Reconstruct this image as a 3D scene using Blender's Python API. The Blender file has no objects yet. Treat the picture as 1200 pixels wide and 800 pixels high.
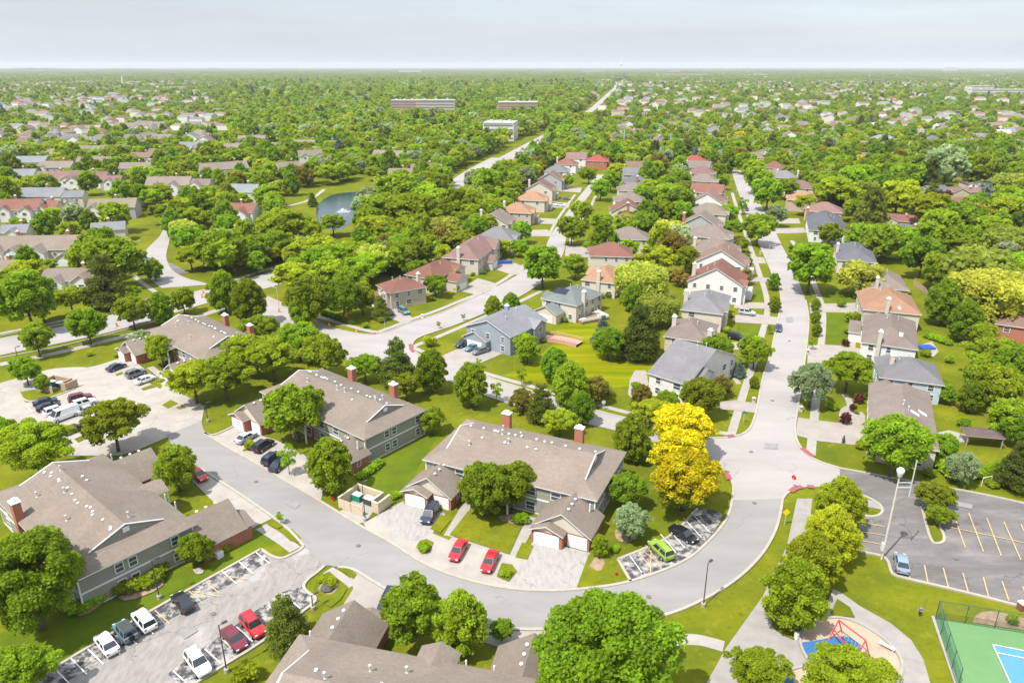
import bpy, bmesh, math, random
import numpy as np
from mathutils import Vector, Matrix
rnd = random.Random(7)
R = math.radians
SC = bpy.context.scene
COL = SC.collection
# ------------------------------------------------------------------ camera: a drone 68 m above the ground
FPX, PITCH, CAMH = 850.0, math.atan(322/850), 68.0
CP, SP = math.cos(PITCH), math.sin(PITCH)
def G(u, v, z=0.0):
    v = v-400; d = FPX*SP+v*CP; t = (CAMH-z)/d
    return Vector(((u-600)*t, (FPX*CP-v*SP)*t, z))
def depth_of(p):
    return p.y*CP-(p.z-CAMH)*SP
def project(p):
    dz = p.z-CAMH; dep = p.y*CP-dz*SP
    return 600+FPX*p.x/dep, 400-FPX*(p.y*SP+dz*CP)/dep
cam_d = bpy.data.cameras.new('camera'); cam = bpy.data.objects.new('camera', cam_d); COL.objects.link(cam)
cam.location = (0, 0, CAMH); cam.rotation_euler = (math.pi/2-PITCH, 0, 0)
cam_d.sensor_width = 36; cam_d.lens = 36*FPX/1200; cam_d.clip_end = 150000; cam_d.clip_start = 0.5
SC.camera = cam
# ------------------------------------------------------------------ light
SUN_EL = R(59); SUN_TO = Vector((-0.72, -0.69, 0)).normalized()      # the sun stands behind the camera, to the left
w = bpy.data.worlds.new('World'); SC.world = w; w.use_nodes = True
nt = w.node_tree; nt.nodes.clear()
out = nt.nodes.new('ShaderNodeOutputWorld'); bg = nt.nodes.new('ShaderNodeBackground')
sky = nt.nodes.new('ShaderNodeTexSky'); sky.sky_type = 'NISHITA'; sky.sun_disc = False
sky.sun_elevation = SUN_EL; sky.sun_rotation = math.atan2(SUN_TO.x, SUN_TO.y)
sky.air_density = 1.0; sky.dust_density = 1.2; sky.ozone_density = 2.2; sky.altitude = 200
tc = nt.nodes.new('ShaderNodeTexCoord'); mp = nt.nodes.new('ShaderNodeMapping'); mp.inputs['Scale'].default_value = (1.0, 2.0, 9.0)
mp.inputs['Rotation'].default_value = (0, R(4), R(20))
nz = nt.nodes.new('ShaderNodeTexNoise'); nz.inputs['Scale'].default_value = 1.7; nz.inputs['Detail'].default_value = 7; nz.inputs['Roughness'].default_value = 0.55
rp = nt.nodes.new('ShaderNodeValToRGB'); rp.color_ramp.elements[0].position = 0.36; rp.color_ramp.elements[1].position = 0.78
mx = nt.nodes.new('ShaderNodeMix'); mx.data_type = 'RGBA'
ml = nt.nodes.new('ShaderNodeMath'); ml.operation = 'MULTIPLY_ADD'; ml.inputs[1].default_value = 0.3; ml.inputs[2].default_value = 0.72
mx.inputs['B'].default_value = (2.3, 2.44, 2.66, 1)
L_ = nt.links.new
sx_ = nt.nodes.new('ShaderNodeSeparateXYZ'); er = nt.nodes.new('ShaderNodeMapRange'); er.inputs[1].default_value = 0.25; er.inputs[2].default_value = 0.75; er.inputs[3].default_value = 1.0; er.inputs[4].default_value = 2.3      # thin overcast boosted high up, above the frame, as added fill for shadows
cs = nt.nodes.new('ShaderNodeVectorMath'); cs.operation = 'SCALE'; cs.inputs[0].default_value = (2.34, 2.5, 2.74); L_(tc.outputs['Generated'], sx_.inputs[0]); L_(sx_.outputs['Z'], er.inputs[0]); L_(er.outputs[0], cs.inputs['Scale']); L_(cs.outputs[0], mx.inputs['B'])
L_(tc.outputs['Generated'], mp.inputs[0]); L_(mp.outputs[0], nz.inputs['Vector']); L_(nz.outputs['Fac'], rp.inputs[0]); L_(rp.outputs[0], ml.inputs[0])
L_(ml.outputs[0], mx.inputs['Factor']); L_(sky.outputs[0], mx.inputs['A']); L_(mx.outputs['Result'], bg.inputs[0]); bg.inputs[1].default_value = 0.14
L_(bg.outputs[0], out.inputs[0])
sd = bpy.data.lights.new('sun', 'SUN'); sd.energy = 3.7; sd.angle = R(0.53); sd.color = (1.0, 0.955, 0.88)
so = bpy.data.objects.new('sun', sd); COL.objects.link(so)
sdir = Vector((SUN_TO.x*math.cos(SUN_EL), SUN_TO.y*math.cos(SUN_EL), math.sin(SUN_EL)))
so.rotation_euler = sdir.to_track_quat('Z', 'Y').to_euler(); so.location = sdir*400
SC.view_settings.view_transform = 'Standard'; SC.view_settings.look = 'None'
SC.view_settings.exposure = 0.93; SC.view_settings.gamma = 1.0; SC.view_settings.use_curve_mapping = False
SC.render.engine = 'CYCLES'
SC.cycles.max_bounces = 5; SC.cycles.diffuse_bounces = 3; SC.cycles.glossy_bounces = 2; SC.cycles.transmission_bounces = 3; SC.cycles.volume_bounces = 0
SC.cycles.transparent_max_bounces = 6; SC.cycles.caustics_reflective = False; SC.cycles.caustics_refractive = False
SC.cycles.use_denoising = True; SC.cycles.denoiser = 'OPENIMAGEDENOISE'; SC.cycles.denoising_input_passes = 'RGB_ALBEDO_NORMAL'; SC.cycles.denoising_prefilter = 'ACCURATE'; SC.cycles.sample_clamp_indirect = 4
# ------------------------------------------------------------------ materials
MATS = {}
def new_mat(name):
    m = bpy.data.materials.new(name); m.use_nodes = True
    n = m.node_tree.nodes; b = n['Principled BSDF']; b.inputs['Specular IOR Level'].default_value = 0.25
    return m, n, m.node_tree.links.new, b
def mat(name, col, rough=0.85, var=0.12, sc=1.5, spec=0.25, metal=0.0, var2=0.0, sc2=0.12, coord='Object', rnd_obj=0.0):
    """a base colour that noise of one or two sizes makes lighter and darker"""
    if name in MATS: return MATS[name]
    m, n, lk, b = new_mat(name)
    b.inputs['Roughness'].default_value = rough; b.inputs['Specular IOR Level'].default_value = spec; b.inputs['Metallic'].default_value = metal
    t = n.new('ShaderNodeTexCoord'); a = n.new('ShaderNodeTexNoise'); a.inputs['Scale'].default_value = sc; a.inputs['Detail'].default_value = 6; a.inputs['Roughness'].default_value = 0.62
    lk(t.outputs[coord] if coord != 'Pos' else n.new('ShaderNodeNewGeometry').outputs['Position'], a.inputs['Vector'])
    mr = n.new('ShaderNodeMapRange'); mr.inputs[1].default_value = 0.25; mr.inputs[2].default_value = 0.75; mr.inputs[3].default_value = 1-var; mr.inputs[4].default_value = 1+var
    lk(a.outputs['Fac'], mr.inputs[0]); val = mr.outputs[0]
    if var2:
        a2 = n.new('ShaderNodeTexNoise'); a2.inputs['Scale'].default_value = sc2; a2.inputs['Detail'].default_value = 3
        lk(a.inputs['Vector'].links[0].from_socket, a2.inputs['Vector'])
        m2 = n.new('ShaderNodeMapRange'); m2.inputs[1].default_value = 0.3; m2.inputs[2].default_value = 0.7; m2.inputs[3].default_value = 1-var2; m2.inputs[4].default_value = 1+var2
        lk(a2.outputs['Fac'], m2.inputs[0]); mm = n.new('ShaderNodeMath'); mm.operation = 'MULTIPLY'; lk(val, mm.inputs[0]); lk(m2.outputs[0], mm.inputs[1]); val = mm.outputs[0]
    if rnd_obj:
        oi = n.new('ShaderNodeObjectInfo'); m3 = n.new('ShaderNodeMapRange'); m3.inputs[3].default_value = 1-rnd_obj; m3.inputs[4].default_value = 1+rnd_obj
        lk(oi.outputs['Random'], m3.inputs[0]); mm = n.new('ShaderNodeMath'); mm.operation = 'MULTIPLY'; lk(val, mm.inputs[0]); lk(m3.outputs[0], mm.inputs[1]); val = mm.outputs[0]
    vm = n.new('ShaderNodeVectorMath'); vm.operation = 'SCALE'; vm.inputs[0].default_value = col; lk(val, vm.inputs['Scale']); lk(vm.outputs[0], b.inputs['Base Color'])
    MATS[name] = m; return m
def ramp_mat(name, stops, sc=0.3, detail=8, rough=0.9, coord='Pos', lac=2.0, rgh=0.6, stretch=None, over=None, spec=0.2, bump=0.0):
    """noise through a colour ramp; over = (colour, scale, low, high) lays blotches of a second colour on top"""
    if name in MATS: return MATS[name]
    m, n, lk, b = new_mat(name); b.inputs['Roughness'].default_value = rough; b.inputs['Specular IOR Level'].default_value = spec
    g = n.new('ShaderNodeNewGeometry') if coord == 'Pos' else n.new('ShaderNodeTexCoord'); vec = g.outputs['Position'] if coord == 'Pos' else g.outputs['Object']
    if stretch:
        mp = n.new('ShaderNodeMapping'); mp.inputs['Rotation'].default_value = (0, 0, stretch[0]); mp.inputs['Scale'].default_value = (stretch[1], 1, 1); lk(vec, mp.inputs[0]); v1 = mp.outputs[0]
    else: v1 = vec
    a = n.new('ShaderNodeTexNoise'); a.inputs['Scale'].default_value = sc; a.inputs['Detail'].default_value = detail; a.inputs['Roughness'].default_value = rgh
    lk(v1, a.inputs['Vector']); r = n.new('ShaderNodeValToRGB'); lk(a.outputs['Fac'], r.inputs[0])
    e = r.color_ramp.elements
    while len(e) < len(stops): e.new(0.5)
    for el, (p, c) in zip(e, stops): el.position = p; el.color = (*c, 1)
    outc = r.outputs[0]
    for ov in (over or []):
        o = n.new('ShaderNodeTexNoise'); o.inputs['Scale'].default_value = ov[1]; o.inputs['Detail'].default_value = 7; o.inputs['Roughness'].default_value = 0.65; lk(vec, o.inputs['Vector'])
        q = n.new('ShaderNodeMapRange'); q.inputs[1].default_value = ov[2]; q.inputs[2].default_value = ov[3]; lk(o.outputs['Fac'], q.inputs[0])
        x = n.new('ShaderNodeMix'); x.data_type = 'RGBA'; lk(q.outputs[0], x.inputs['Factor']); lk(outc, x.inputs['A']); x.inputs['B'].default_value = (*ov[0], 1); outc = x.outputs['Result']
    lk(outc, b.inputs['Base Color']); MATS[name] = m; return m
GRASS = ramp_mat('grass_blades', [(0.3, (0.0657, 0.0951, 0.008)), (0.46, (0.1060, 0.1253, 0.008)), (0.6, (0.1537, 0.1601, 0.008)), (0.74, (0.2173, 0.1914, 0.0168))], sc=0.07, detail=10, rgh=0.72, spec=0.04,
                 over=[((0.0636, 0.1044, 0.008), 1.3, 0.52, 0.72), ((0.2120, 0.1914, 0.0240), 0.4, 0.57, 0.74), ((0.1643, 0.1798, 0.008), 4.5, 0.52, 0.78), ((0.075, 0.105, 0.008), 12, 0.55, 0.75)])
GRASS_LUSH = ramp_mat('watered_lawn', [(0.3, (0.0528, 0.0893, 0.008)), (0.55, (0.094, 0.13, 0.008)), (0.8, (0.15, 0.175, 0.01))], sc=0.16, detail=10, rgh=0.74, spec=0.04, over=[((0.0990, 0.1426, 0.008), 2.2, 0.5, 0.75), ((0.1540, 0.1550, 0.008), 0.5, 0.62, 0.8)])
ROAD_A = ramp_mat('grey_asphalt', [(0.3, (0.209, 0.199, 0.190)), (0.7, (0.258, 0.248, 0.238))], sc=0.22, detail=9, stretch=(0.4, 0.35), over=[((0.189, 0.180, 0.174), 0.11, 0.6, 0.9)])
ROAD_L = ramp_mat('pale_street_concrete', [(0.3, (0.2716, 0.2539, 0.2437)), (0.7, (0.3320, 0.3097, 0.2976))], sc=0.15, detail=9, stretch=(0.3, 0.3), over=[((0.2585, 0.2474, 0.2455), 0.09, 0.58, 0.85)])
LOT = ramp_mat('bleached_lot', [(0.28, (0.1777, 0.1645, 0.1542)), (0.5, (0.2388, 0.2218, 0.2059)), (0.75, (0.3008, 0.2792, 0.2585))], sc=0.45, detail=10, rgh=0.7, stretch=(-0.55, 3.2), over=[((0.1231, 0.1194, 0.1194), 0.55, 0.62, 0.74), ((0.3854, 0.3657, 0.3469), 0.17, 0.55, 0.75)])
LOT_PALE = ramp_mat('worn_pale_concrete', [(0.3, (0.285, 0.255, 0.228)), (0.7, (0.361, 0.330, 0.295))], sc=0.3, detail=9, over=[((0.258, 0.237, 0.217), 0.35, 0.6, 0.8)])
STALL = ramp_mat('flaking_sealcoat', [(0.46, (0.057, 0.057, 0.061)), (0.52, (0.221, 0.212, 0.203)), (0.6, (0.361, 0.340, 0.320))], sc=0.75, detail=10, rgh=0.72, over=[((0.344, 0.328, 0.307), 0.25, 0.55, 0.75)])
DRIVE_W = ramp_mat('streaked_driveway', [(0.32, (0.24, 0.228, 0.215)), (0.5, (0.305, 0.288, 0.27)), (0.72, (0.35, 0.33, 0.31))], sc=0.5, detail=9, rgh=0.66, stretch=(1.1, 3.4), over=[((0.17, 0.163, 0.156), 1.1, 0.62, 0.76)])
DARK = ramp_mat('dark_asphalt', [(0.3, (0.1075, 0.1013, 0.0972)), (0.52, (0.1525, 0.1422, 0.1361)), (0.75, (0.2322, 0.2158, 0.2015))], sc=0.3, detail=10, rgh=0.68, stretch=(-0.25, 0.35), over=[((0.2681, 0.2496, 0.2302), 0.06, 0.6, 0.8), ((0.0890, 0.0859, 0.0839), 0.5, 0.62, 0.76)])
WALK = ramp_mat('sidewalk_concrete', [(0.3, (0.2788, 0.2567, 0.2337)), (0.7, (0.3395, 0.3128, 0.2870))], sc=0.8, detail=8)
KERB = ramp_mat('kerb_concrete', [(0.3, (0.3050, 0.2743, 0.2288)), (0.7, (0.3813, 0.3432, 0.2939))], sc=0.9, detail=8)
DRIVE = ramp_mat('driveway_concrete', [(0.3, (0.2652, 0.2338, 0.2091)), (0.7, (0.3272, 0.2924, 0.2652))], sc=0.3, detail=9)
PATH = ramp_mat('park_path_asphalt', [(0.3, (0.238, 0.220, 0.205)), (0.7, (0.303, 0.283, 0.264))], sc=0.5, detail=9)
WHITEP = mat('white_line_paint', (0.66, 0.65, 0.62), 0.8, 0.25, 2.5, coord='Pos')
YELP = mat('orange_yellow_line_paint', (0.47, 0.34, 0.17), 0.85, 0.35, 2.5, coord='Pos')
REDP = mat('red_tactile_paving', (0.27, 0.085, 0.075), 0.8, 0.25, 2, coord='Pos')
TANS = ramp_mat('tan_play_surface', [(0.3, (0.344, 0.254, 0.184)), (0.7, (0.426, 0.328, 0.246))], sc=0.5)
BLUES = mat('blue_rubber', (0.035, 0.13, 0.29), 0.8, 0.12, 1.2, coord='Pos')
COURTG = mat('green_acrylic', (0.1179, 0.2332, 0.0950), 0.8, 0.06, 0.8, var2=0.05, coord='Pos')
COURTB = mat('blue_acrylic', (0.082, 0.238, 0.377), 0.8, 0.06, 0.8, coord='Pos')
MULCH = ramp_mat('bark_mulch', [(0.3, (0.2, 0.13, 0.085)), (0.7, (0.36, 0.26, 0.18))], sc=1.2)
STONE = ramp_mat('pale_gravel', [(0.3, (0.22, 0.19, 0.165)), (0.7, (0.38, 0.34, 0.3))], sc=2.5)
TRIM = mat('white_trim', (0.66, 0.66, 0.66), 0.6, 0.05, 1.0)
VENTW = mat('vent_metal', (0.72, 0.74, 0.78), 0.4, 0.05, 2.0)
METALD = mat('dark_metal', (0.045, 0.047, 0.05), 0.5, 0.1, 2.0, spec=0.5)
METALG = mat('galvanised_metal', (0.45, 0.47, 0.49), 0.45, 0.1, 2.0, spec=0.5)
WOOD = mat('weathered_wood', (0.36, 0.27, 0.19), 0.85, 0.2, 3.0)
TAN_BLOCK = mat('tan_block', (0.5, 0.41, 0.29), 0.9, 0.12, 2.0)
GLASS = mat('window_glass', (0.05, 0.065, 0.08), 0.08, 0.3, 0.7, spec=0.8)
CARGLASS = mat('car_glass', (0.02, 0.026, 0.032), 0.06, 0.2, 0.7, spec=0.8)
TYRE = mat('tyre_rubber', (0.018, 0.018, 0.018), 0.8, 0.1, 4)
RIM = mat('alloy_rim', (0.5, 0.51, 0.53), 0.35, 0.05, 4, metal=0.6)
LAMPL = mat('lamp_lens', (0.75, 0.77, 0.8), 0.2, 0.05, 4, spec=0.6)
TAILL = mat('tail_lens', (0.35, 0.015, 0.012), 0.25, 0.05, 4, spec=0.6)
def cracks(m, sc, wd, col, warp=0.6):
    """thin dark crack lines and tar seams over an existing ground colour"""
    n = m.node_tree.nodes; lk = m.node_tree.links.new; b = n['Principled BSDF']; src = b.inputs['Base Color'].links[0].from_socket
    g = n.new('ShaderNodeNewGeometry'); nz_ = n.new('ShaderNodeTexNoise'); nz_.inputs['Scale'].default_value = .5; nz_.inputs['Detail'].default_value = 5; lk(g.outputs['Position'], nz_.inputs['Vector'])
    ad = n.new('ShaderNodeVectorMath'); ad.operation = 'MULTIPLY_ADD'; ad.inputs[1].default_value = (warp*6,)*3; lk(nz_.outputs['Color'], ad.inputs[0]); lk(g.outputs['Position'], ad.inputs[2])
    v = n.new('ShaderNodeTexVoronoi'); v.feature = 'DISTANCE_TO_EDGE'; v.inputs['Scale'].default_value = sc; lk(ad.outputs[0], v.inputs['Vector'])
    q = n.new('ShaderNodeMapRange'); q.inputs[1].default_value = 0.0; q.inputs[2].default_value = wd; q.inputs[3].default_value = .75; q.inputs[4].default_value = 0.0; lk(v.outputs['Distance'], q.inputs[0])
    n2 = n.new('ShaderNodeTexNoise'); n2.inputs['Scale'].default_value = .13; lk(g.outputs['Position'], n2.inputs['Vector']); q2 = n.new('ShaderNodeMapRange'); q2.inputs[1].default_value = .42; q2.inputs[2].default_value = .56; lk(n2.outputs['Fac'], q2.inputs[0])
    mm = n.new('ShaderNodeMath'); mm.operation = 'MULTIPLY'; lk(q.outputs[0], mm.inputs[0]); lk(q2.outputs[0], mm.inputs[1])
    x = n.new('ShaderNodeMix'); x.data_type = 'RGBA'; lk(mm.outputs[0], x.inputs['Factor']); lk(src, x.inputs['A']); x.inputs['B'].default_value = (*col, 1); lk(x.outputs['Result'], b.inputs['Base Color'])
for m_, a_ in ((LOT, (.11, .012, (.1, .095, .09))), (LOT_PALE, (.08, .008, (.17, .16, .15))), (DARK, (.09, .009, (.05, .05, .05))), (ROAD_A, (.05, .004, (.15, .145, .14))), (ROAD_L, (.07, .006, (.17, .165, .16))), (DRIVE_W, (.2, .014, (.13, .125, .12))), (PATH, (.09, .007, (.17, .16, .15)))): cracks(m_, *a_)
def brick_mat(name, c1, c2, cm, sc=1.0):
    if name in MATS: return MATS[name]
    m, n, lk, b = new_mat(name); b.inputs['Roughness'].default_value = 0.9
    t = n.new('ShaderNodeTexCoord'); s = n.new('ShaderNodeSeparateXYZ'); lk(t.outputs['Object'], s.inputs[0])
    ad = n.new('ShaderNodeMath'); lk(s.outputs['X'], ad.inputs[0]); lk(s.outputs['Y'], ad.inputs[1])
    cb = n.new('ShaderNodeCombineXYZ'); lk(ad.outputs[0], cb.inputs['X']); lk(s.outputs['Z'], cb.inputs['Y'])
    k = n.new('ShaderNodeTexBrick'); k.inputs['Scale'].default_value = 2.2*sc; k.inputs['Color1'].default_value = (*c1, 1); k.inputs['Color2'].default_value = (*c2, 1); k.inputs['Mortar'].default_value = (*cm, 1)
    k.inputs['Mortar Size'].default_value = 0.012; k.inputs['Bias'].default_value = -0.1
    lk(cb.outputs[0], k.inputs['Vector']); lk(k.outputs['Color'], b.inputs['Base Color']); MATS[name] = m; return m
BRICK = brick_mat('red_brick', (0.36, 0.12, 0.07), (0.28, 0.09, 0.06), (0.42, 0.3, 0.24))
BRICKP = brick_mat('pale_brick', (0.52, 0.46, 0.4), (0.42, 0.36, 0.31), (0.55, 0.52, 0.48))
BRICKW = brick_mat('white_mottled_brick', (0.68, 0.66, 0.63), (0.45, 0.42, 0.4), (0.7, 0.68, 0.66))
def siding_mat(name, col):
    """horizontal lap boards: a thin dark line every 0.2 m"""
    if name in MATS: return MATS[name]
    m, n, lk, b = new_mat(name); b.inputs['Roughness'].default_value = 0.75
    t = n.new('ShaderNodeTexCoord'); s = n.new('ShaderNodeSeparateXYZ'); lk(t.outputs['Object'], s.inputs[0])
    f = n.new('ShaderNodeMath'); f.operation = 'MULTIPLY'; f.inputs[1].default_value = 5.0; lk(s.outputs['Z'], f.inputs[0])
    fr = n.new('ShaderNodeMath'); fr.operation = 'FRACT'; lk(f.outputs[0], fr.inputs[0])
    r = n.new('ShaderNodeMapRange'); r.inputs[1].default_value = 0.0; r.inputs[2].default_value = 0.18; r.inputs[3].default_value = 0.72; r.inputs[4].default_value = 1.0; lk(fr.outputs[0], r.inputs[0])
    a = n.new('ShaderNodeTexNoise'); a.inputs['Scale'].default_value = 0.8; a.inputs['Detail'].default_value = 4; lk(t.outputs['Object'], a.inputs['Vector'])
    q = n.new('ShaderNodeMapRange'); q.inputs[3].default_value = 0.88; q.inputs[4].default_value = 1.12; lk(a.outputs['Fac'], q.inputs[0])
    mm = n.new('ShaderNodeMath'); mm.operation = 'MULTIPLY'; lk(r.outputs[0], mm.inputs[0]); lk(q.outputs[0], mm.inputs[1])
    vm = n.new('ShaderNodeVectorMath'); vm.operation = 'SCALE'; vm.inputs[0].default_value = col; lk(mm.outputs[0], vm.inputs['Scale']); lk(vm.outputs[0], b.inputs['Base Color']); MATS[name] = m; return m
def shingle_mat(name, col):
    """asphalt shingles: courses up the slope, tab-sized light and dark patches, broad weathering"""
    if name in MATS: return MATS[name]
    m, n, lk, b = new_mat(name); b.inputs['Roughness'].default_value = 0.95; b.inputs['Specular IOR Level'].default_value = 0.15
    t = n.new('ShaderNodeTexCoord'); src = t.outputs['Object']
    def noise(sc, det, lo, hi, vec=src):
        a = n.new('ShaderNodeTexNoise'); a.inputs['Scale'].default_value = sc; a.inputs['Detail'].default_value = det; a.inputs['Roughness'].default_value = 0.65; lk(vec, a.inputs['Vector'])
        q = n.new('ShaderNodeMapRange'); q.inputs[1].default_value = 0.28; q.inputs[2].default_value = 0.72; q.inputs[3].default_value = lo; q.inputs[4].default_value = hi; lk(a.outputs['Fac'], q.inputs[0]); return q.outputs[0]
    def mul(a, c):
        k = n.new('ShaderNodeMath'); k.operation = 'MULTIPLY'; lk(a, k.inputs[0]); lk(c, k.inputs[1]); return k.outputs[0]
    mp = n.new('ShaderNodeMapping'); mp.inputs['Scale'].default_value = (1, 1, 12); lk(src, mp.inputs[0])
    v = mul(mul(noise(0.22, 4, 0.88, 1.12), noise(3.2, 6, 0.86, 1.14)), noise(0.9, 3, 0.9, 1.1, mp.outputs[0]))
    oi = n.new('ShaderNodeObjectInfo'); q = n.new('ShaderNodeMapRange'); q.inputs[3].default_value = 0.9; q.inputs[4].default_value = 1.1; lk(oi.outputs['Random'], q.inputs[0]); v = mul(v, q.outputs[0])
    vm = n.new('ShaderNodeVectorMath'); vm.operation = 'SCALE'; vm.inputs[0].default_value = col; lk(v, vm.inputs['Scale']); lk(vm.outputs[0], b.inputs['Base Color']); MATS[name] = m; return m
ROOFC = {'tan': (0.1874, 0.1544, 0.1281), 'taupe': (0.1756, 0.1426, 0.1241), 'grey': (0.1540, 0.1505, 0.1546), 'bluegrey': (0.1795, 0.1891, 0.2014), 'teal': (0.1432, 0.1574, 0.1505), 'redbrown': (0.1795, 0.0871, 0.0681),
         'mauve': (0.1865, 0.1151, 0.1022), 'orange': (0.2772, 0.1605, 0.1022), 'brown': (0.1758, 0.1201, 0.0951), 'darkgrey': (0.1092, 0.1122, 0.1245), 'red': (0.2482, 0.0610, 0.0547), 'white': (0.4531, 0.4439, 0.4241)}
ROOFN = {'tan': 'tan', 'taupe': 'taupe', 'grey': 'grey', 'bluegrey': 'blue grey', 'teal': 'slate green', 'redbrown': 'red brown', 'mauve': 'dusty mauve', 'orange': 'orange tan', 'brown': 'dark brown', 'darkgrey': 'charcoal', 'red': 'dark red', 'white': 'white'}
WALLC = {'cream': (0.527, 0.484, 0.408), 'white': (0.629, 0.620, 0.603), 'beige': (0.425, 0.374, 0.297), 'blue': (0.25, 0.285, 0.325), 'paleblue': (0.399, 0.451, 0.510), 'green': (0.25, 0.255, 0.21), 'greyw': (0.357, 0.357, 0.357), 'pink': (0.442, 0.340, 0.289)}
def roofm(k): return shingle_mat('shingles_'+k, ROOFC[k])
def wallm(k):
    if k == 'brick': return BRICK
    if k == 'palebrick': return BRICKP
    if k == 'whitebrick': return BRICKW
    return siding_mat('siding_'+k, WALLC[k])
CARPAINT = {'red': (0.5, 0.012, 0.018), 'maroon': (0.14, 0.012, 0.025), 'white': (0.78, 0.79, 0.8), 'black': (0.012, 0.013, 0.016), 'navy': (0.02, 0.03, 0.06), 'teal': (0.1, 0.2, 0.25), 'green': (0.21, 0.36, 0.04), 'silver': (0.42, 0.45, 0.48), 'steel': (0.2, 0.27, 0.34), 'grey': (0.14, 0.15, 0.165), 'beige': (0.4, 0.35, 0.28)}
def carm(k):
    m = mat('car_paint_'+k, CARPAINT[k], 0.28, 0.03, 1.0, spec=0.5)
    m.node_tree.nodes['Principled BSDF'].inputs['Coat Weight'].default_value = 0.4
    return m
# ------------------------------------------------------------------ mesh helpers
class MB:
    def __init__(s): s.v = []; s.f = []; s.m = []
    def face(s, pts, mi=0):
        k = len(s.v); s.v += [tuple(p) for p in pts]; s.f.append(tuple(range(k, k+len(pts)))); s.m.append(mi)
    def box(s, x0, x1, y0, y1, z0, z1, mi=0):
        k = len(s.v); s.v += [(x0, y0, z0), (x1, y0, z0), (x1, y1, z0), (x0, y1, z0), (x0, y0, z1), (x1, y0, z1), (x1, y1, z1), (x0, y1, z1)]
        for q in ((0, 3, 2, 1), (4, 5, 6, 7), (0, 1, 5, 4), (1, 2, 6, 5), (2, 3, 7, 6), (3, 0, 4, 7)): s.f.append(tuple(k+i for i in q)); s.m.append(mi)
    def prism(s, pts, z0, z1, mi=0, mside=None):
        n = len(pts); k = len(s.v); s.v += [(p[0], p[1], z0) for p in pts]+[(p[0], p[1], z1) for p in pts]
        s.f.append(tuple(k+n+i for i in range(n))); s.m.append(mi); s.f.append(tuple(k+n-1-i for i in range(n))); s.m.append(mi)
        for i in range(n): j = (i+1) % n; s.f.append((k+i, k+j, k+n+j, k+n+i)); s.m.append(mi if mside is None else mside)
    def tube(s, p0, p1, r0, r1=None, n=8, mi=0, cap=True):
        r1 = r0 if r1 is None else r1; a = Vector(p0); b = Vector(p1); d = (b-a)
        if d.length < 1e-6: return
        q = d.to_track_quat('Z', 'Y'); k = len(s.v)
        for c, r in ((a, r0), (b, r1)):
            for i in range(n):
                t = 2*math.pi*i/n; s.v.append(tuple(c+q @ Vector((r*math.cos(t), r*math.sin(t), 0))))
        for i in range(n): j = (i+1) % n; s.f.append((k+i, k+j, k+n+j, k+n+i)); s.m.append(mi)
        if cap: s.f.append(tuple(k+n-1-i for i in range(n))); s.m.append(mi); s.f.append(tuple(k+n+i for i in range(n))); s.m.append(mi)
    def path(s, pts, rs, n=6, mi=0):
        for i in range(len(pts)-1): s.tube(pts[i], pts[i+1], rs[i] if hasattr(rs, '__len__') else rs, rs[i+1] if hasattr(rs, '__len__') else rs, n, mi)
    def lathe(s, prof, c=(0, 0, 0), n=12, mi=0):
        k = len(s.v)
        for r, z in prof:
            for i in range(n): t = 2*math.pi*i/n; s.v.append((c[0]+r*math.cos(t), c[1]+r*math.sin(t), c[2]+z))
        for a in range(len(prof)-1):
            for i in range(n): j = (i+1) % n; s.f.append((k+a*n+i, k+a*n+j, k+a*n+n+j, k+a*n+n+i)); s.m.append(mi)
        s.f.append(tuple(k+n-1-i for i in range(n))); s.m.append(mi); e = k+(len(prof)-1)*n; s.f.append(tuple(e+i for i in range(n))); s.m.append(mi)
    def mesh(s, name, mats, smooth=False):
        me = bpy.data.meshes.new(name); me.from_pydata(s.v, [], s.f)
        for m in (mats if isinstance(mats, (list, tuple)) else [mats]): me.materials.append(m)
        me.polygons.foreach_set('material_index', s.m)
        if smooth: me.polygons.foreach_set('use_smooth', [True]*len(s.f))
        me.update(); return me
    def build(s, name, mats, parent=None, smooth=False):
        return link(name, s.mesh(name, mats, smooth), parent)
def link(name, data, parent=None):
    o = bpy.data.objects.new(name, data); COL.objects.link(o)
    if parent is not None: o.parent = parent
    return o
THINGS = []          # (object, category, look) waiting for a label
def tag(o, label=None, cat=None, group=None, kind=None):
    if label: o['label'] = label
    if cat: o['category'] = cat
    if group: o['group'] = group
    if kind: o['kind'] = kind
    return o
def thing(name, loc, rz=0.0, label=None, cat=None, group=None):
    o = bpy.data.objects.new(name, None); COL.objects.link(o); o.location = loc; o.rotation_euler = (0, 0, rz); o.empty_display_size = 0.5
    return tag(o, label, cat, group)
def copy_tree(o, parent=None):
    c = o.copy(); COL.objects.link(c)
    if parent is not None: c.parent = parent
    for ch in KIDS.get(o.name, ()): copy_tree(ch, c)
    return c
KIDS = {}
def index_kids(o):
    KIDS[o.name] = list(o.children)
    for ch in o.children: index_kids(ch)
ORD = ['first', 'second', 'third', 'fourth', 'fifth', 'sixth', 'seventh', 'eighth', 'ninth', 'tenth', 'eleventh', 'twelfth', 'thirteenth', 'fourteenth', 'fifteenth', 'sixteenth', 'seventeenth', 'eighteenth', 'nineteenth', 'twentieth']
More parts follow.
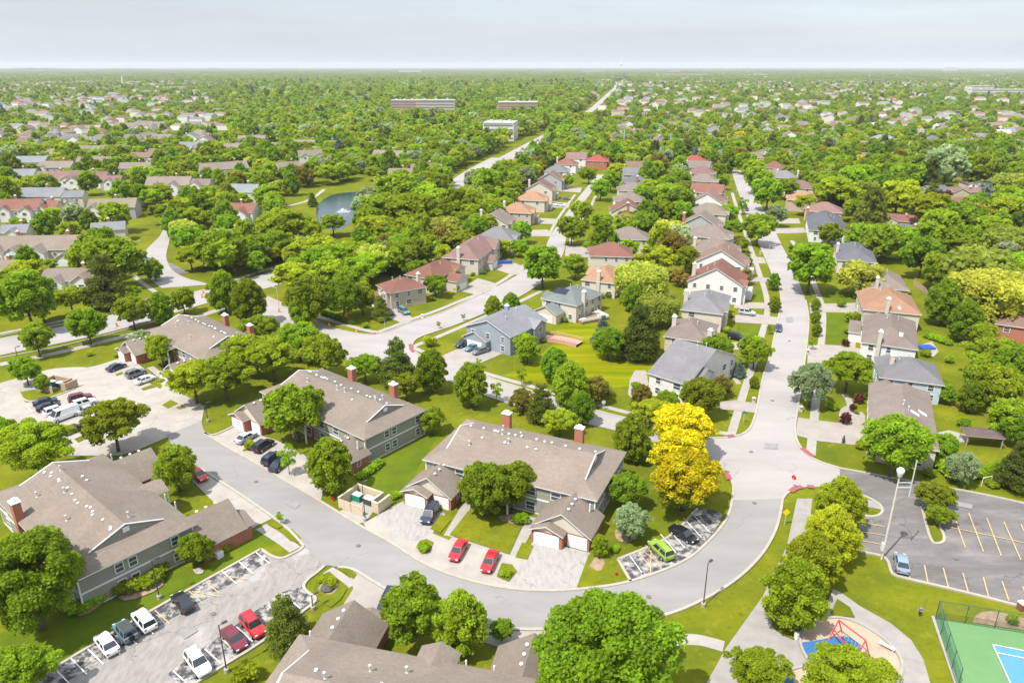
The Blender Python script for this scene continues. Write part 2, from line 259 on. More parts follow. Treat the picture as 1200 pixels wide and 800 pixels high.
# ------------------------------------------------------------------ flat sheets, kerbs, painted lines
def chaikin(p, n=2, closed=False):
    for _ in range(n):
        q = [] if closed else [p[0]]
        for i in range(len(p) if closed else len(p)-1):
            a, b = p[i], p[(i+1) % len(p)]; q += [a*0.75+b*0.25, a*0.25+b*0.75]
        if not closed: q.append(p[-1])
        p = q
    return p
def W(px, z=0.0): return [G(u, v, z) for u, v in px]
LAYER = {'lawn': (0.004, 0), 'walk': (0.03, 0), 'drive': (0.06, 0), 'lot': (0.09, 0), 'road': (0.12, 0), 'island': (0.15, 0), 'paint': (0.175, 0)}
LZ = {k: [v[0], 0] for k, v in LAYER.items()}
def nextz(layer):
    a = LZ[layer]; z = a[0]+0.0015*(a[1] % 18); a[1] += 1; return z
SHEETS = []
def sheet(name, pts, m, layer, z=None):
    z = nextz(layer) if z is None else z
    b = MB(); b.face([(p.x, p.y, z) for p in pts]); me = b.mesh(name, m)
    if me.polygons[0].normal.z < 0: me.flip_normals()
    o = link(name, me); o['kind'] = 'structure'; SHEETS.append([(p.x, p.y) for p in pts]); return o
def ribbon_pts(pts, wd):
    l, r = [], []
    for i, p in enumerate(pts):
        a = pts[max(0, i-1)]; b = pts[min(len(pts)-1, i+1)]; d = (b-a); d.z = 0; d.normalize(); n = Vector((-d.y, d.x, 0))
        l.append(p+n*wd/2); r.append(p-n*wd/2)
    return l, r
def ribbon(name, pts, wd, m, layer, z=None):
    l, r = ribbon_pts(pts, wd); z = nextz(layer) if z is None else z
    b = MB()
    for i in range(len(pts)-1): b.face([(q.x, q.y, z) for q in (r[i], r[i+1], l[i+1], l[i])])
    o = b.build(name, m); o['kind'] = 'structure'; SHEETS.append([(q.x, q.y) for q in l+r[::-1]]); return o
def kerb(pts, wd=0.42, h=0.26, m=None, name='kerb'):
    l, r = ribbon_pts(pts, wd); b = MB(); n = len(pts); k = 0
    for q in l+r: b.v.append((q.x, q.y, -0.02))
    for q in l+r: b.v.append((q.x, q.y, h))
    for i in range(n-1):
        for f in ((2*n+n+i, 2*n+n+i+1, 2*n+i+1, 2*n+i), (n+i, n+i+1, 3*n+i+1, 3*n+i), (i+1, i, 2*n+i, 2*n+i+1)): b.f.append(f); b.m.append(0)
    for i in (0, n-1): b.f.append((i, n+i, 3*n+i, 2*n+i)); b.m.append(0)
    o = b.build(name, m or KERB); o['kind'] = 'structure'; return o
PAINT = {}; NL = [0]
def line(px0, px1, wd=0.13, m=None):
    a, b = G(*px0), G(*px1); d = (b-a).normalized(); n = Vector((-d.y, d.x, 0))*wd/2; m = m or WHITEP
    NL[0] += 1; z = 0.205+0.0008*NL[0]
    PAINT.setdefault(m.name, (MB(), m))[0].face([(p.x, p.y, z) for p in (a-n, b-n, b+n, a+n)])
# ================================================================== the ground
def ground_sheet():
    xs = [-34000, -20000, -8000, -4000, -2000]+list(range(-1000, 1001, 100))+[2000, 4000, 8000, 20000, 34000]
    ys = [-3000, -1000, -400]+list(range(-100, 1501, 100))+[2000, 3000, 5000, 8000, 20000, 34000]
    b = MB(); nx = len(xs)
    b.v = [(x, y, 0.0) for y in ys for x in xs]
    for j in range(len(ys)-1):
        for i in range(nx-1): k = j*nx+i; b.f.append((k, k+1, k+nx+1, k+nx)); b.m.append(0)
    o = b.build('ground', GRASS); o['kind'] = 'structure'
ground_sheet()
def wc(px, n=2): return chaikin(W(px), n)
# ---- the curving drive of the apartment complex
U1 = [(236, 494), (240, 508), (260, 521), (282, 533), (328, 560), (378, 589), (420, 616), (462, 638), (480, 651), (506, 666), (540, 678), (576, 687), (610, 692), (652, 693), (690, 690), (720, 686), (742, 681), (780, 668), (808, 655), (826, 639), (845, 619), (855, 602), (858, 586)]
L1 = [(195, 510), (205, 528), (236, 550), (276, 576), (320, 606), (340, 622), (356, 640), (380, 662), (396, 665), (412, 666), (430, 677), (454, 692), (490, 710), (530, 726), (570, 734), (600, 738), (636, 738), (700, 735), (762, 726), (800, 715), (840, 695), (868, 676), (890, 654), (901, 638), (910, 620), (915, 600), (917, 585)]
sheet('complex_drive', wc(U1)+wc(L1)[::-1], ROAD_A, 'road')
# ---- the wide avenue and its crossing
AVL = [(833, 514), (856, 513), (872, 509), (881, 500), (887, 480), (894, 440), (902, 420), (908, 392), (913, 368), (916, 350), (911, 332), (903, 318), (896, 302), (889, 286), (880, 266), (874, 252), (866, 228), (861, 213), (857, 200)]
AVR = [(868, 200), (880, 220), (888, 234), (898, 252), (908, 270), (918, 292), (928, 308), (936, 330), (944, 352), (948, 372), (947, 390), (944, 415), (939, 450), (935, 478), (931, 500), (932, 512), (936, 522), (943, 531), (953, 538), (964, 543), (984, 549)]
sheet('avenue', [*wc([(858, 586), (860, 572), (856, 559), (848, 551), (840, 547)]), *wc(AVL), *wc(AVR), *W([(984, 569), (960, 571)]), *wc([(942, 571), (930, 574), (922, 578), (917, 585)])], ROAD_L, 'road')
# ---- the side street behind the apartments and the street of two storey houses
U5 = [(482, 408), (490, 416), (500, 421), (520, 427), (548, 431), (574, 444), (612, 455), (692, 480), (748, 494), (800, 507), (833, 514)]
L5 = [(440, 425), (475, 428), (500, 436), (545, 455), (588, 471), (640, 489), (720, 503), (800, 530), (840, 547)]
sheet('side_street', wc(U5)+wc(L5)[::-1], ROAD_L, 'road')
U3 = [(312, 351), (330, 357), (345, 365), (372, 377), (387, 384), (410, 390), (435, 393), (455, 389), (480, 378), (495, 374), (525, 364), (550, 351), (575, 340), (600, 326), (618, 317), (632, 303), (640, 288), (646, 274), (655, 262), (668, 244), (684, 224), (700, 205)]
R3 = [(482, 410), (484, 400), (492, 395), (510, 389), (540, 379), (568, 367), (608, 349), (634, 332), (650, 315), (662, 295), (663, 278), (670, 262), (680, 244), (694, 224), (708, 205)]
L3 = [(303, 366), (340, 392), (380, 412), (405, 423), (440, 426), (480, 429)]
sheet('house_street', wc(U3)+wc(R3)[::-1]+wc(L3)[::-1], ROAD_L, 'road')
# ---- the broad tree lined road on the left and its run to the horizon
ART = [(-140, 438), (-80, 424), (0, 406), (80, 391), (140, 377), (230, 349), (290, 336), (340, 321), (400, 302), (455, 287), (490, 270), (515, 250), (530, 232), (552, 211)]
ribbon('boulevard', wc(ART), 14.5, ROAD_L, 'road')
ART2 = [(548, 214), (570, 198), (600, 182), (640, 160), (665, 147), (690, 133), (714, 110), (727, 98), (735, 90)]
ribbon('boulevard', wc(ART2, 1)[:5], 24, ROAD_L, 'road', z=0.3); ribbon('boulevard', wc(ART2, 1)[4:], 12, ROAD_L, 'road', z=0.36)
R6a = [(190, 338), (178, 330), (171, 320), (167, 306), (170, 294), (178, 286), (187, 278), (193, 266), (205, 245), (222, 228)]
R6b = [(246, 334), (238, 331), (216, 326), (200, 316), (195, 304), (195, 296), (198, 286), (200, 274), (205, 262), (216, 246), (232, 230)]
sheet('curving_street', wc(R6a)+wc(R6b)[::-1], ROAD_L, 'road')
# ---- parking lots
LOTA_U = [(56, 788), (112, 754), (176, 717), (240, 681), (306, 644)]
lotA = W([(28, 806)]+LOTA_U)+wc([(306, 644), (313, 649), (322, 654), (332, 655), (342, 650), (352, 645), (356, 640)])+W([(370, 636), (396, 658), (380, 664)])+wc([(380, 664), (371, 672), (361, 679), (355, 687), (359, 694), (374, 703)])+W([(352, 719), (306, 754), (256, 784), (228, 802), (170, 840), (-20, 840)])
sheet('parking_lot', lotA, LOT, 'lot')
sheet('parking_bays', W([(30, 806), (56, 789), (112, 755), (176, 718), (240, 682), (306, 645), (316, 657), (250, 697), (186, 734), (120, 773), (60, 812)]), STALL, 'lot')
sheet('parking_bays', W([(374, 704), (352, 719), (306, 754), (256, 784), (220, 806), (196, 790), (232, 764), (284, 727), (330, 694), (356, 687)]), STALL, 'lot')
lotW = W([(-90, 470), (0, 449)])+wc([(0, 449), (40, 438), (60, 432), (92, 430), (106, 431), (144, 419)], 1)+W([(150, 415), (166, 430), (192, 450), (214, 462), (240, 476), (236, 496), (195, 513), (160, 528), (140, 534), (80, 534), (50, 519), (20, 508), (-90, 500)])
sheet('parking_lot', lotW, LOT_PALE, 'lot')
lotE = W([(984, 549), (1028, 557), (1092, 569), (1150, 579), (1230, 597), (1275, 606), (1300, 740), (1200, 712), (1130, 694), (1060, 678)])+wc([(1060, 678), (1046, 674), (1043, 668), (1041, 659), (1036, 653), (1030, 651), (1006, 646)])+W([(1003, 620), (1000, 590), (984, 569)])
sheet('dark_parking_lot', lotE, DARK, 'lot')
bay2 = W([(724, 656), (761, 641), (787, 629), (817, 597)])+wc([(817, 597), (835, 597), (849, 604), (836, 625), (812, 650), (782, 667), (739, 682)], 1)
sheet('parking_bays', bay2, STALL, 'island')
# ---- aprons and driveways
sheet('driveway', W([(426, 613), (440, 605), (476, 585), (522, 602), (507, 625), (527, 633), (600, 653), (614, 656), (598, 688), (576, 686), (540, 677), (506, 665), (480, 650), (455, 634), (430, 621)]), LOT_PALE, 'drive')
sheet('driveway', W([(612, 657), (626, 631), (692, 648), (684, 672), (678, 691), (652, 692), (612, 691), (598, 688)]), DRIVE_W, 'drive')
sheet('driveway', W([(440, 605), (476, 585), (522, 602), (507, 625), (480, 637)]), DRIVE_W, 'drive')
sheet('driveway', W([(246, 512), (283, 495), (308, 511), (330, 518), (364, 545), (384, 556), (376, 587), (328, 559), (282, 532)]), LOT_PALE, 'drive')
sheet('driveway', W([(395, 601), (420, 586), (440, 596), (428, 612), (418, 614)]), WALK, 'drive')
sheet('driveway', W([(408, 667), (430, 677), (454, 692), (470, 699), (440, 745), (400, 712), (414, 690)]), DRIVE, 'drive')
sheet('driveway', W([(236, 551), (222, 560), (262, 600), (289, 622), (320, 607), (276, 577)]), LOT_PALE, 'drive')
sheet('driveway', W([(556, 732), (600, 738), (640, 739), (636, 752), (590, 760), (560, 750)]), DRIVE, 'drive')
for q in ([(935, 489), (960, 493), (1018, 499), (1016, 523), (960, 517), (932, 510)], [(947, 405), (966, 404), (985, 405), (1012, 409), (1012, 417), (985, 417), (966, 424), (946, 427)], [(949, 355), (964, 356), (1004, 355), (1004, 367), (966, 366), (949, 367)],
          [(846, 402), (874, 400), (876, 409), (848, 411)], [(860, 370), (876, 366), (898, 370), (912, 372), (911, 381), (898, 380), (862, 378)], [(862, 354), (897, 355), (915, 355), (915, 362), (896, 362), (860, 361)], [(842, 471), (862, 469), (888, 473), (886, 484), (862, 481), (844, 480)],
          [(858, 299), (895, 302), (898, 309), (858, 308)], [(878, 324), (903, 326), (907, 331), (878, 330)], [(906, 268), (942, 267), (946, 273), (908, 274)], [(898, 256), (936, 256), (938, 262), (902, 262)],
          [(444, 363), (462, 358), (474, 366), (486, 374), (474, 380), (455, 372)], [(538, 341), (560, 326), (584, 333), (576, 343), (560, 346)], [(572, 313), (600, 307), (620, 315), (612, 323), (596, 321)], [(616, 270), (642, 269), (648, 277), (618, 277)], [(622, 255), (655, 257), (652, 263), (620, 262)],
          [(640, 236), (668, 238), (666, 244), (640, 243)], [(654, 218), (682, 220), (680, 226), (654, 224)], [(663, 288), (684, 288), (694, 296), (688, 302), (662, 300)], [(840, 280), (878, 280), (880, 285), (842, 286)], [(836, 246), (868, 246), (870, 250), (836, 251)]):
    sheet('driveway', W(q), DRIVE, 'drive')
sheet('driveway', W([(512, 421), (520, 416), (545, 405), (562, 400), (590, 414), (562, 426), (549, 432), (522, 428)]), DRIVE, 'drive')
sheet('driveway', W([(194, 306), (208, 312), (222, 320), (206, 322), (197, 317)]), DARK, 'drive')
# ---- sidewalks
WALKS = [([(312, 348), (340, 360), (367, 369), (400, 379), (432, 388), (443, 389)], 1.7), ([(443, 389), (470, 379), (482, 374), (512, 364), (540, 352), (562, 344), (584, 332), (602, 320), (618, 308)], 1.6), ([(484, 406), (494, 402), (510, 396), (568, 371), (608, 354), (634, 341)], 1.6),
         ([(484, 407), (500, 414), (522, 425), (550, 431), (574, 439), (610, 449), (644, 459), (687, 471), (770, 492), (815, 503), (853, 508)], 1.5), ([(856, 512), (862, 492), (869, 468), (880, 434), (894, 388), (899, 370), (900, 352), (890, 320), (876, 280), (864, 246), (858, 226)], 1.7),
         ([(950, 533), (953, 500), (956, 472), (960, 420), (964, 390), (965, 362), (957, 340), (945, 310), (928, 282)], 1.7), ([(0, 427), (80, 411), (150, 393), (230, 372), (270, 358)], 2.6), ([(-90, 408), (0, 391), (60, 379), (100, 369), (136, 360), (160, 354), (185, 348)], 1.8), ([(274, 328), (296, 321), (320, 313), (350, 305)], 2.2), ([(155, 322), (166, 331), (180, 341), (190, 346)], 1.6),
         ([(526, 628), (538, 608), (548, 590)], 1.7), ([(598, 654), (612, 630), (626, 606)], 1.8), ([(527, 632), (560, 641), (600, 653), (612, 657)], 1.6), ([(306, 617), (330, 632), (346, 644)], 1.9), ([(384, 668), (396, 675), (412, 687)], 1.8), ([(325, 532), (340, 524), (352, 512)], 1.6), ([(364, 545), (352, 535), (345, 527)], 1.6),
         ([(216, 459), (196, 446), (176, 430)], 1.6), ([(848, 757), (838, 754), (815, 748), (782, 750), (760, 760)], 1.9), ([(690, 248), (680, 258), (672, 272), (668, 286), (672, 300)], 1.5), ([(674, 228), (662, 244), (650, 262), (643, 276)], 1.4), ([(714, 205), (700, 224), (690, 248)], 1.4),
         ([(846, 409), (852, 430), (866, 450)], 1.2), ([(1000, 498), (996, 470), (990, 462)], 1.4), ([(998, 418), (1000, 400)], 1.3), ([(380, 222), (365, 234), (345, 240), (330, 243)], 2.2)]
for p, wd in WALKS: ribbon('sidewalk', wc(p), wd, WALK, 'walk')
sheet('walkway', W([(934, 584), (952, 584), (948, 620), (936, 655), (915, 690), (903, 708), (902, 722), (907, 736), (917, 744), (936, 750), (945, 738), (958, 724), (972, 700), (976, 690), (984, 693), (1008, 710), (1044, 730), (1068, 750), (1082, 772), (1092, 806), (1099, 850), (800, 850), (828, 800), (850, 760), (894, 698), (922, 640)]), PATH, 'walk')
sheet('lawn', W([(981, 702), (996, 712), (1002, 724), (984, 722), (972, 722)]), GRASS, 'island')
sheet('lawn', W([(905, 735), (903, 722), (910, 712), (935, 700), (955, 722), (937, 744), (930, 750), (916, 744)]), GRASS, 'island')
# ---- the playground and the court
PLAY = [(938, 742), (955, 729), (976, 723), (1000, 727), (1032, 745), (1054, 767), (1058, 784), (1050, 806), (1000, 818), (960, 792), (945, 772), (937, 756)]
sheet('play_surface', wc(PLAY+PLAY[:1]), TANS, 'lot'); kerb(wc(PLAY+PLAY[:1]), 0.35, 0.3, WALK)
sheet('blue_play_surface', wc([(939, 753), (955, 751), (985, 745), (1000, 748), (1012, 763), (1000, 775), (960, 779), (944, 771), (939, 753)], 1), BLUES, 'road')
PLAY2 = [(918, 792), (926, 785), (942, 781), (960, 786), (975, 800), (970, 830), (920, 830)]
sheet('play_surface', wc(PLAY2+PLAY2[:1]), TANS, 'lot'); kerb(wc(PLAY2+PLAY2[:1]), 0.35, 0.3, WALK)
sheet('blue_play_surface', wc([(919, 793), (928, 786), (930, 800), (932, 820), (921, 825), (919, 793)], 1), BLUES, 'road')
sheet('court', W([(1095, 725), (1140, 731), (1210, 741), (1300, 757), (1340, 850), (1130, 850), (1120, 800)]), COURTG, 'lot')
sheet('court_centre', W([(1163, 756), (1300, 783), (1340, 850), (1206, 850), (1184, 800)]), COURTB, 'road')
kerb(W([(1093, 722), (1120, 800), (1134, 845)]), 0.4, 0.12, WALK)
sheet('mulch_bed', wc([(1140, 729), (1142, 722), (1150, 716), (1165, 716), (1180, 719), (1215, 728), (1215, 741), (1180, 735), (1140, 729)], 1), MULCH, 'walk')
for a, b in (((1163, 756), (1206, 850)), ((1163, 756), (1300, 783)), ((1167.5, 765.5), (1300, 792)), ((1215, 768), (1260, 850))): line(a, b, 0.12)
# ---- lawns and beds laid over the paving
for q in ([(22, 460), (30, 472), (54, 469), (88, 456), (85, 453), (60, 457), (38, 457)], [(190, 475), (200, 469), (209, 473), (197, 479)], [(206, 478), (213, 475), (219, 478), (210, 480)], [(135, 439), (143, 436), (145, 438), (137, 441)], [(165, 456), (178, 451), (183, 454), (168, 458)], [(87, 515), (100, 509), (106, 512), (92, 519)], [(169, 446), (178, 443), (190, 452), (188, 456)],
          [(314, 616), (327, 610), (333, 616), (326, 620)], [(329, 624), (342, 620), (353, 631), (349, 636), (340, 634)], [(396, 666), (408, 666), (418, 673), (414, 679)], [(504, 620), (517, 603), (528, 610), (516, 625)], [(548, 600), (612, 617), (597, 650), (527, 627)], [(604, 653), (612, 636), (625, 640), (618, 656)], [(488, 641), (492, 634), (500, 632), (508, 636), (504, 646), (494, 650)], [(582, 676), (588, 660), (600, 662), (606, 670), (596, 682)],
          [(284, 529), (292, 519), (300, 519), (298, 526)], [(362, 690), (372, 676), (386, 670), (398, 680), (408, 688), (400, 702), (388, 712), (374, 704), (359, 694), (357, 688)], [(960, 572), (975, 571), (1005, 579), (1028, 587), (1022, 587), (998, 581), (978, 578)], [(1003, 591), (1012, 594), (1033, 598), (1032, 603), (1020, 604), (1004, 600)],
          [(1080, 596), (1088, 597), (1104, 624), (1107, 634), (1098, 637), (1090, 634)], [(250, 511), (246, 502), (258, 488), (275, 484), (283, 494)], [(336, 519), (352, 512), (362, 528), (352, 533)], [(690, 690), (676, 688), (690, 650), (722, 656), (737, 681), (720, 686)]):
    sheet('lawn', W(q), GRASS, 'island')
sheet('walkway', W([(988, 576), (1000, 581), (1031, 590), (1034, 598), (1006, 592), (994, 586)]), PATH, 'island')
sheet('lawn', W([(0, 800), (0, 742), (52, 720), (98, 714), (210, 664), (252, 662), (289, 624), (306, 620), (326, 636), (304, 643), (240, 680), (176, 716), (112, 753), (56, 787)]), GRASS_LUSH, 'lawn')
sheet('lawn', W([(398, 618), (440, 600), (474, 583), (492, 545), (520, 500), (505, 495), (440, 545), (428, 560), (432, 585), (410, 600)]), GRASS_LUSH, 'lawn')
STRIPE = ramp_mat('mown_lawn', [(0.34, (0.0976, 0.1344, 0.0010)), (0.5, (0.1647, 0.1792, 0.0014)), (0.66, (0.2257, 0.2202, 0.0096))], sc=0.35, detail=7, stretch=(-0.66, 0.06), spec=0.04)
sheet('lawn', W([(590, 440), (622, 428), (650, 400), (652, 386), (695, 372), (712, 392), (700, 412), (716, 425), (752, 420), (770, 432), (752, 450), (712, 455), (660, 452)]), STRIPE, 'lawn')
for q in ([(966, 367), (1000, 368), (990, 384), (1000, 402), (963, 403)], [(969, 337), (1000, 338), (1000, 354), (966, 355)], [(864, 381), (896, 383), (888, 404), (862, 396)], [(870, 336), (893, 339), (895, 353), (868, 352)], [(545, 352), (572, 341), (556, 346), (524, 356), (496, 366), (478, 372)]):
    sheet('lawn', W(q), GRASS_LUSH, 'lawn')
for q in ([(372, 690), (382, 680), (396, 682), (396, 692), (384, 699)], [(82, 718), (118, 700), (126, 704), (98, 724)], [(137, 700), (172, 686), (194, 676), (190, 690), (150, 706)], [(584, 606), (600, 602), (616, 606), (610, 618), (590, 614)], [(720, 622), (742, 612), (752, 622), (738, 638), (722, 634)], [(690, 664), (700, 650), (710, 656), (704, 672)]):
    sheet('mulch_bed', wc(q+q[:1], 1), MULCH, 'island')
sheet('stone_bed', wc([(226, 668), (236, 664), (240, 672), (230, 674), (226, 668)], 1), STONE, 'island')
sheet('stone_bed', wc([(986, 500), (982, 482), (992, 474), (1000, 480), (1014, 484), (1014, 498), (986, 500)], 1), STONE, 'walk')
sheet('patio', W([(738, 445), (744, 434), (757, 434), (760, 450), (752, 462), (744, 470), (736, 462)]), STONE, 'walk')
sheet('patio', W([(1080, 404), (1092, 400), (1100, 412), (1094, 418), (1082, 414)]), STONE, 'walk')
sheet('patio', W([(1098, 507), (1112, 504), (1134, 510), (1136, 518), (1110, 518), (1098, 520)]), WALK, 'walk')
sheet('patio', W([(806, 338), (800, 344), (806, 350), (814, 346)]), WALK, 'walk')
# ---- the pond
pond = wc([(378, 234), (392, 227), (412, 225), (440, 225), (446, 232), (428, 240), (418, 252), (410, 262), (402, 270), (380, 268), (371, 258), (370, 244), (378, 234)])
WATER = ramp_mat('pond_water', [(0.3, (0.022, 0.04, 0.055)), (0.7, (0.04, 0.065, 0.085))], sc=0.05, rough=0.08, spec=0.6)
nn = WATER.node_tree.nodes; bmp = nn.new('ShaderNodeBump'); nzz = nn.new('ShaderNodeTexNoise'); nzz.inputs['Scale'].default_value = 0.8; gg = nn.new('ShaderNodeNewGeometry')
WATER.node_tree.links.new(gg.outputs['Position'], nzz.inputs['Vector']); WATER.node_tree.links.new(nzz.outputs['Fac'], bmp.inputs['Height']); bmp.inputs['Strength'].default_value = 0.25; bmp.inputs['Distance'].default_value = 0.3
WATER.node_tree.links.new(bmp.outputs['Normal'], nn['Principled BSDF'].inputs['Normal'])
sheet('pond', pond, WATER, 'lawn', z=0.03)
# ---- kerbs
for p in (U1[1:], L1[2:7], L1[8:], LOTA_U, [(306, 644), (313, 649), (322, 654), (332, 655), (342, 650), (352, 645), (356, 640)], [(380, 664), (371, 672), (361, 679), (355, 687), (359, 694), (374, 703), (352, 719), (306, 754), (256, 784), (228, 802)],
          [(724, 656), (761, 641), (787, 629), (817, 597)], [(724, 656), (739, 682)], AVL[:12], AVR[8:], U5[4:], [(482, 410), (484, 400), (492, 395), (510, 389), (540, 379), (568, 367), (608, 349), (634, 332)], U3[:13], [(482, 408), (490, 416), (500, 421), (514, 425)],
          [(942, 571), (930, 574), (922, 578), (917, 585)], [(858, 586), (860, 572), (856, 559), (848, 551), (840, 547)], [(984, 549), (1028, 557), (1092, 569), (1150, 579), (1230, 597)], [(960, 571), (984, 574), (1010, 580), (1030, 590), (1035, 599), (1030, 605), (1018, 606), (1003, 602)],
          [(1080, 595), (1090, 635), (1098, 638), (1107, 635), (1105, 624), (1089, 597), (1080, 595)], [(22, 459), (29, 472), (54, 469), (88, 456)], [(240, 508), (250, 512), (283, 495)]):
    kerb(wc(p))
for p in ([(1200, 712), (1130, 694), (1060, 678), (1046, 674), (1043, 668), (1041, 659), (1036, 653), (1030, 651), (1006, 646)], [(0, 420), (80, 405), (144, 388), (200, 372)], [(-60, 408), (0, 394), (80, 379), (136, 366)]): kerb(wc(p))
for p in ([(481, 404), (482, 410), (485, 413)], [(846, 552), (852, 557), (855, 563)], [(940, 526), (947, 532), (953, 536)], [(926, 577), (932, 573), (940, 571)], [(946, 571), (954, 571.5)], [(852, 512.5), (860, 511)], [(433, 391.5), (441, 391.5)]): ribbon('tactile_ramp', W(p), 1.0, REDP, 'paint', z=0.275)
# ---- painted lines
for a, b in (((1063, 658), (1066, 679)), ((1083, 663), (1087, 683)), ((1105, 666), (1111, 689)), ((1128, 672), (1134, 694)), ((1152, 677), (1158, 700)), ((1174, 682), (1182, 705)), ((1198, 688), (1206, 711)), ((1116, 600), (1131, 643)), ((1135, 602), (1152, 647)), ((1156, 608), (1173, 652)), ((1176, 612), (1196, 657)), ((1196, 615), (1218, 664)), ((1216, 620), (1240, 670)), ((1110, 618), (1215, 640)), ((1009, 613), (1036, 618)), ((1010, 624), (1036, 628)), ((1008, 634), (1034, 639))):
    line(a, b, 0.16, YELP)
for i in range(13):
    t = i/12; u = 64+(300-64)*t; v = 784+(648-784)*t; yel = 6 <= i <= 9
    line((u, v), (u+16+3*(1-t), v+13+6*(1-t)), 0.14, YELP if yel else WHITEP)
for i in range(8):
    t = i/7; u = 222+(352-222)*t; v = 804+(714-804)*t; line((u, v), (u-19, v-17), 0.14)
line((225, 694), (258, 700), 0.12, YELP); line((262, 676), (290, 680), 0.12, YELP)
for i in range(9):
    t = i/8; a = ((738+72*t), (652-50*t)); line(a, (a[0]+14+8*t, a[1]+20+3*t), 0.13, YELP if i in (1, 2) else WHITEP)
line((754, 647), (776, 664), 0.12, YELP); line((763, 643), (762, 672), 0.12, YELP)
for i in range(7): line((38+12*i, 483+1.0*i), (30+12*i, 476+1*i), 0.13)
IRON = mat('cast_iron', (0.14, 0.13, 0.12), 0.6, 0.15, 3, coord='Pos'); PATCH = ramp_mat('asphalt_patch', [(0.3, (0.2, 0.194, 0.187)), (0.7, (0.26, 0.252, 0.243))], sc=0.8)
for u, v in ((545, 700), (760, 700), (884, 590), (905, 470), (925, 400), (300, 565), (420, 640), (250, 720), (620, 342), (880, 530), (1120, 655)):
    p = G(u, v); b = MB(); b.lathe([(.36, 0.0), (.36, .012)], (p.x, p.y, 0.203), 14); o = b.build('manhole_cover', IRON); o['kind'] = 'structure'
for q in ([(690, 715), (716, 713), (718, 719), (692, 722)], [(470, 668), (486, 677), (480, 682), (464, 673)], [(896, 520), (912, 521), (911, 527), (895, 526)], [(921, 372), (929, 372), (929, 378), (921, 378)], [(210, 742), (226, 733), (232, 740), (216, 750)], [(340, 585), (352, 592), (346, 597), (334, 590)], [(1110, 586), (1140, 592), (1138, 597), (1108, 591)], [(90, 470), (112, 474), (110, 480), (88, 476)]): sheet('road_patch', W(q), PATCH, 'paint', z=0.192)
for mb, m in PAINT.values(): o = mb.build('lot_markings', m); o['kind'] = 'structure'
# ================================================================== buildings
def roof_build(name, polys, mats, parent, t=0.16, walls=()):
    """polys: slopes as point lists (counter-clockwise from above) -> one slab with white fascia; walls: upright gable faces in material 2"""
    key = lambda p: tuple(round(c, 3) for c in p)
    b = MB(); idx = {}
    def vi(p, low):
        k = (key(p), low)
        if k not in idx: idx[k] = len(b.v); b.v.append((p[0], p[1], p[2]-(t if low else 0)))
        return idx[k]
    ed = {}
    for pl in polys:
        a = [vi(p, 0) for p in pl]; c = [vi(p, 1) for p in pl]
        b.f.append(tuple(a)); b.m.append(0); b.f.append(tuple(reversed(c))); b.m.append(1)
        n = len(pl)
        for i in range(n):
            e = (key(pl[i]), key(pl[(i+1) % n])); ed[e] = (pl[i], pl[(i+1) % n])
    for (k1, k2), (p, q) in ed.items():
        if (k2, k1) not in ed: b.f.append((vi(p, 1), vi(q, 1), vi(q, 0), vi(p, 0))); b.m.append(1)
    for wl in walls: b.face(wl, 2)
    return b.build(name, mats, parent)
def hip_polys(x0, x1, y0, y1, e, s):
    """hip roof with its ridge along the longer side"""
    if x1-x0 >= y1-y0:
        h = (y1-y0)/2; ym = (y0+y1)/2; z = e+s*h; a, b = (x0+h, ym, z), (x1-h, ym, z)
        if x1-x0-2*h < 0.05: b = a
        A, B, C, D = (x0, y0, e), (x1, y0, e), (x1, y1, e), (x0, y1, e)
        if a == b: return [[A, B, a], [B, C, a], [C, D, a], [D, A, a]]
        return [[A, B, b, a], [B, C, b], [C, D, a, b], [D, A, a]]
    h = (x1-x0)/2; xm = (x0+x1)/2; z = e+s*h; a, b = (xm, y0+h, z), (xm, y1-h, z)
    A, B, C, D = (x0, y0, e), (x1, y0, e), (x1, y1, e), (x0, y1, e)
    return [[A, B, a], [B, C, b, a], [C, D, b], [D, A, a, b]]
def gable_polys(x0, x1, y0, y1, e, s, along='x', z0=None):
    if along == 'x':
        ym = (y0+y1)/2; z = e+s*(y1-y0)/2; return [[(x0, y0, e), (x1, y0, e), (x1, ym, z), (x0, ym, z)], [(x0, ym, z), (x1, ym, z), (x1, y1, e), (x0, y1, e)]]
    xm = (x0+x1)/2; z = e+s*(x1-x0)/2; return [[(x0, y1, e), (x0, y0, e), (xm, y0, z), (xm, y1, z)], [(xm, y1, z), (xm, y0, z), (x1, y0, e), (x1, y1, e)]]
def dutch_polys(x0, x1, y0, y1, e, s, d0=2.6, d1=2.6):
    ym = (y0+y1)/2; z = e+s*(y1-y0)/2
    A, B, C, D = (x0, y0, e), (x1, y0, e), (x1, y1, e), (x0, y1, e)
    a0, a1 = (x0+d0, y0+d0, e+s*d0), (x0+d0, y1-d0, e+s*d0); b0, b1 = (x1-d1, y0+d1, e+s*d1), (x1-d1, y1-d1, e+s*d1)
    r0, r1 = (x0+d0, ym, z), (x1-d1, ym, z); o = 0.35
    q0, q1 = (x0+d0-o, ym, z), (x1-d1+o, ym, z)
    pl = [[A, B, b0, r1, r0, a0], [C, D, a1, r0, r1, b1], [D, A, a0, a1], [B, C, b1, b0]]
    wl = [[a1, a0, r0], [b0, b1, r1]]
    return pl, wl
WINC = {}
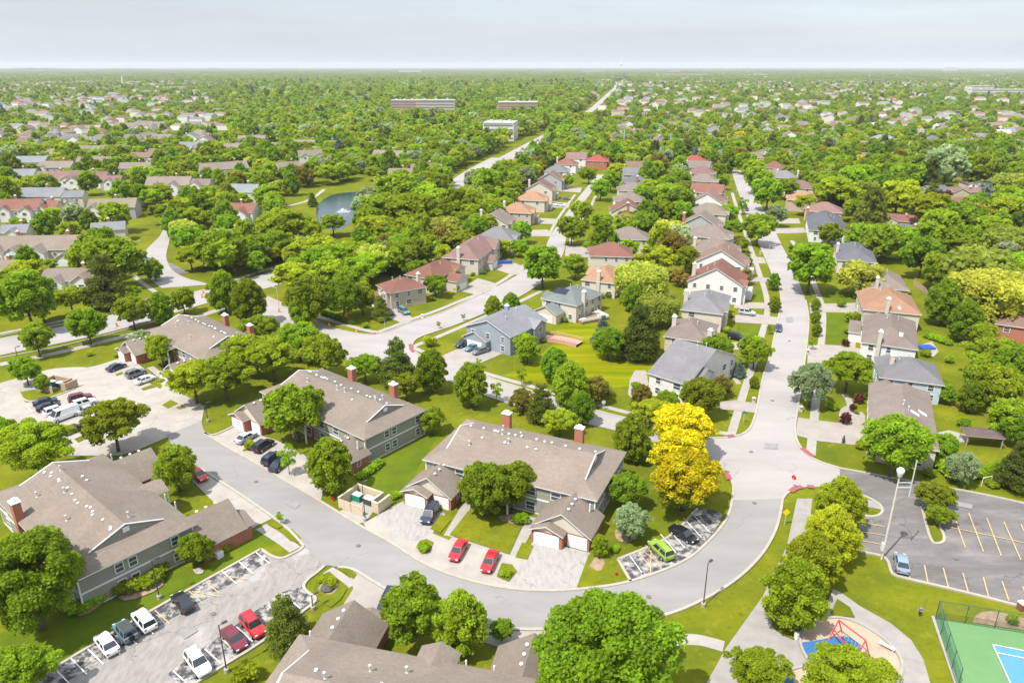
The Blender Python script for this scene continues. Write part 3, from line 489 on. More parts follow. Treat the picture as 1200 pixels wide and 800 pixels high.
def window(parent, x, y, z, face, wd=1.1, h=1.4, bars=True):
    """face 0 -y, 1 +x, 2 +y, 3 -x"""
    k = (round(wd, 2), round(h, 2))
    if k not in WINC:
        b = MB(); f = 0.11
        for q in ((-wd/2-f, wd/2+f, h/2, h/2+f), (-wd/2-f, wd/2+f, -h/2-f, -h/2), (-wd/2-f, -wd/2, -h/2, h/2), (wd/2, wd/2+f, -h/2, h/2), (-wd/2, wd/2, -0.035, 0.035)): b.box(q[0], q[1], -0.07, 0.02, q[2], q[3])
        p = MB(); p.box(-wd/2, wd/2, -0.03, 0.02, -h/2, h/2)
        WINC[k] = (b.mesh('window', TRIM), p.mesh('pane', GLASS))
    a, p = WINC[k]; o = link('window', a, parent); o.location = (x, y, z); o.rotation_euler = (0, 0, face*math.pi/2); link('pane', p, o); return o
GDC = {}
def garage_door(parent, x, y, z, face, wd=4.9, h=2.15):
    k = round(wd, 1)
    if k not in GDC:
        b = MB(); b.box(-wd/2, wd/2, -0.05, 0.02, 0, h)
        for i in range(4): b.box(-wd/2+0.05, wd/2-0.05, -0.075, -0.048, i*h/4+0.04, (i+1)*h/4-0.04)
        GDC[k] = b.mesh('garage_door', TRIM)
    o = link('garage_door', GDC[k], parent); o.location = (x, y, z); o.rotation_euler = (0, 0, face*math.pi/2); return o
DRC = {}
def door(parent, x, y, z, face, m=None):
    if 'd' not in DRC:
        b = MB(); b.box(-0.5, 0.5, -0.05, 0.02, 0, 2.1); DRC['d'] = b.mesh('door', mat('door_paint', (0.3, 0.08, 0.06), 0.6)); h = MB(); h.box(0.34, 0.42, -0.11, -0.05, 0.95, 1.05); DRC['h'] = h.mesh('handle', METALD)
    o = link('door', DRC['d'], parent); o.location = (x, y, z); o.rotation_euler = (0, 0, face*math.pi/2); link('handle', DRC['h'], o)
def chimney(parent, x, y, z0, z1, m, wd=1.0, dp=0.9):
    b = MB(); b.box(x-wd/2, x+wd/2, y-dp/2, y+dp/2, z0, z1); o = b.build('chimney', m, parent)
    c = MB(); c.box(x-wd/2-0.1, x+wd/2+0.1, y-dp/2-0.1, y+dp/2+0.1, z1, z1+0.14); c.box(x-0.28, x+0.28, y-0.2, y+0.2, z1+0.14, z1+0.5); c.box(x-0.36, x+0.36, y-0.28, y+0.28, z1+0.5, z1+0.56)
    c.build('chimney_cap', VENTW, o); return o
def vent_mesh():
    b = MB(); b.lathe([(0.13, -0.1), (0.13, 0.07), (0.24, 0.08), (0.2, 0.18), (0.06, 0.23)], n=9); return b.mesh('roof_vent', VENTW)
def pipe_mesh():
    b = MB(); b.tube((0, 0, -0.2), (0, 0, 0.75), 0.09, n=8); b.lathe([(0.18, 0.75), (0.2, 0.85), (0.05, 0.95)], n=8); b.lathe([(0.22, -0.05), (0.12, 0.1)], n=8); return b.mesh('vent_pipe', METALG)
VENT, PIPE = vent_mesh(), pipe_mesh()
HOUSES = []      # (x, y, radius) where no tree may stand
def apartment(name, o, ang, Ln, Wd, label, roof='tan', wall='green', det=2, wings=((-0.8, 7.4, 5.0), (22.6, 31.4, 6.0)), seed=1, chim=(10.5, 22.0), mirror=False):
    """two storey block; local x runs along the front from its left end, y from the front wall to the back; garage wings stand out to -y"""
    r = random.Random(seed); root = thing(name, o, ang, label, 'building', 'apartment blocks round the curving drive' if det > 1 else None)
    s, e, ov = 0.375, 5.5, 0.5; rm = [roofm(roof), TRIM, wallm(wall)]
    b = MB(); b.box(0, Ln, 0, Wd, -0.2, e-0.06); b.build('wall', wallm(wall), root)
    b = MB()
    for z in (0.0, 2.62, 5.12):
        for q in ((-0.05, Ln+0.05, -0.05, 0.0), (-0.05, Ln+0.05, Wd, Wd+0.05), (-0.05, 0, 0, Wd), (Ln, Ln+0.05, 0, Wd)): b.box(*q, z, z+(0.26 if z else 0.15))
    for x, y in ((0, 0), (Ln, 0), (0, Wd), (Ln, Wd)): b.box(x-0.1, x+0.1, y-0.1, y+0.1, -0.1, e-0.07)
    b.build('trim_board', TRIM, root)
    pl, wl = dutch_polys(-ov, Ln+ov, -ov, Wd+ov, e-s*ov+0.08, s, 3.2, 3.2)
    ro = roof_build('roof', pl, rm, root, walls=wl)
    for xe, sx in ((2.62, -1), (Ln-2.62, 1)):                        # white rakes and a small vent on each gablet
        g = MB()
        zr = e-s*ov+0.08+s*(Wd+2*ov)/2; zb = e-s*ov+0.08+s*3.2; ym = Wd/2; hw = (Wd+2*ov)/2-3.2
        xx = xe+sx*0.06
        for sy in (-1, 1): g.tube((xx, ym+sy*hw, zb+0.02), (xx, ym, zr-0.02), 0.11, n=4)
        g.box(xx-0.06, xx+0.06, ym-0.45, ym+0.45, zr-1.25, zr-0.5)
        g.build('gable_trim', TRIM, ro)
    zroof = lambda x, y: e-s*ov+0.1+s*min(y+ov, Wd+ov-y)
    for k in range(9 if det > 1 else 0):
        v = link('roof_vent', VENT, root); x = r.uniform(3, Ln-3); y = Wd/2+r.choice((1.2, 1.4, 1.8, -1.6)); v.location = (x, y, zroof(x, y))
    for k in range(10 if det > 1 else 0):
        v = link('roof_vent', VENT, root); x = Ln*(0.12+0.085*k)+r.uniform(-.3, .3); y = Wd/2+1.3+r.uniform(-.2, .7); v.location = (x, y, zroof(x, y))
    for k in range(5 if det > 1 else 0):
        v = link('vent_pipe', PIPE, root); x = r.uniform(4, Ln-4); y = r.uniform(3, Wd-3); v.location = (x, y, zroof(x, y))
    for cx in chim: chimney(root, cx, Wd+0.1, -0.1, e+2.9, BRICK, 1.5, 1.1)
    # windows: both floors, all four sides
    for z in (1.35, 4.05):
        for x in np.arange(2.2, Ln-1.2, 4.3):
            window(root, float(x), 0, z, 0, 1.5, 1.35); window(root, float(x), Wd, z, 2, 1.5, 1.35)
        for y in (5.2, 7.0, 13.0):
            if y < Wd-1.5: window(root, Ln, y, z, 1, 1.0, 1.3); window(root, 0, Wd-y, z, 3, 1.0, 1.3)
    # recessed balconies seen on the front corners
    if det > 1:
        for bx in (Ln-2.0, 9.6):
            q = MB(); q.box(bx-1.7, bx+1.7, -1.5, -0.02, 2.72, 2.86); q.box(bx-1.7, bx+1.7, -1.5, -1.44, 3.72, 3.8)
            for i in range(13): xx = bx-1.65+i*0.275; q.box(xx-0.025, xx+0.025, -1.49, -1.45, 2.86, 3.72)
            for xx in (bx-1.65, bx+1.65): q.box(xx-0.09, xx+0.09, -1.5, -1.32, 0, 5.2)
            q.build('balcony', TRIM, root)
    for (x0, x1, dp) in wings:
        if mirror: x0, x1 = Ln-x1, Ln-x0
        ev, s2 = 2.75, 0.66; xm = (x0+x1)/2; zr = ev+s2*((x1-x0)/2+0.4)-s2*0.4; yb = 0.35
        wg = MB(); wg.box(x0, x1, -dp, -0.03, -0.2, ev-0.05); wo = wg.build('garage_wing', BRICK, root)
        # gable front in pale panels and its door
        gm = MB(); gm.face([(x0, -dp-0.01, ev-0.3), (x1, -dp-0.01, ev-0.3), (xm, -dp-0.01, zr-0.1)]); gm.build('gable', wallm('cream'), wo)
        pr = gable_polys(x0-0.4, x1+0.4, -dp-0.5, yb, ev-s2*0.4+0.05, s2, 'y')
        wr = roof_build('wing_roof', pr, [roofm(roof), TRIM], root)
        if det > 1:
            for k in range(3): v = link('roof_vent', VENT, root); v.location = (xm+0.5, -dp+1.4+k*1.5, zr-0.14)
        w2 = (x1-x0)
        # the lower second gable that juts forward over the left door
        ax0, ax1 = x0-0.1, x0+w2*0.56
        j = MB(); j.box(ax0+0.1, ax1, -dp-1.3, -dp-0.02, -0.2, 2.55); j.build('garage_front', BRICK, wo)
        am = (ax0+ax1)/2; z2 = 2.62+0.42*((ax1-ax0)/2+.3)
        gm = MB(); gm.face([(ax0+0.1, -dp-1.31, 2.5), (ax1, -dp-1.31, 2.5), (am, -dp-1.31, z2-0.14)]); gm.build('gable', wallm('cream'), wo)
        roof_build('wing_roof', gable_polys(ax0-0.2, ax1+0.3, -dp-1.8, -dp+2.6, 2.62, 0.42, 'y'), [roofm(roof), TRIM], root)
        dw = min(4.6, (ax1-ax0)-0.9); garage_door(wo, am, -dp-1.32, 0.02, 0, round(dw, 1)); garage_door(wo, (ax1+x1)/2+0.05, -dp-0.02, 0.02, 0, round(max(2.2, (x1-ax1)-0.8), 1))
        window(wo, x1, -dp/2, 1.5, 1, 0.7, 0.9)
    # entry porch in the middle with its own little gable roof on white posts
    px = Ln*0.47
    roof_build('porch_roof', gable_polys(px-2.4, px+2.4, -2.6, 6.5, 5.0, 0.45, 'y'), [roofm(roof), TRIM], root)
    for q in (px-2.1, px+2.1): pb = MB(); pb.box(q-0.12, q+0.12, -2.4, -2.16, -0.1, 4.9); pb.build('porch_post', TRIM, root)
    door(root, px-1.0, -0.01, 0, 0); door(root, px+1.0, -0.01, 0, 0)
    for i in range(5):
        c = root.matrix_basis if False else None
        x = Ln*(i+0.5)/5; HOUSES.append((o[0]+math.cos(ang)*x-math.sin(ang)*Wd/2, o[1]+math.sin(ang)*x+math.cos(ang)*Wd/2, Wd/2+1.5))
    return root
def V2(ang): return Vector((math.cos(ang), math.sin(ang), 0))
# C in the middle, B behind it, A at lower left, L behind B, D at the bottom edge
angC = R(-24); apartment('apartment_building', Vector((-14.7, 108.8, 0)), angC, 30.2, 15.8, 'tan roofed two storey apartment block with two red cars on its front paving', seed=3, chim=(8.0, 22.1))
angB = R(-39); oB = Vector((-26.6, 116.2, 0))-V2(angB)*32.0; apartment('apartment_building', oB, angB, 32.0, 14.8, 'tan roofed apartment block behind the tree with dark cars parked along its front', seed=4, wings=((-1.0, 7.6, 5.8), (25.0, 32.8, 4.6)), chim=(10.5, 23.5))
angL = R(-41); oL = Vector((-70.0, 153.2, 0))-V2(angL)*30.0; apartment('apartment_building', oL, angL, 29.6, 15.0, 'tan roofed apartment block between the boulevard and the pale parking lot', seed=5, wings=((-0.6, 7.0, 6.2), (22.0, 29.6, 6.0)), chim=(12.0, 24.0))
angA = math.atan2(0.644, -0.765); apartment('apartment_building', Vector((-46.9, 89.8, 0)), angA, 31.2, 15.7, 'olive sided apartment block at lower left, brick chimneys along its back', seed=6, wings=((-2.6, 6.2, 6.4), (22.8, 31.4, 6.2)), chim=(7.4, 20.7))
angD = math.pi-0.237; apartment('apartment_building', Vector((5.4, 60.0, 0)), angD, 31.0, 16.0, 'tan roofed apartment block cut by the bottom edge, its front turned away', seed=8, wings=((0.4, 8.6, 6.6), (23.6, 31.8, 6.8)), chim=(9, 22))
# ------------------------------------------------------------------ houses
HN = [0]
def house(o, ang, Ln, Wd, label, roof='tan', wall='cream', rt='hip', eave=5.4, s=0.48, det=2, front=0, wing=None, chim=None, name='house', group=None, base=None, front_gable=True, ov=0.45):
    """o = corner; local x along Ln, y along Wd; front: side that looks at the street (0 -y, 1 +x, 2 +y, 3 -x); wing = (side, from, to, depth, eave)"""
    HN[0] += 1; r = random.Random(HN[0]*13+5); root = thing(name, o, ang, label, 'house', group)
    wm, rm = wallm(wall), [roofm(roof), TRIM, wallm(wall)]
    b = MB(); e = eave
    hipd = rt == 'hip'
    b.box(0, Ln, 0, Wd, -0.2, e-0.05)
    alongx = (Ln >= Wd) if rt == 'hip' else rt == 'gx'
    if rt in ('gx', 'gy'):
        if rt == 'gx':
            zt = e+s*Wd/2-0.12
            for x in (0.0, Ln): b.face([(x, 0, e-0.05), (x, Wd, e-0.05), (x, Wd/2, zt)] if x else [(x, Wd, e-0.05), (x, 0, e-0.05), (x, Wd/2, zt)])
        else:
            zt = e+s*Ln/2-0.12
            for y in (0.0, Wd): b.face([(0, y, e-0.05), (Ln, y, e-0.05), (Ln/2, y, zt)] if not y else [(Ln, y, e-0.05), (0, y, e-0.05), (Ln/2, y, zt)])
    b.build('wall', wm, root)
    ez = e-s*ov+0.06
    if rt == 'hip': pl = hip_polys(-ov, Ln+ov, -ov, Wd+ov, ez, s)
    elif rt == 'gx': pl = gable_polys(-ov, Ln+ov, -ov, Wd+ov, ez, s, 'x')
    else: pl = gable_polys(-ov, Ln+ov, -ov, Wd+ov, ez, s, 'y')
    ro = roof_build('roof', pl, rm, root)
    half = min(Ln, Wd)/2 if rt == 'hip' else (Wd/2 if rt == 'gx' else Ln/2)
    # front projection with its own gable, garage wing
    def proj(side, a, c, dep, ev, nm, wl, rr, door_=False, back=None):
        L_ = Ln if side in (0, 2) else Wd
        T = {0: lambda x, y: (x, y), 2: lambda x, y: (Ln-x, Wd-y), 1: lambda x, y: (Ln-y, x), 3: lambda x, y: (y, Wd-x)}[side]
        s2 = 0.52; hw = (c-a)/2; m_ = (a+c)/2; zr = ev+s2*hw
        q = MB(); p = [T(a, -dep), T(c, -dep), T(c, -0.02), T(a, -0.02)]; q.prism(p, -0.2, ev-0.05)
        f0, f1, ft = T(a, -dep), T(c, -dep), T(m_, -dep)
        q.face([(*f0, ev-0.05), (*f1, ev-0.05), (*ft, zr-0.12)])
        wo = q.build(nm, wl, root)
        bk = back if back is not None else min(half, (zr-ez)/s+0.3)
        g = [[(*T(a-.35, bk), ev-.16), (*T(a-.35, -dep-.4), ev-.16), (*T(m_, -dep-.4), zr+.02), (*T(m_, bk), zr+.02)], [(*T(m_, bk), zr+.02), (*T(m_, -dep-.4), zr+.02), (*T(c+.35, -dep-.4), ev-.16), (*T(c+.35, bk), ev-.16)]]
        roof_build('wing_roof', g, rm, root)
        f = {0: 0, 1: 1, 2: 2, 3: 3}[side]; x, y = T(m_, -dep-0.02)
        if door_: garage_door(wo, x, y, 0.02, f, round(min(4.8, c-a-0.8), 1))
        elif det > 1: window(wo, x, y, 3.7 if ev > 4 else 1.6, f, 1.6, 1.3)
        return wo
    if wing: proj(wing[0], wing[1], wing[2], wing[3], wing[4], 'garage_wing', wallm(base) if base else wm, roof, door_=True)
    if front_gable and det > 0:
        Lf = Ln if front in (0, 2) else Wd; g0 = r.uniform(0.1, 0.25)*Lf if not wing or wing[1] > Lf/2 else r.uniform(0.55, 0.62)*Lf
        proj(front, g0, g0+Lf*0.33, 0.9, e-0.1, 'front_gable', wallm(base) if base else wm, roof)
    if chim:
        cx, cy, cm = chim; chimney(root, cx*Ln, cy*Wd, -0.1, e+s*half*0.72+1.0, {'brick': BRICK, 'pale': BRICKP, 'wall': wm}[cm], 1.1, 0.85)
    if det > 1:
        fl = (1.5, e-1.35) if e > 4 else (1.5,)
        for z in fl:
            for f, Lw in ((0, Ln), (2, Ln), (1, Wd), (3, Wd)):
                n = max(2, int(Lw/3.6))
                for k in range(n):
                    a = Lw*(k+0.5)/n
                    if r.random() < 0.15: continue
                    x, y = {0: (a, -0.01), 2: (a, Wd+0.01), 1: (Ln+0.01, a), 3: (-0.01, a)}[f]
                    window(root, x, y, z, f, r.choice((0.9, 1.1, 1.6)), 1.3)
        for k in range(2): v = link('vent_pipe', PIPE, root); x = Ln*r.uniform(.3, .7); y = Wd*r.uniform(.3, .7); v.location = (x, y, ez+s*min(x+ov if rt != 'gx' else 99, Ln+ov-x if rt != 'gx' else 99, y+ov if rt != 'gy' else 99, Wd+ov-y if rt != 'gy' else 99)-0.05)
        Lf = {0: (Ln*.5, -0.02), 2: (Ln*.5, Wd+.02), 1: (Ln+.02, Wd*.5), 3: (-.02, Wd*.5)}[front]; door(root, Lf[0], Lf[1], 0, front)
    elif det == 1:
        for f, Lw in ((0, Ln), (1, Wd), (3, Wd)):
            for k in range(2):
                a = Lw*(k+0.5)/2; x, y = {0: (a, -0.01), 1: (Ln+0.01, a), 3: (-0.01, a)}[f]; window(root, x, y, e-1.4, f, 1.3, 1.3)
    c, s_ = math.cos(ang), math.sin(ang); HOUSES.append((o[0]+c*Ln/2-s_*Wd/2, o[1]+s_*Ln/2+c*Wd/2, max(Ln, Wd)/2+1.0))
    return root
def qh(a, b, c, label, e=5.4, gz=None, **k):
    """house from three eave corners seen in the photo (a-b one side, b-c the next); local x runs a-b; y to c"""
    A, B, C = (G(*q, e if gz is None else gz) for q in (a, b, c)); x = (B-A); x.z = 0; Lx = x.length; x.normalize(); n = Vector((-x.y, x.x, 0)); Ly = (C-B).dot(n)
    if Ly < 0:      # turn round so that y points to c: swap the ends
        x = -x; n = -n; O = B.copy(); Ly = -Ly
    else: O = A.copy()
    ov = 0.45 if gz is None else 0.0; O = O+x*ov+n*ov; O.z = 0; return house(O, math.atan2(x.y, x.x), Lx-2*ov, Ly-2*ov, label, eave=e, **k)
def ch(u, v, ang, Ln, Wd, label, z=5.5, **k):
    """house from the middle of its roof"""
    p = G(u, v, z); c, s_ = math.cos(ang), math.sin(ang); o = Vector((p.x-c*Ln/2+s_*Wd/2, p.y-s_*Ln/2-c*Wd/2, 0)); return house(o, ang, Ln, Wd, label, **k)
AV = 'houses on the left side of the avenue'; AR = 'houses on the right side of the avenue'; HS = 'houses on the left of the house street'; HM = 'houses in the middle row behind the avenue'
# left side of the avenue, near to far: they look right (+x)
qh((758, 436), (806, 451), (826, 405), 'grey roofed corner house with white mottled brick wall at the crossing', e=5.2, roof='grey', wall='whitebrick', rt='gx', s=0.42, front=1, wing=None, chim=(0.25, 1.0, 'pale'), group=AV)
qh((777, 393), (830, 401), (846, 380), 'low taupe hip roofed house, second up the avenue from the corner', e=4.6, roof='taupe', wall='palebrick', s=0.5, front=1, chim=(0.05, 0.5, 'pale'), group=AV)
qh((797, 362), (848, 368), (858, 346), 'grey hip roofed house with cream walls, third up the avenue', e=5.6, roof='grey', wall='cream', s=0.5, front=1, chim=(-0.03, 0.45, 'pale'), group=AV)
angV = math.atan2(G(917, 345).y-G(902, 420).y, G(917, 345).x-G(902, 420).x)-math.pi/2
LEFTROW = [(841, 328, 'redbrown', 'white', 'gy'), (846, 306, 'brown', 'white', 'gy'), (838, 293, 'taupe', 'cream', 'hip'), (832, 276, 'taupe', 'beige', 'hip'), (822, 264, 'taupe', 'greyw', 'gy'), (831, 249, 'tan', 'cream', 'hip'), (830, 237, 'mauve', 'white', 'gy'), (829, 225, 'redbrown', 'cream', 'gx'), (824, 212, 'taupe', 'paleblue', 'hip'), (822, 203, 'mauve', 'cream', 'hip'), (818, 196, 'taupe', 'beige', 'gx'), (813, 189, 'red', 'beige', 'hip')]
for i, (u, v, rf, wl, rt) in enumerate(LEFTROW):
    ch(u, v, angV, 16.2, 12.5 if i < 8 else 12, f'{ROOFN[rf]} roofed house, {ORD[i+3]} up the left side of the avenue from the corner', roof=rf, wall=wl, rt='hip' if rt == 'hip' else rt, front=1, det=2 if i < 4 else 1, eave=6.2, s=0.58, group=AV, chim=(0.06, 0.3, 'brick' if i in (4, 8) else 'pale') if i % 2 == 0 else None, wing=(1, 6.6, 12.0, 2.4, 2.9))
# right side of the avenue: they look left
qh((1018, 447), (1017, 512), (1097, 500), 'large taupe roofed house with two skylights and a pale driveway', e=4.8, roof='taupe', wall='palebrick', s=0.5, front=3, wing=(3, 0.3, 7.2, 3.0, 2.9), chim=(1.0, 0.45, 'pale'), group=AR)
qh((1024, 417), (1030, 441), (1106, 447), 'dull grey roofed house with white walls beside the pale green tree', e=5.0, roof='grey', wall='paleblue', s=0.52, front=3, wing=(3, 0.2, 5.6, 4.0, 2.9), chim=(0.55, 0.2, 'pale'), group=AR)
qh((1012, 368), (1009, 400), (1076, 403), 'taupe roofed white house with a wide lower roof towards the crossing', e=5.4, roof='taupe', wall='white', s=0.5, front=3, wing=(0, 0.6, 8.0, 3.2, 2.9), chim=(1.02, 0.3, 'pale'), group=AR)
qh((1003, 340), (1011, 362), (1079, 365), 'orange tan hip roofed house above the square mown lawn', e=5.4, roof='orange', wall='cream', s=0.5, front=3, wing=(3, 0.6, 7.0, 2.5, 3.0), chim=(1.02, 0.4, 'pale'), group=AR)
qh((1008, 318), (1016, 336), (1064, 336), 'brown roofed house half hidden by a pale drooping tree', e=5.0, roof='taupe', wall='beige', s=0.5, front=3, chim=(1.0, 0.2, 'pale'), group=AR)
qh((977, 286), (981, 304), (1028, 306), 'charcoal hip roofed house with two pale chimneys beside the avenue', e=5.2, roof='darkgrey', wall='cream', s=0.5, front=3, chim=(0.55, 0.0, 'pale'), group=AR)
qh((944, 251), (948, 269), (994, 271), 'charcoal roofed house with a red brick front, right of the avenue', e=5.2, roof='darkgrey', wall='white', base='brick', s=0.5, front=3, chim=(0.1, 0.0, 'brick'), group=AR)
RIGHTROW = [(966, 246, 'mauve', 'beige'), (942, 233, 'orange', 'pink'), (938, 219, 'mauve', 'cream'), (919, 207, 'grey', 'cream'), (907, 196, 'redbrown', 'pink'), (884, 184, 'tan', 'cream')]
for i, (u, v, rf, wl) in enumerate(RIGHTROW):
    ch(u, v, angV, 15, 12.5, f'{ROOFN[rf]} roofed house, {ORD[i]} beyond the charcoal brick fronted house right of the avenue', roof=rf, wall=wl, front=3, det=1, eave=5.8, s=0.55, group=AR, chim=(1.0, 0.5, 'pale') if i % 2 else None)
# the house street, left side, near to far
qh((440, 333), (457, 343), (487, 328), 'red brown roofed house with a wooden garage door and stone front', e=5.4, roof='redbrown', wall='beige', base='palebrick', rt='hip', s=0.5, front=0, wing=(0, 0.2, 5.8, 3.5, 2.9), chim=(0.5, 1.0, 'pale'), group=HS)
qh((473, 321), (508, 327), (531, 309), 'red brown hip roofed house with dark gable over its front, next to the smaller one', e=5.2, roof='redbrown', wall='palebrick', s=0.55, front=1, group=HS, chim=None, wing=(1, 5.5, 12, 5.0, 3.6))
qh((517, 301), (561, 304), (584, 282), 'big mauve roofed pale brick house with white chimney and blue tarpaulin', e=5.8, roof='mauve', wall='palebrick', s=0.55, front=1, wing=(1, 7.5, 14, 3.0, 3.2), group=HS, chim=(0.45, 0.0, 'pale'))
ang3 = math.atan2(G(646, 274).y-G(575, 340).y, G(646, 274).x-G(575, 340).x)-math.pi/2; ang3b = math.atan2(G(700, 205).y-G(646, 274).y, G(700, 205).x-G(646, 274).x)-math.pi/2
H3 = [(584, 277, 'grey', 'greyw', 'hip'), (581, 259, 'taupe', 'cream', 'gy'), (607, 247, 'orange', 'beige', 'hip'), (624, 233, 'orange', 'cream', 'hip'), (634, 221, 'mauve', 'cream', 'gy'), (646, 210, 'mauve', 'greyw', 'gy'), (653, 200, 'grey', 'white', 'hip'), (664, 192, 'redbrown', 'white', 'hip'), (676, 185, 'mauve', 'white', 'gx'), (700, 188, 'red', 'brick', 'hip')]
for i, (u, v, rf, wl, rt) in enumerate(H3):
    ch(u, v, ang3 if i < 2 else ang3b, 14.5, 12.5, f'{ROOFN[rf]} roofed house, {ORD[i]} beyond the big pale brick house on the house street', roof=rf, wall=wl, rt=rt, front=1, det=2 if i < 3 else 1, eave=5.9, s=0.56, group=HS, chim=(0.05, 0.5, 'pale') if i in (1, 2, 4, 7) else None, wing=(1, 6.4, 11.8, 2.2, 2.9) if i > 1 else None)
# the middle row between house street and avenue
qh((547, 403), (598, 417), (647, 398), 'long blue grey sided house with three cars on its driveway', e=5.2, gz=0.0, roof='bluegrey', wall='blue', rt='gy', s=0.4, front=1, group=HM, wing=(0, 0.3, 7.6, 1.6, 3.0), chim=(0.3, 0.75, 'wall'))
qh((634, 349), (676, 358), (699, 341), 'slate green hip roofed house with a dark solar panel and a raised deck', e=5.4, roof='teal', wall='cream', s=0.5, front=3, wing=(0, 0.2, 7.5, 4.5, 3.0), group=HM, chim=(1.02, 0.25, 'pale'))
qh((680, 327), (722, 332), (727, 316), 'orange tan hip roofed house behind the big weeping trees', e=5.2, roof='orange', wall='cream', s=0.52, front=3, group=HM, chim=(0.5, 0.0, 'pale'))
MIDROW = [(716, 296, 'redbrown', 'cream', 'hip'), (737, 277, 'taupe', 'cream', 'hip'), (733, 260, 'redbrown', 'cream', 'hip'), (735, 246, 'redbrown', 'cream', 'gy'), (738, 234, 'taupe', 'white', 'hip'), (741, 222, 'taupe', 'cream', 'hip'), (746, 213, 'darkgrey', 'blue', 'hip'), (744, 204, 'grey', 'greyw', 'gx'), (747, 196, 'brown', 'beige', 'gx')]
for i, (u, v, rf, wl, rt) in enumerate(MIDROW):
    ch(u, v, ang3b+R(6), 14.5, 12.5, f'{ROOFN[rf]} roofed house, {ORD[i]} behind the weeping trees in the middle row', roof=rf, wall=wl, rt=rt, front=3, det=2 if i < 2 else 1, eave=5.9, s=0.56, group=HM, chim=(0.5, 0.02, 'brick') if i in (3, 6) else None)
# ================================================================== vegetation
def leaf_mat(name, col, var=0.36, trans=0.57, hv=1.0):
    """leaf: per-leaf tint from a random attribute, light passing through from behind"""
    m, n, lk, b = new_mat(name); b.inputs['Roughness'].default_value = 0.7; b.inputs['Specular IOR Level'].default_value = 0.06
    at = n.new('ShaderNodeAttribute'); at.attribute_name = 'tint'; oi = n.new('ShaderNodeObjectInfo')
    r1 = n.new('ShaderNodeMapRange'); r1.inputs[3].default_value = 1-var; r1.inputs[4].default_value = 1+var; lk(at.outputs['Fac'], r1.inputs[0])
    r2 = n.new('ShaderNodeMapRange'); r2.inputs[3].default_value = 0.76; r2.inputs[4].default_value = 1.26; lk(oi.outputs['Random'], r2.inputs[0])
    mm = n.new('ShaderNodeMath'); mm.operation = 'MULTIPLY'; lk(r1.outputs[0], mm.inputs[0]); lk(r2.outputs[0], mm.inputs[1])
    hs = n.new('ShaderNodeHueSaturation'); hs.inputs['Color'].default_value = (*col, 1); lk(mm.outputs[0], hs.inputs['Value'])
    hr = n.new('ShaderNodeMapRange'); hr.inputs[3].default_value = 0.5-0.016*hv; hr.inputs[4].default_value = 0.5+0.024*hv
    fr = n.new('ShaderNodeMath'); fr.operation = 'FRACT'; mu = n.new('ShaderNodeMath'); mu.operation = 'MULTIPLY'; mu.inputs[1].default_value = 7.31; lk(oi.outputs['Random'], mu.inputs[0]); lk(mu.outputs[0], fr.inputs[0]); lk(fr.outputs[0], hr.inputs[0]); lk(hr.outputs[0], hs.inputs['Hue'])
    lk(hs.outputs[0], b.inputs['Base Color'])
    t = n.new('ShaderNodeBsdfTranslucent'); hs2 = n.new('ShaderNodeHueSaturation'); hs2.inputs['Value'].default_value = 1.25; hs2.inputs['Hue'].default_value = 0.49; lk(hs.outputs[0], hs2.inputs['Color']); lk(hs2.outputs[0], t.inputs[0])
    x = n.new('ShaderNodeMixShader'); x.inputs[0].default_value = trans; lk(b.outputs[0], x.inputs[1]); lk(t.outputs[0], x.inputs[2]); lk(x.outputs[0], n['Material Output'].inputs[0]); return m
LEAF = {'M': leaf_mat('leaf_mid_green', (0.259, 0.353, 0.020)), 'L': leaf_mat('leaf_yellow_green', (0.298, 0.382, 0.020)), 'Y': leaf_mat('leaf_golden', (0.62, 0.5, 0.006), 0.45, 0.34, 0.3), 'P': leaf_mat('leaf_fresh_green', (0.245, 0.348, 0.020)),
        'C': leaf_mat('needle_dark', (0.154, 0.196, 0.030)), 'S': leaf_mat('needle_blue', (0.192, 0.260, 0.200)), 'W': leaf_mat('leaf_pale', (0.384, 0.431, 0.060)), 'R': leaf_mat('leaf_purple', (0.173, 0.044, 0.045)), 'B': leaf_mat('leaf_bronze', (0.278, 0.235, 0.040)), 'H': leaf_mat('leaf_hedge', (0.317, 0.421, 0.020)), 'X': leaf_mat('leaf_silver', (0.346, 0.421, 0.200)),
        'K': leaf_mat('leaf_young', (0.288, 0.402, 0.020)), 'D': leaf_mat('leaf_distant', (0.211, 0.274, 0.020))}
LEAF['Q'] = leaf_mat('leaf_olive', (0.341, 0.407, 0.020))
BARK = mat('bark', (0.13, 0.1, 0.075), 0.95, 0.25, 3.0)
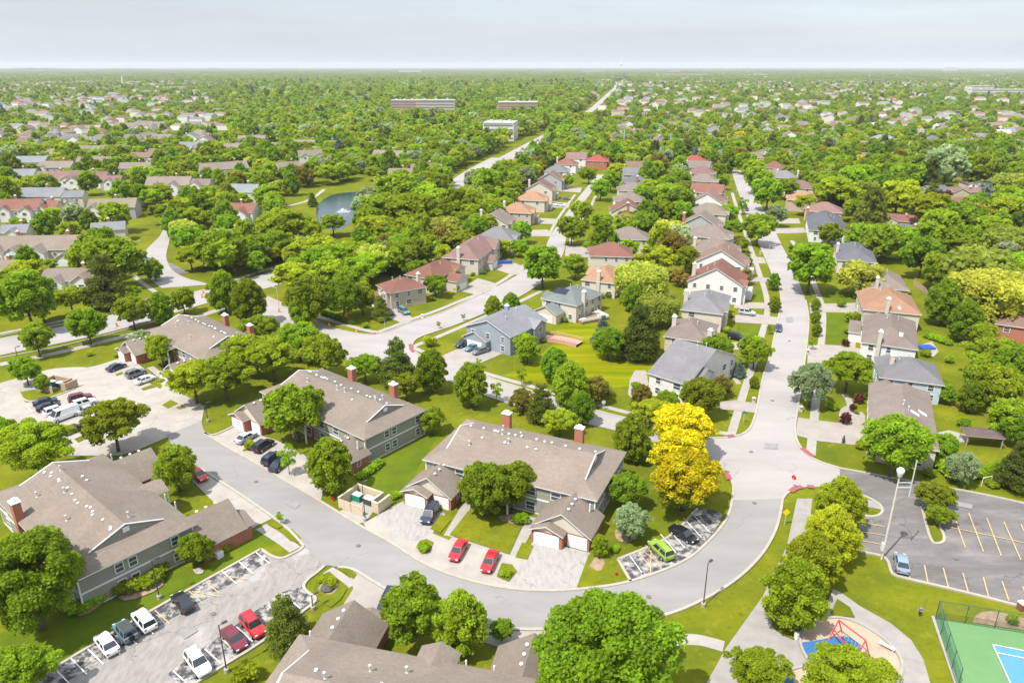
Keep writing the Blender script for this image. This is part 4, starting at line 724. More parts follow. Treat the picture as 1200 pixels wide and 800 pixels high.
def leaves(name, clumps, n, size, m, rs, flat=0.42, droop=0.0, core=0.0, m2=None):
    """n leaf sprays on and in the clumps (centre, radii): diamonds folded along their middle, each facing roughly outward"""
    rs = np.random.RandomState(rs); cs = np.array([c[0] for c in clumps]); rr = np.array([c[1] for c in clumps])
    wts = (rr[:, 0]*rr[:, 1]+rr[:, 0]*rr[:, 2]); wts = wts/wts.sum(); ci = rs.choice(len(clumps), n, p=wts)
    d = rs.normal(size=(n, 3)); d /= np.linalg.norm(d, axis=1)[:, None]; d[:, 2] = np.where(d[:, 2] < -0.35, -d[:, 2], d[:, 2])
    rad = 0.6+0.55*rs.rand(n)**0.8
    p = cs[ci]+d*rr[ci]*rad[:, None]; p[:, 2] -= droop*rs.rand(n)**2
    nm = d/rr[ci]; nm /= np.linalg.norm(nm, axis=1)[:, None]; nm = nm*flat+rs.normal(size=(n, 3))*0.5+np.array([0, 0, 0.3]); nm /= np.linalg.norm(nm, axis=1)[:, None]
    a = rs.normal(size=(n, 3)); u = np.cross(nm, a); u /= np.linalg.norm(u, axis=1)[:, None]; v = np.cross(nm, u)
    s = size*(0.6+0.8*rs.rand(n))[:, None]
    V = np.empty((n, 4, 3)); V[:, 0] = p-u*s*0.62; V[:, 1] = p+v*s*0.42-nm*s*0.14; V[:, 2] = p+u*s*0.62; V[:, 3] = p-v*s*0.42-nm*s*0.14
    V = V.reshape(-1, 3); base = np.arange(n)*4; F = np.stack([base, base+1, base+2, base, base+2, base+3], 1).reshape(-1, 3)
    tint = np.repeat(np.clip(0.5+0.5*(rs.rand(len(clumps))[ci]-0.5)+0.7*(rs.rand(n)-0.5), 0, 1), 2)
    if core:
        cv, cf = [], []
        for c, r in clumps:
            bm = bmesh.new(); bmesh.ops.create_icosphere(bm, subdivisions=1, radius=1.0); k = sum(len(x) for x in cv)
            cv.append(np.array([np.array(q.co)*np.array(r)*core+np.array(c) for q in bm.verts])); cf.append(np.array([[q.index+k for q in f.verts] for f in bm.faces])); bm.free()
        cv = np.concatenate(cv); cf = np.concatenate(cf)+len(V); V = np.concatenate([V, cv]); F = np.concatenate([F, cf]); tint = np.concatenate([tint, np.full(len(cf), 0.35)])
    me = bpy.data.meshes.new(name); me.vertices.add(len(V)); me.vertices.foreach_set('co', V.astype(np.float32).ravel()); me.loops.add(len(F)*3); me.loops.foreach_set('vertex_index', F.astype(np.int32).ravel())
    me.polygons.add(len(F)); me.polygons.foreach_set('loop_start', (np.arange(len(F))*3).astype(np.int32)); me.update(calc_edges=True); me.materials.append(m)
    if m2: me.materials.append(m2); zz = V[F].mean(1)[:, 2]+rs.normal(size=len(F))*.07; me.polygons.foreach_set('material_index', ((zz < .52) | (rs.rand(len(F)) < .3)).astype(np.int32))
    at = me.attributes.new('tint', 'FLOAT', 'FACE'); at.data.foreach_set('value', tint.astype(np.float32)); return me
def trunk_mesh(name, tips, h0, r0, seed, lean=0.0, z1=0.55):
    """tapered stem with limbs reaching towards the clumps; everything in units of tree height 1, crown width 1"""
    r = random.Random(seed); b = MB(); pts = [Vector((0, 0, -0.02)), Vector((r.uniform(-.01, .01), r.uniform(-.01, .01), h0)), Vector((r.uniform(-.03, .03), r.uniform(-.03, .03), (h0+z1)/2)), Vector((r.uniform(-.04, .04), r.uniform(-.04, .04), z1)), Vector((0, 0, min(0.92, z1+0.25)))]
    rs = [r0*1.35, r0, r0*.8, r0*.5, r0*.12]; b.path(pts, rs, 8)
    for t in tips:
        t = Vector(t); k = r.uniform(0.0, 0.9); s = pts[1].lerp(pts[3], k); mid = s.lerp(t, 0.5)+Vector((0, 0, -0.03)); q = r0*(0.55-.2*k)
        b.path([s, mid, s.lerp(t, 0.95)], [q, q*.6, q*.15], 5)
    return b.mesh(name, BARK, True)
def tree_proto(kind, seed, n, size, lod=0):
    r = random.Random(seed*31+ord(kind)); cl = []
    def rough(c, rr, k=4, f=0.5):
        """a clump plus a few smaller ones sitting on it, so that the outline is uneven"""
        cl.append((c, rr))
        for _ in range(k):
            a, z = r.uniform(0, 2*math.pi), r.uniform(-0.3, 0.9); q = math.sqrt(max(0, 1-z*z)); cl.append(((c[0]+rr[0]*.72*q*math.cos(a), c[1]+rr[1]*.72*q*math.sin(a), c[2]+rr[2]*.72*z), tuple(x*f*r.uniform(.75, 1.1) for x in rr)))
    kk = 3 if lod == 0 else 1
    if kind in 'MLYXBR':                                            # spreading crown: many small sprays on an uneven, lobed outline
        nb = {'M': 62, 'L': 54, 'Y': 60, 'X': 56, 'B': 44, 'R': 30}[kind]
        if lod: nb = nb//2
        hc, zr, wr = {'M': (.6, .36, .46), 'X': (.58, .36, .46), 'L': (.62, .29, .48), 'Y': (.6, .33, .47), 'B': (.52, .4, .44), 'R': (.5, .42, .44)}[kind]
        ph = [r.uniform(0, 6.28) for _ in range(4)]; top = r.uniform(-.12, .12)
        for i in range(nb):
            f = (i+0.5)/nb; zz = 1-1.85*f; q = math.sqrt(max(0, 1-zz*zz)); a = i*2.39996+r.uniform(-.3, .3); out_ = 1+.16*math.sin(2*a+ph[0])+.1*math.sin(3*a+ph[1]+3*zz)+.1*math.sin(5*a+ph[2]); rad = wr*out_*r.uniform(.62, .92)
            s0 = r.uniform(.06, .1)*(1.3 if lod else 1); cl.append(((rad*q*math.cos(a)+top*max(0, zz), rad*q*math.sin(a), hc+zr*zz*r.uniform(.8, 1.06)), (s0*r.uniform(.9, 1.3), s0*r.uniform(.9, 1.3), s0*(.75 if kind in 'LY' else 1.15))))
        for i in range(5): a = i*1.26; cl.append(((.17*math.cos(a), .17*math.sin(a), hc+r.uniform(-.08, .1)), (.17, .17, zr*.5)))
    elif kind in 'PQ':                                              # dense egg shape
        for i in range(58 if not lod else 26):
            f = (i+.5)/(58 if not lod else 26); z = 0.13+0.82*f; w_ = 0.43*math.sin(math.pi*min(1, max(0.0, (z-0.04)/0.98))**0.85); a = i*2.4+r.uniform(-.3, .3); s0 = r.uniform(.065, .1)*(1.3 if lod else 1); cl.append(((w_*r.uniform(.75, .98)*math.cos(a), w_*r.uniform(.75, .98)*math.sin(a), z), (s0, s0, s0)))
        for z in (.3, .48, .66): cl.append(((0, 0, z), (.27, .27, .2)))
    elif kind in 'CS':                                              # tiers of needles round a straight stem
        nt_ = 9
        for i in range(nt_):
            z = 0.14+0.82*i/nt_; w_ = (0.46 if kind == 'S' else 0.44)*(1-(i/nt_))**(0.9 if kind == 'S' else 0.55)+0.03; m_ = max(3, int(8*(1-i/nt_)))
            for j in range(m_):
                a = 2*math.pi*j/m_+i*1.3+r.uniform(-.25, .25); q = w_*r.uniform(.55, .8); cl.append(((q*math.cos(a), q*math.sin(a), z+r.uniform(-.03, .03)), (w_*.38+.02, w_*.38+.02, .05+.02*(kind == 'C'))))
        cl.append(((0, 0, .5), (.13, .13, .38)))
    elif kind == 'W':                                               # weeping: mounds with hanging skirts
        for i in range(11):
            a = i*2.4; q = r.uniform(.1, .38); z = .72-.3*q+r.uniform(-.06, .06); rough((q*math.cos(a), q*math.sin(a), z), (.17, .17, .13), kk)
        for i in range(12): a = 2*math.pi*i/12; cl.append(((.4*math.cos(a), .4*math.sin(a), r.uniform(.3, .45)), (.09, .09, .2)))
        cl.append(((0, 0, .55), (.26, .26, .26)))
    elif kind == 'K':                                               # sparse young tree
        for i in range(8): a = i*2.4; z = .38+.5*i/8; q = .26*math.sin(math.pi*(z-.2)); cl.append(((q*math.cos(a), q*math.sin(a), z), (.17, .17, .09)))
    cz = np.array([c[0] for c in cl]); tips = [cl[i][0] for i in range(0, len(cl), max(1, len(cl)//12))]
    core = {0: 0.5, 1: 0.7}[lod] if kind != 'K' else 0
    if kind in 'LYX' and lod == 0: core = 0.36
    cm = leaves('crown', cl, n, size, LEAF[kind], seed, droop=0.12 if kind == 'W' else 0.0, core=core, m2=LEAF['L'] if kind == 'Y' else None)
    tm = trunk_mesh('trunk', tips, {'M': .2, 'L': .22, 'Y': .22, 'P': .12, 'Q': .12, 'C': .08, 'S': .06, 'W': .2, 'K': .3}.get(kind, .2), 0.022 if kind != 'K' else 0.012, seed, z1=0.85 if kind in 'CS' else .55)
    return tm, cm
NEAR = {'Q': 2, 'M': 3, 'L': 3, 'Y': 2, 'P': 2, 'C': 2, 'S': 1, 'W': 2, 'K': 1, 'B': 1, 'R': 1, 'X': 1}
LEAFN = {'Q': (17000, .03), 'M': (13000, .04), 'L': (13000, .034), 'Y': (15000, .034), 'P': (13000, .036), 'C': (11000, .034), 'S': (8000, .036), 'W': (13000, .036), 'K': (1000, .06), 'B': (9000, .04), 'R': (6000, .045), 'X': (11000, .04)}
PROTO = {k: [tree_proto(k, 11+7*i, *LEAFN[k]) for i in range(c)] for k, c in NEAR.items()}
BIG = {'M': [tree_proto('M', 5, 34000, .0235)], 'L': [tree_proto('L', 6, 30000, .022)], 'P': [tree_proto('P', 9, 26000, .025)], 'Q': [tree_proto('Q', 9, 30000, .022)], 'Y': [tree_proto('Y', 4, 26000, .025)]}
PROTO2 = {k: [tree_proto(k, 51+5*i, int(LEAFN[k][0]*0.2), LEAFN[k][1]*1.95, 1) for i in range(c)] for k, c in NEAR.items()}
LOOK = {'Q': 'dense olive green tree', 'M': 'leafy mid green tree', 'L': 'feathery yellow green tree', 'Y': 'golden yellow leaved tree', 'P': 'dense oval green tree', 'C': 'dark green pine', 'S': 'blue grey spruce', 'W': 'pale drooping willow', 'R': 'purple leaved little tree', 'B': 'bronze tinged bushy tree', 'K': 'thin young sapling', 'X': 'silvery green tree'}
CATT = {'C': 'pine tree', 'S': 'spruce tree'}
ASPECT = {'Q': 1.12, 'M': 1.05, 'L': 0.95, 'Y': 0.86, 'P': 1.25, 'C': 1.5, 'S': 1.7, 'W': 0.95, 'R': 1.0, 'B': 1.0, 'K': 1.6, 'X': 1.1}
TREES = []
def place_tree(p, wd, kind, label=None, hgt=None, group=None):
    """p = foot of the trunk, wd = crown width in metres"""
    r = rnd; h = hgt or wd*ASPECT[kind]*r.uniform(.94, 1.06); near = p.y < 215
    px_ = wd*FPX/depth_of(p); tm, cm = r.choice(BIG[kind] if px_ > 76 and kind in BIG else (PROTO if near else PROTO2)[kind])
    nm = {'C': 'pine_tree', 'S': 'spruce_tree', 'K': 'sapling', 'L': 'locust_tree', 'Y': 'locust_tree', 'W': 'willow_tree'}.get(kind, 'tree')
    t = thing(nm, (p.x, p.y, 0.0), r.uniform(0, 6.28), label, CATT.get(kind, 'tree'), group); k = wd/0.98
    k *= 1.12; h *= 1.06; t.scale = (k, k, h)
    tr = link('trunk', tm, t); link('crown', cm, t)
    TREES.append((p.x, p.y, wd/2)); 
    if not label: THINGS.append((t, 'tree', LOOK[kind], kind))
    return t
def T(u, v, wpx, kind, label=None, asp=None):
    """crown centre and crown width as they show in the photo -> foot and size on the ground"""
    z = 5.0
    for _ in range(12):
        p = G(u, v, z); wd = wpx*depth_of(p)/FPX; h = wd*(asp or ASPECT[kind]); z = h*(0.58 if kind not in 'CSPQ' else 0.5)
        z = min(z, 30)
    return place_tree(Vector((p.x, p.y, 0)), wd, kind, label, hgt=h)
TL = [(40, 528, 84, 'L', 'broad yellow green tree behind the far roof end of the lower left block'), (132, 497, 66, 'L', 'leafy tree between the pale lot and the lower left apartment block'), (207, 549, 50, 'M', 'leafy tree before the entrance of the lower left apartment block'), (34, 680, 118, 'M', 'big dark leafy tree against the chimney side of the lower left block'), (16, 790, 74, 'L', 'tree at the lower left corner beside the worn parking bays'),
      (229, 643, 38, 'M', 'small leafy tree at the gable corner of the lower left block'), (4, 507, 34, 'M', 'leafy tree at the left edge below the pale lot'), (345, 483, 66, 'M', 'leafy tree growing before the front of the block with dark cars'), (387, 549, 54, 'P', 'round dense tree right beside the tan block bin enclosure'), (566, 574, 62, 'M', 'left one of two trees on the lawn before the middle apartment block'), (600, 570, 54, 'M', 'right one of two trees on the lawn before the middle apartment block'),
      (337, 537, 24, 'K', 'small bushy young tree in the bed beside dark parked cars'), (328, 606, 11, 'K', 'little sapling on the grass island at the lot mouth'), (334, 727, 46, 'C', 'brownish evergreen beside the dark red and bright red cars'), (480, 716, 74, 'M', 'leafy tree at left before the bottom apartment block'), (540, 733, 64, 'P', 'middle tree of three before the bottom apartment block'), (588, 738, 26, 'M', 'small tree at right of three before the bottom apartment block'),
      (713, 768, 152, 'M', 'huge leafy tree filling the bottom centre beside the curving drive'), (889, 785, 60, 'L', 'yellow green tree on the park path by the bottom edge'), (994, 799, 92, 'L', 'wide yellow green tree covering the lower part of the playground'),
      (985, 594, 58, 'Q', 'topmost tree of the dense row beside the dark parking lot'), (975, 630, 62, 'Q', 'second tree from the top in the dense row by the dark lot'), (950, 662, 66, 'Q', 'third tree from the top in the dense row, above the path'), (931, 699, 76, 'Q', 'lowest and widest tree of the dense row, above the playground'),
      (1096, 581, 38, 'L', 'thin yellow green tree at the top of the parking lot island'), (1102, 604, 28, 'L', 'smaller yellow green tree lower on the parking lot island'), (1050, 522, 70, 'M', 'big leafy tree before the skylight house at the dark lot'), (1105, 524, 32, 'M', 'bushy tree behind the hedge above the dark lot'), (1129, 548, 36, 'X', 'pale silvery tree among hedges above the dark lot'), (1195, 545, 42, 'C', 'dark conifer at the right edge above the dark lot'), (1181, 490, 46, 'M', 'leafy tree at the right edge behind the brown pavilion'),
      (800, 502, 70, 'Y', 'upper of the golden yellow trees at the crossing'), (803, 562, 84, 'Y', 'lowest and biggest of the golden yellow trees at the crossing'), (798, 532, 66, 'Y', 'middle of the golden yellow trees, with greener lower boughs'), (742, 515, 46, 'P', 'dark green tree behind the right end of the middle block'), (735, 575, 42, 'M', 'rounded green tree at the gable end of the middle block'), (739, 611, 40, 'X', 'grey leaved tree between middle block and angled parking bays'), (703, 640, 22, 'P', 'slim upright tree at the right garage of the middle block'),
      (822, 466, 46, 'M', 'dense tree at the gable of the white brick corner house'), (846, 452, 26, 'B', 'bronze tree on the front lawn of the white brick corner house'), (752, 463, 28, 'B', 'bronze tree at the patio end of the white brick corner house'), (781, 475, 34, 'M', 'rounded bushy tree below the white mottled brick wall'), (762, 483, 40, 'L', 'low yellow green tree beside the uppermost golden tree'), (697, 455, 36, 'B', 'bronze crab tree at the lower edge of the striped lawn'), (668, 455, 46, 'P', 'tall fresh green tree between side street and striped lawn'),
      (650, 430, 34, 'P', 'green tree at the lower left corner of the striped lawn'), (618, 408, 32, 'M', 'leafy tree at the blue grey house beside the curved deck'), (682, 480, 32, 'P', 'fresh green tree on the kerb where the side street reappears'), (612, 468, 30, 'B', 'thin bronze tree behind the left chimney of the middle block'), (634, 472, 32, 'C', 'pine between the two chimneys of the middle block'), (656, 494, 36, 'L', 'yellow green shrubby tree behind the middle block right chimney'), (552, 453, 42, 'P', 'dense tree on the verge below the three car driveway'), (506, 436, 40, 'P', 'dense tree on the near kerb left of the three car driveway'),
      (582, 458, 16, 'K', 'slim young tree right of the dense verge tree on the side street'), (611, 440, 14, 'K', 'young tree in the lawn below the curved pink deck'), (561, 425, 8, 'K', 'tiny young tree at the edge of the three car driveway'), (578, 362, 22, 'P', 'left tree of a pair behind the blue grey house'), (599, 358, 22, 'P', 'right tree of a pair behind the blue grey house'), (514, 380, 6, 'K', 'tiny sapling on the verge of the house street near the corner'), (543, 371, 6, 'K', 'tiny sapling on the verge of the house street further up'),
      (706, 388, 24, 'S', 'blue spruce at the upper edge of the striped lawn'), (713, 402, 36, 'M', 'low green tree in front of the blue spruce'), (750, 388, 46, 'C', 'dark pine group right of the blue spruce'), (752, 325, 58, 'W', 'huge pale weeping tree behind the orange tan roof'), (770, 358, 46, 'W', 'pale weeping tree in the middle gardens, nearer than the huge one'), (742, 350, 26, 'P', 'small fresh tree below the huge weeping tree'),
      (839, 411, 36, 'M', 'leafy tree in front of the low taupe house'), (885, 412, 36, 'M', 'street tree by the avenue, its shadow on the roadway'), (867, 431, 14, 'S', 'little blue spruce on the corner house lawn'), (884, 448, 12, 'P', 'small round tree on the verge below the avenue street tree'), (952, 450, 46, 'X', 'silvery white green tree on the right kerb of the avenue'), (995, 434, 50, 'L', 'loose yellow green tree before the grey roofed house on the right'),
      (956, 358, 12, 'P', 'farthest of three slim trees on the right verge of the avenue'), (956, 372, 12, 'P', 'middle of three slim trees on the right verge of the avenue'), (957, 387, 12, 'P', 'nearest of three slim trees on the right verge of the avenue'), (952, 402, 9, 'K', 'small pale sapling below the three slim trees'), (907, 331, 15, 'P', 'slim street tree on the left verge of the avenue, upper one'), (908, 357, 15, 'P', 'slim street tree on the left verge of the avenue, lower one'), (902, 385, 8, 'K', 'thin sapling beside the car on the avenue'),
      (1010, 322, 48, 'W', 'pale drooping tree covering the half hidden house'), (951, 313, 52, 'M', 'big street tree on the right kerb of the avenue'), (1105, 322, 38, 'M', 'leafy tree along the wooden fence behind the orange roof'), (1160, 338, 84, 'W', 'tall weeping willow near the right edge'), (1107, 356, 42, 'P', 'dense green tree behind the orange roofed house'), (1131, 378, 38, 'P', 'egg shaped tree right of the long back lawn'), (1152, 392, 28, 'M', 'small rounded tree beside the egg shaped one'), (1170, 420, 60, 'L', 'broad yellow green tree at right below the willow'),
      (1190, 438, 60, 'M', 'big leafy tree at the right edge behind the grey roof'), (1172, 455, 52, 'M', 'leafy tree in the thicket right of the pale patio'), (1110, 461, 22, 'M', 'small garden tree at the corner of the skylight house'), (1007, 466, 12, 'R', 'purple bush tree uppermost in the stone bed'), (991, 489, 14, 'R', 'purple bush tree lowest in the stone bed'), (991, 401, 9, 'R', 'purple bush by the square mown lawn'), (1000, 477, 9, 'R', 'small purple bush in the middle of the stone bed'),
      (262, 344, 38, 'P', 'tall dense egg shaped tree, left of a pair by the boulevard'), (291, 356, 42, 'P', 'tall dense egg shaped tree, right of a pair by the boulevard'), (226, 445, 56, 'L', 'leftmost feathery tree between the two upper apartment blocks'), (262, 440, 58, 'L', 'feathery tree above the left garage of the dark car block'), (286, 413, 50, 'L', 'feathery tree at the gable of the boulevard apartment block'), (318, 418, 58, 'L', 'wide feathery tree in the middle of the upper grove'), (350, 398, 50, 'L', 'feathery tree at the upper right of the grove'),
      (379, 416, 48, 'M', 'darker leafy tree at the right tip of the grove by the street'), (303, 385, 38, 'L', 'feathery tree behind the chimneys of the boulevard block'), (356, 366, 34, 'P', 'fresh green tree at the mouth of the house street'), (427, 430, 36, 'L', 'yellow green tree behind the left chimney of the dark car block'), (465, 424, 40, 'C', 'grey green pine beside the street bend'), (476, 452, 36, 'L', 'low yellow green tree right of the dark car block'), (506, 492, 30, 'M', 'round bushy tree at the right end of the dark car block'),
      (42, 397, 37, 'M', 'leftmost of three round trees along the boulevard path'), (102, 381, 39, 'M', 'middle of three round trees along the boulevard path'), (154, 365, 35, 'M', 'right of three round trees along the boulevard path'), (188, 363, 30, 'P', 'dark bushy tree at the near end of the boulevard block'), (214, 352, 28, 'M', 'leafy tree on the corner of the curving street'), (166, 400, 26, 'X', 'pale feathery tree by the white garage near the boulevard'), (188, 410, 34, 'M', 'leafy tree at the front of the boulevard apartment block'), (29, 434, 32, 'M', 'tree on the island beside the wooden bin pen'), (49, 449, 19, 'M', 'smaller tree on the same island, next to the bin pen'),
      (30, 352, 62, 'M', 'dark leafy tree at left beyond the boulevard'), (82, 350, 36, 'L', 'yellow green tree before the long tan condominium'), (48, 360, 34, 'L', 'low yellow green tree in the left verge thicket'), (133, 308, 52, 'M', 'big leafy tree above the curving street'), (122, 330, 44, 'C', 'dark pine right of the tan condominium'), (148, 345, 28, 'L', 'small yellow green tree on the boulevard verge by the lamp'), (180, 317, 20, 'P', 'street tree standing in the bend of the curving street'), (163, 312, 16, 'P', 'small street tree left of the bend'), (32, 305, 24, 'P', 'dark tree beside the yellow tree before the condominium'), (50, 299, 20, 'Y', 'small golden tree before the long tan condominium'), (55, 311, 20, 'L', 'little green tree below the small golden one'),
      (258, 294, 50, 'M', 'broad leafy tree left of the boulevard above the egg shaped pair'), (300, 307, 24, 'M', 'round tree on the far side verge of the boulevard'), (296, 290, 22, 'C', 'spiky conifer beside the tan condominium chimneys'), (342, 281, 15, 'S', 'blue spruce below the pond'), (366, 234, 11, 'C', 'slim dark conifer at the pond bank'), (390, 262, 28, 'L', 'tree standing in front of the pond water'),
      (436, 300, 44, 'W', 'pale bushy tree between boulevard and house street'), (362, 350, 54, 'M', 'leafy tree in the wood left of the red brown house'), (402, 350, 46, 'M', 'leafy tree in the wood, second left of the red brown house'), (424, 349, 34, 'M', 'leafy tree right next to the red brown house'), (345, 325, 44, 'L', 'yellow green tree on the boulevard edge of the wood'), (382, 322, 46, 'L', 'yellow green tree in the middle of the wood'), (410, 328, 40, 'L', 'yellow green tree at the back of the wood'), (446, 360, 20, 'C', 'low dark conifer before the wooden garage door'),
      (510, 334, 24, 'M', 'rounded tree on the lawn of the hip roofed red house'), (532, 322, 14, 'K', 'thin pale tree before the dark front gable'), (636, 312, 44, 'M', 'big leafy street tree where the house street bends'), (674, 312, 26, 'M', 'street tree opposite the big leafy one'), (611, 272, 23, 'M', 'leafy tree beside the grey roof on the house street'), (608, 291, 18, 'M', 'smaller tree below that grey roof'), (590, 291, 18, 'M', 'bushy tree at the grey roofed house corner'), (670, 270, 30, 'M', 'leafy tree on the right of the house street'), (682, 248, 24, 'M', 'tree on the right of the house street, further up'), (706, 261, 28, 'L', 'yellow green tree behind the house street trees'), (709, 274, 26, 'L', 'golden green tree before the red brown roof'), (692, 288, 18, 'L', 'small tree at the end of the cul de sac driveway'), (704, 222, 22, 'M', 'tree at the far end of the house street'),
      (889, 268, 34, 'M', 'big dark tree by the avenue with a shadow across the road'), (860, 268, 24, 'L', 'yellow green tree left of the big dark avenue tree'), (869, 287, 16, 'M', 'small tree under the big avenue tree'), (873, 308, 16, 'P', 'round tree on the lawn before the brown house'), (871, 324, 18, 'B', 'bronze tree on a front lawn by the avenue'), (935, 298, 22, 'M', 'tree on the right kerb opposite the bronze one'), (910, 252, 22, 'X', 'pale tree at the kerb before the brick fronted house'), (900, 227, 34, 'M', 'leafy tree on the right kerb further up the avenue'), (922, 220, 26, 'L', 'yellow tree before the mauve roofs right of the avenue'), (944, 239, 26, 'L', 'yellow green tree before the orange tan roof'), (854, 251, 20, 'M', 'leafy tree on the left kerb further up the avenue'), (871, 240, 13, 'K', 'slim tree on the left verge of the upper avenue'),
      (736, 293, 22, 'M', 'dark tree beside the blue pool in the middle row'), (784, 270, 40, 'W', 'pale tree in the middle gardens by the brick chimneys'), (756, 252, 24, 'P', 'bluish green tree in the middle gardens'), (775, 248, 28, 'M', 'leafy tree in the middle gardens beside the bluish one'), (798, 250, 26, 'M', 'leafy tree behind the tan roof in the left row'), (780, 232, 30, 'M', 'leafy tree at the top of the middle gardens'), (772, 304, 40, 'L', 'yellow green tree in the middle gardens below the pool'), (804, 304, 28, 'M', 'round tree behind the brown roof in the left row'), (784, 289, 16, 'R', 'purple tree in the middle gardens, upper'), (789, 324, 12, 'R', 'purple tree in the middle gardens, lower'), (798, 325, 20, 'B', 'bronze bushy tree beside the lower purple one')]
TL += [(978, 226, 45, 'L'), (996, 216, 36, 'M'), (1022, 250, 44, 'C'), (1052, 232, 50, 'L'), (1092, 247, 50, 'L'), (1098, 270, 46, 'M'), (1128, 258, 40, 'M'), (1178, 280, 50, 'W'), (1160, 268, 38, 'L'), (1180, 246, 40, 'L'), (1156, 227, 20, 'S'), (1036, 284, 40, 'M'), (1060, 284, 34, 'M'), (1082, 300, 44, 'M'), (1100, 318, 36, 'M'), (1150, 312, 76, 'W'), (1008, 280, 34, 'M'), (972, 274, 24, 'M'), (1185, 215, 40, 'W'), (1012, 212, 34, 'M'), (1060, 210, 34, 'M'), (1090, 208, 30, 'C'), (1110, 195, 44, 'X'), (1075, 192, 30, 'L'), (1150, 200, 34, 'M'), (1190, 330, 40, 'M'),
       (450, 252, 58, 'L'), (440, 270, 44, 'L'), (412, 297, 38, 'L'), (482, 250, 58, 'L'), (465, 228, 44, 'M'), (500, 235, 44, 'L'), (470, 302, 34, 'M'), (500, 292, 32, 'M'), (521, 266, 42, 'W'), (537, 242, 40, 'M'), (552, 228, 38, 'W'), (568, 215, 34, 'M'), (330, 265, 50, 'L'), (350, 264, 30, 'L'), (1152, 440, 44, 'M'), (1138, 466, 30, 'P'), (1196, 502, 40, 'M'), (888, 211, 28, 'M'), (884, 197, 24, 'L'), (846, 213, 16, 'M'), (841, 201, 18, 'M'), (874, 191, 22, 'M'), (854, 190, 20, 'P'), (690, 205, 18, 'M'), (716, 212, 22, 'M'), (724, 200, 22, 'L'), (800, 212, 22, 'M'), (796, 198, 20, 'P'), (664, 212, 14, 'M'), (342, 217, 20, 'P'), (320, 240, 26, 'M'), (452, 278, 34, 'L'), (376, 292, 40, 'L'), (350, 298, 36, 'L'), (318, 297, 26, 'L'), (488, 318, 24, 'M'), (520, 300, 24, 'M'), (545, 262, 24, 'M')]
for t in TL: T(*t)
# ---- clipped hedges and shrubs
def shrub_proto(seed, n=900, size=.1):
    r = random.Random(seed); cl = [((r.uniform(-.25, .25), r.uniform(-.25, .25), r.uniform(.35, .55)), (.28, .28, .35)) for _ in range(6)]; return leaves('shrub_leaves', cl, n, size, LEAF['H'], seed, core=0.85)
SHR = [shrub_proto(i) for i in range(3)]; SHRM = [shrub_proto(8)]
def shrub(u, v, wpx, label, hf=0.8, kind='H'):
    p = G(u, v, 0.5); wd = wpx*depth_of(p)/FPX; o = link('shrub', rnd.choice(SHR), None); o.location = (p.x, p.y, 0); k = wd/1.05; o.scale = (k, k, k*hf); o.rotation_euler = (0, 0, rnd.uniform(0, 6)); tag(o, label, 'shrub'); TREES.append((p.x, p.y, wd/2)); return o
def hedge(px, wd, h, label):
    pts = W(px); r = random.Random(len(label)); cl = []
    for a, b in zip(pts, pts[1:]):
        n = max(2, int((b-a).length/(wd*.55)))
        for i in range(n+1): q = a.lerp(b, i/n); cl.append(((q.x+r.uniform(-.1, .1), q.y+r.uniform(-.1, .1), h*.5), (wd*.5, wd*.5, h*.52)))
    o = link('hedge', leaves('hedge', cl, 900*len(cl)//6+600, .34, LEAF['H'], 3, core=0.88)); tag(o, label, 'hedge'); return o
hedge([(240, 655), (262, 645), (288, 628)], 1.7, 1.3, 'long clipped hedge along the brick garage of the lower left block')
hedge([(142, 696), (156, 692), (172, 688), (184, 680), (190, 668)], 2.3, 1.7, 'curved hedge below the paired windows of the lower left block')
hedge([(88, 718), (100, 714), (118, 704)], 2.0, 1.5, 'short hedge at the lower left corner of the olive block')
hedge([(424, 560), (434, 554), (444, 545)], 1.6, 1.2, 'short hedge beside the brick garage near the bin enclosure')
hedge([(1100, 548), (1110, 555), (1116, 562)], 2.6, 1.9, 'dark rounded hedge left of the silvery tree above the dark lot')
hedge([(1146, 560), (1160, 556), (1174, 552)], 2.6, 1.9, 'long rounded hedge right of the silvery tree above the dark lot')
hedge([(366, 364), (390, 372), (412, 380)], 1.5, 1.3, 'clipped hedge along the sidewalk at the mouth of the house street')
hedge([(1086, 396), (1110, 404)], 2.2, 1.6, 'clipped hedge across the long back lawn on the right')
for u, v, wp, lb in [(1162, 568, 15, 'clipped round shrub in the lawn beside the white frame above the lot'), (1188, 727, 17, 'round shrub in the mulch bed behind the court fence'), (1090, 556, 16, 'small round shrub under the big tree at the light pole'), (746, 454, 14, 'round green shrub beside the stone patio'), (1000, 377, 20, 'large round shrub at the edge of the square mown lawn'), (994, 389, 12, 'round shrub just below the larger one on the square lawn'), (987, 358, 12, 'little round shrub on the driveway below the orange roof'), (502, 404, 18, 'loose shrub at the corner of the side street'),
                     (375, 678, 12, 'shrub at the top of the grass island by the lot mouth'), (385, 684, 18, 'spreading shrub on the same grass island beside a dark stone'), (498, 642, 16, 'low shrub bed between the two driveways of the middle block'), (593, 672, 14, 'low shrub in the bed right of the red cars'), (610, 610, 20, 'shrub under the trees before the middle block'), (463, 580, 14, 'round shrub at the left garage of the middle block'), (277, 492, 9, 'small shrub by the white garage of the dark car block'), (292, 524, 16, 'low shrub strip between the silver and black parked cars'),
                     (137, 416, 8, 'dark shrub at the white garage near the boulevard'), (712, 347, 10, 'left round shrub below the orange tan house'), (703, 347, 10, 'right round shrub below the orange tan house'), (290, 790, 34, 'shrub at the bottom edge beside the lamp post base'), (104, 415, 9, 'lone shrub on the grass slope by the boulevard'), (1003, 482, 7, 'small clipped shrub in the stone bed')]: shrub(u, v, wp, lb)
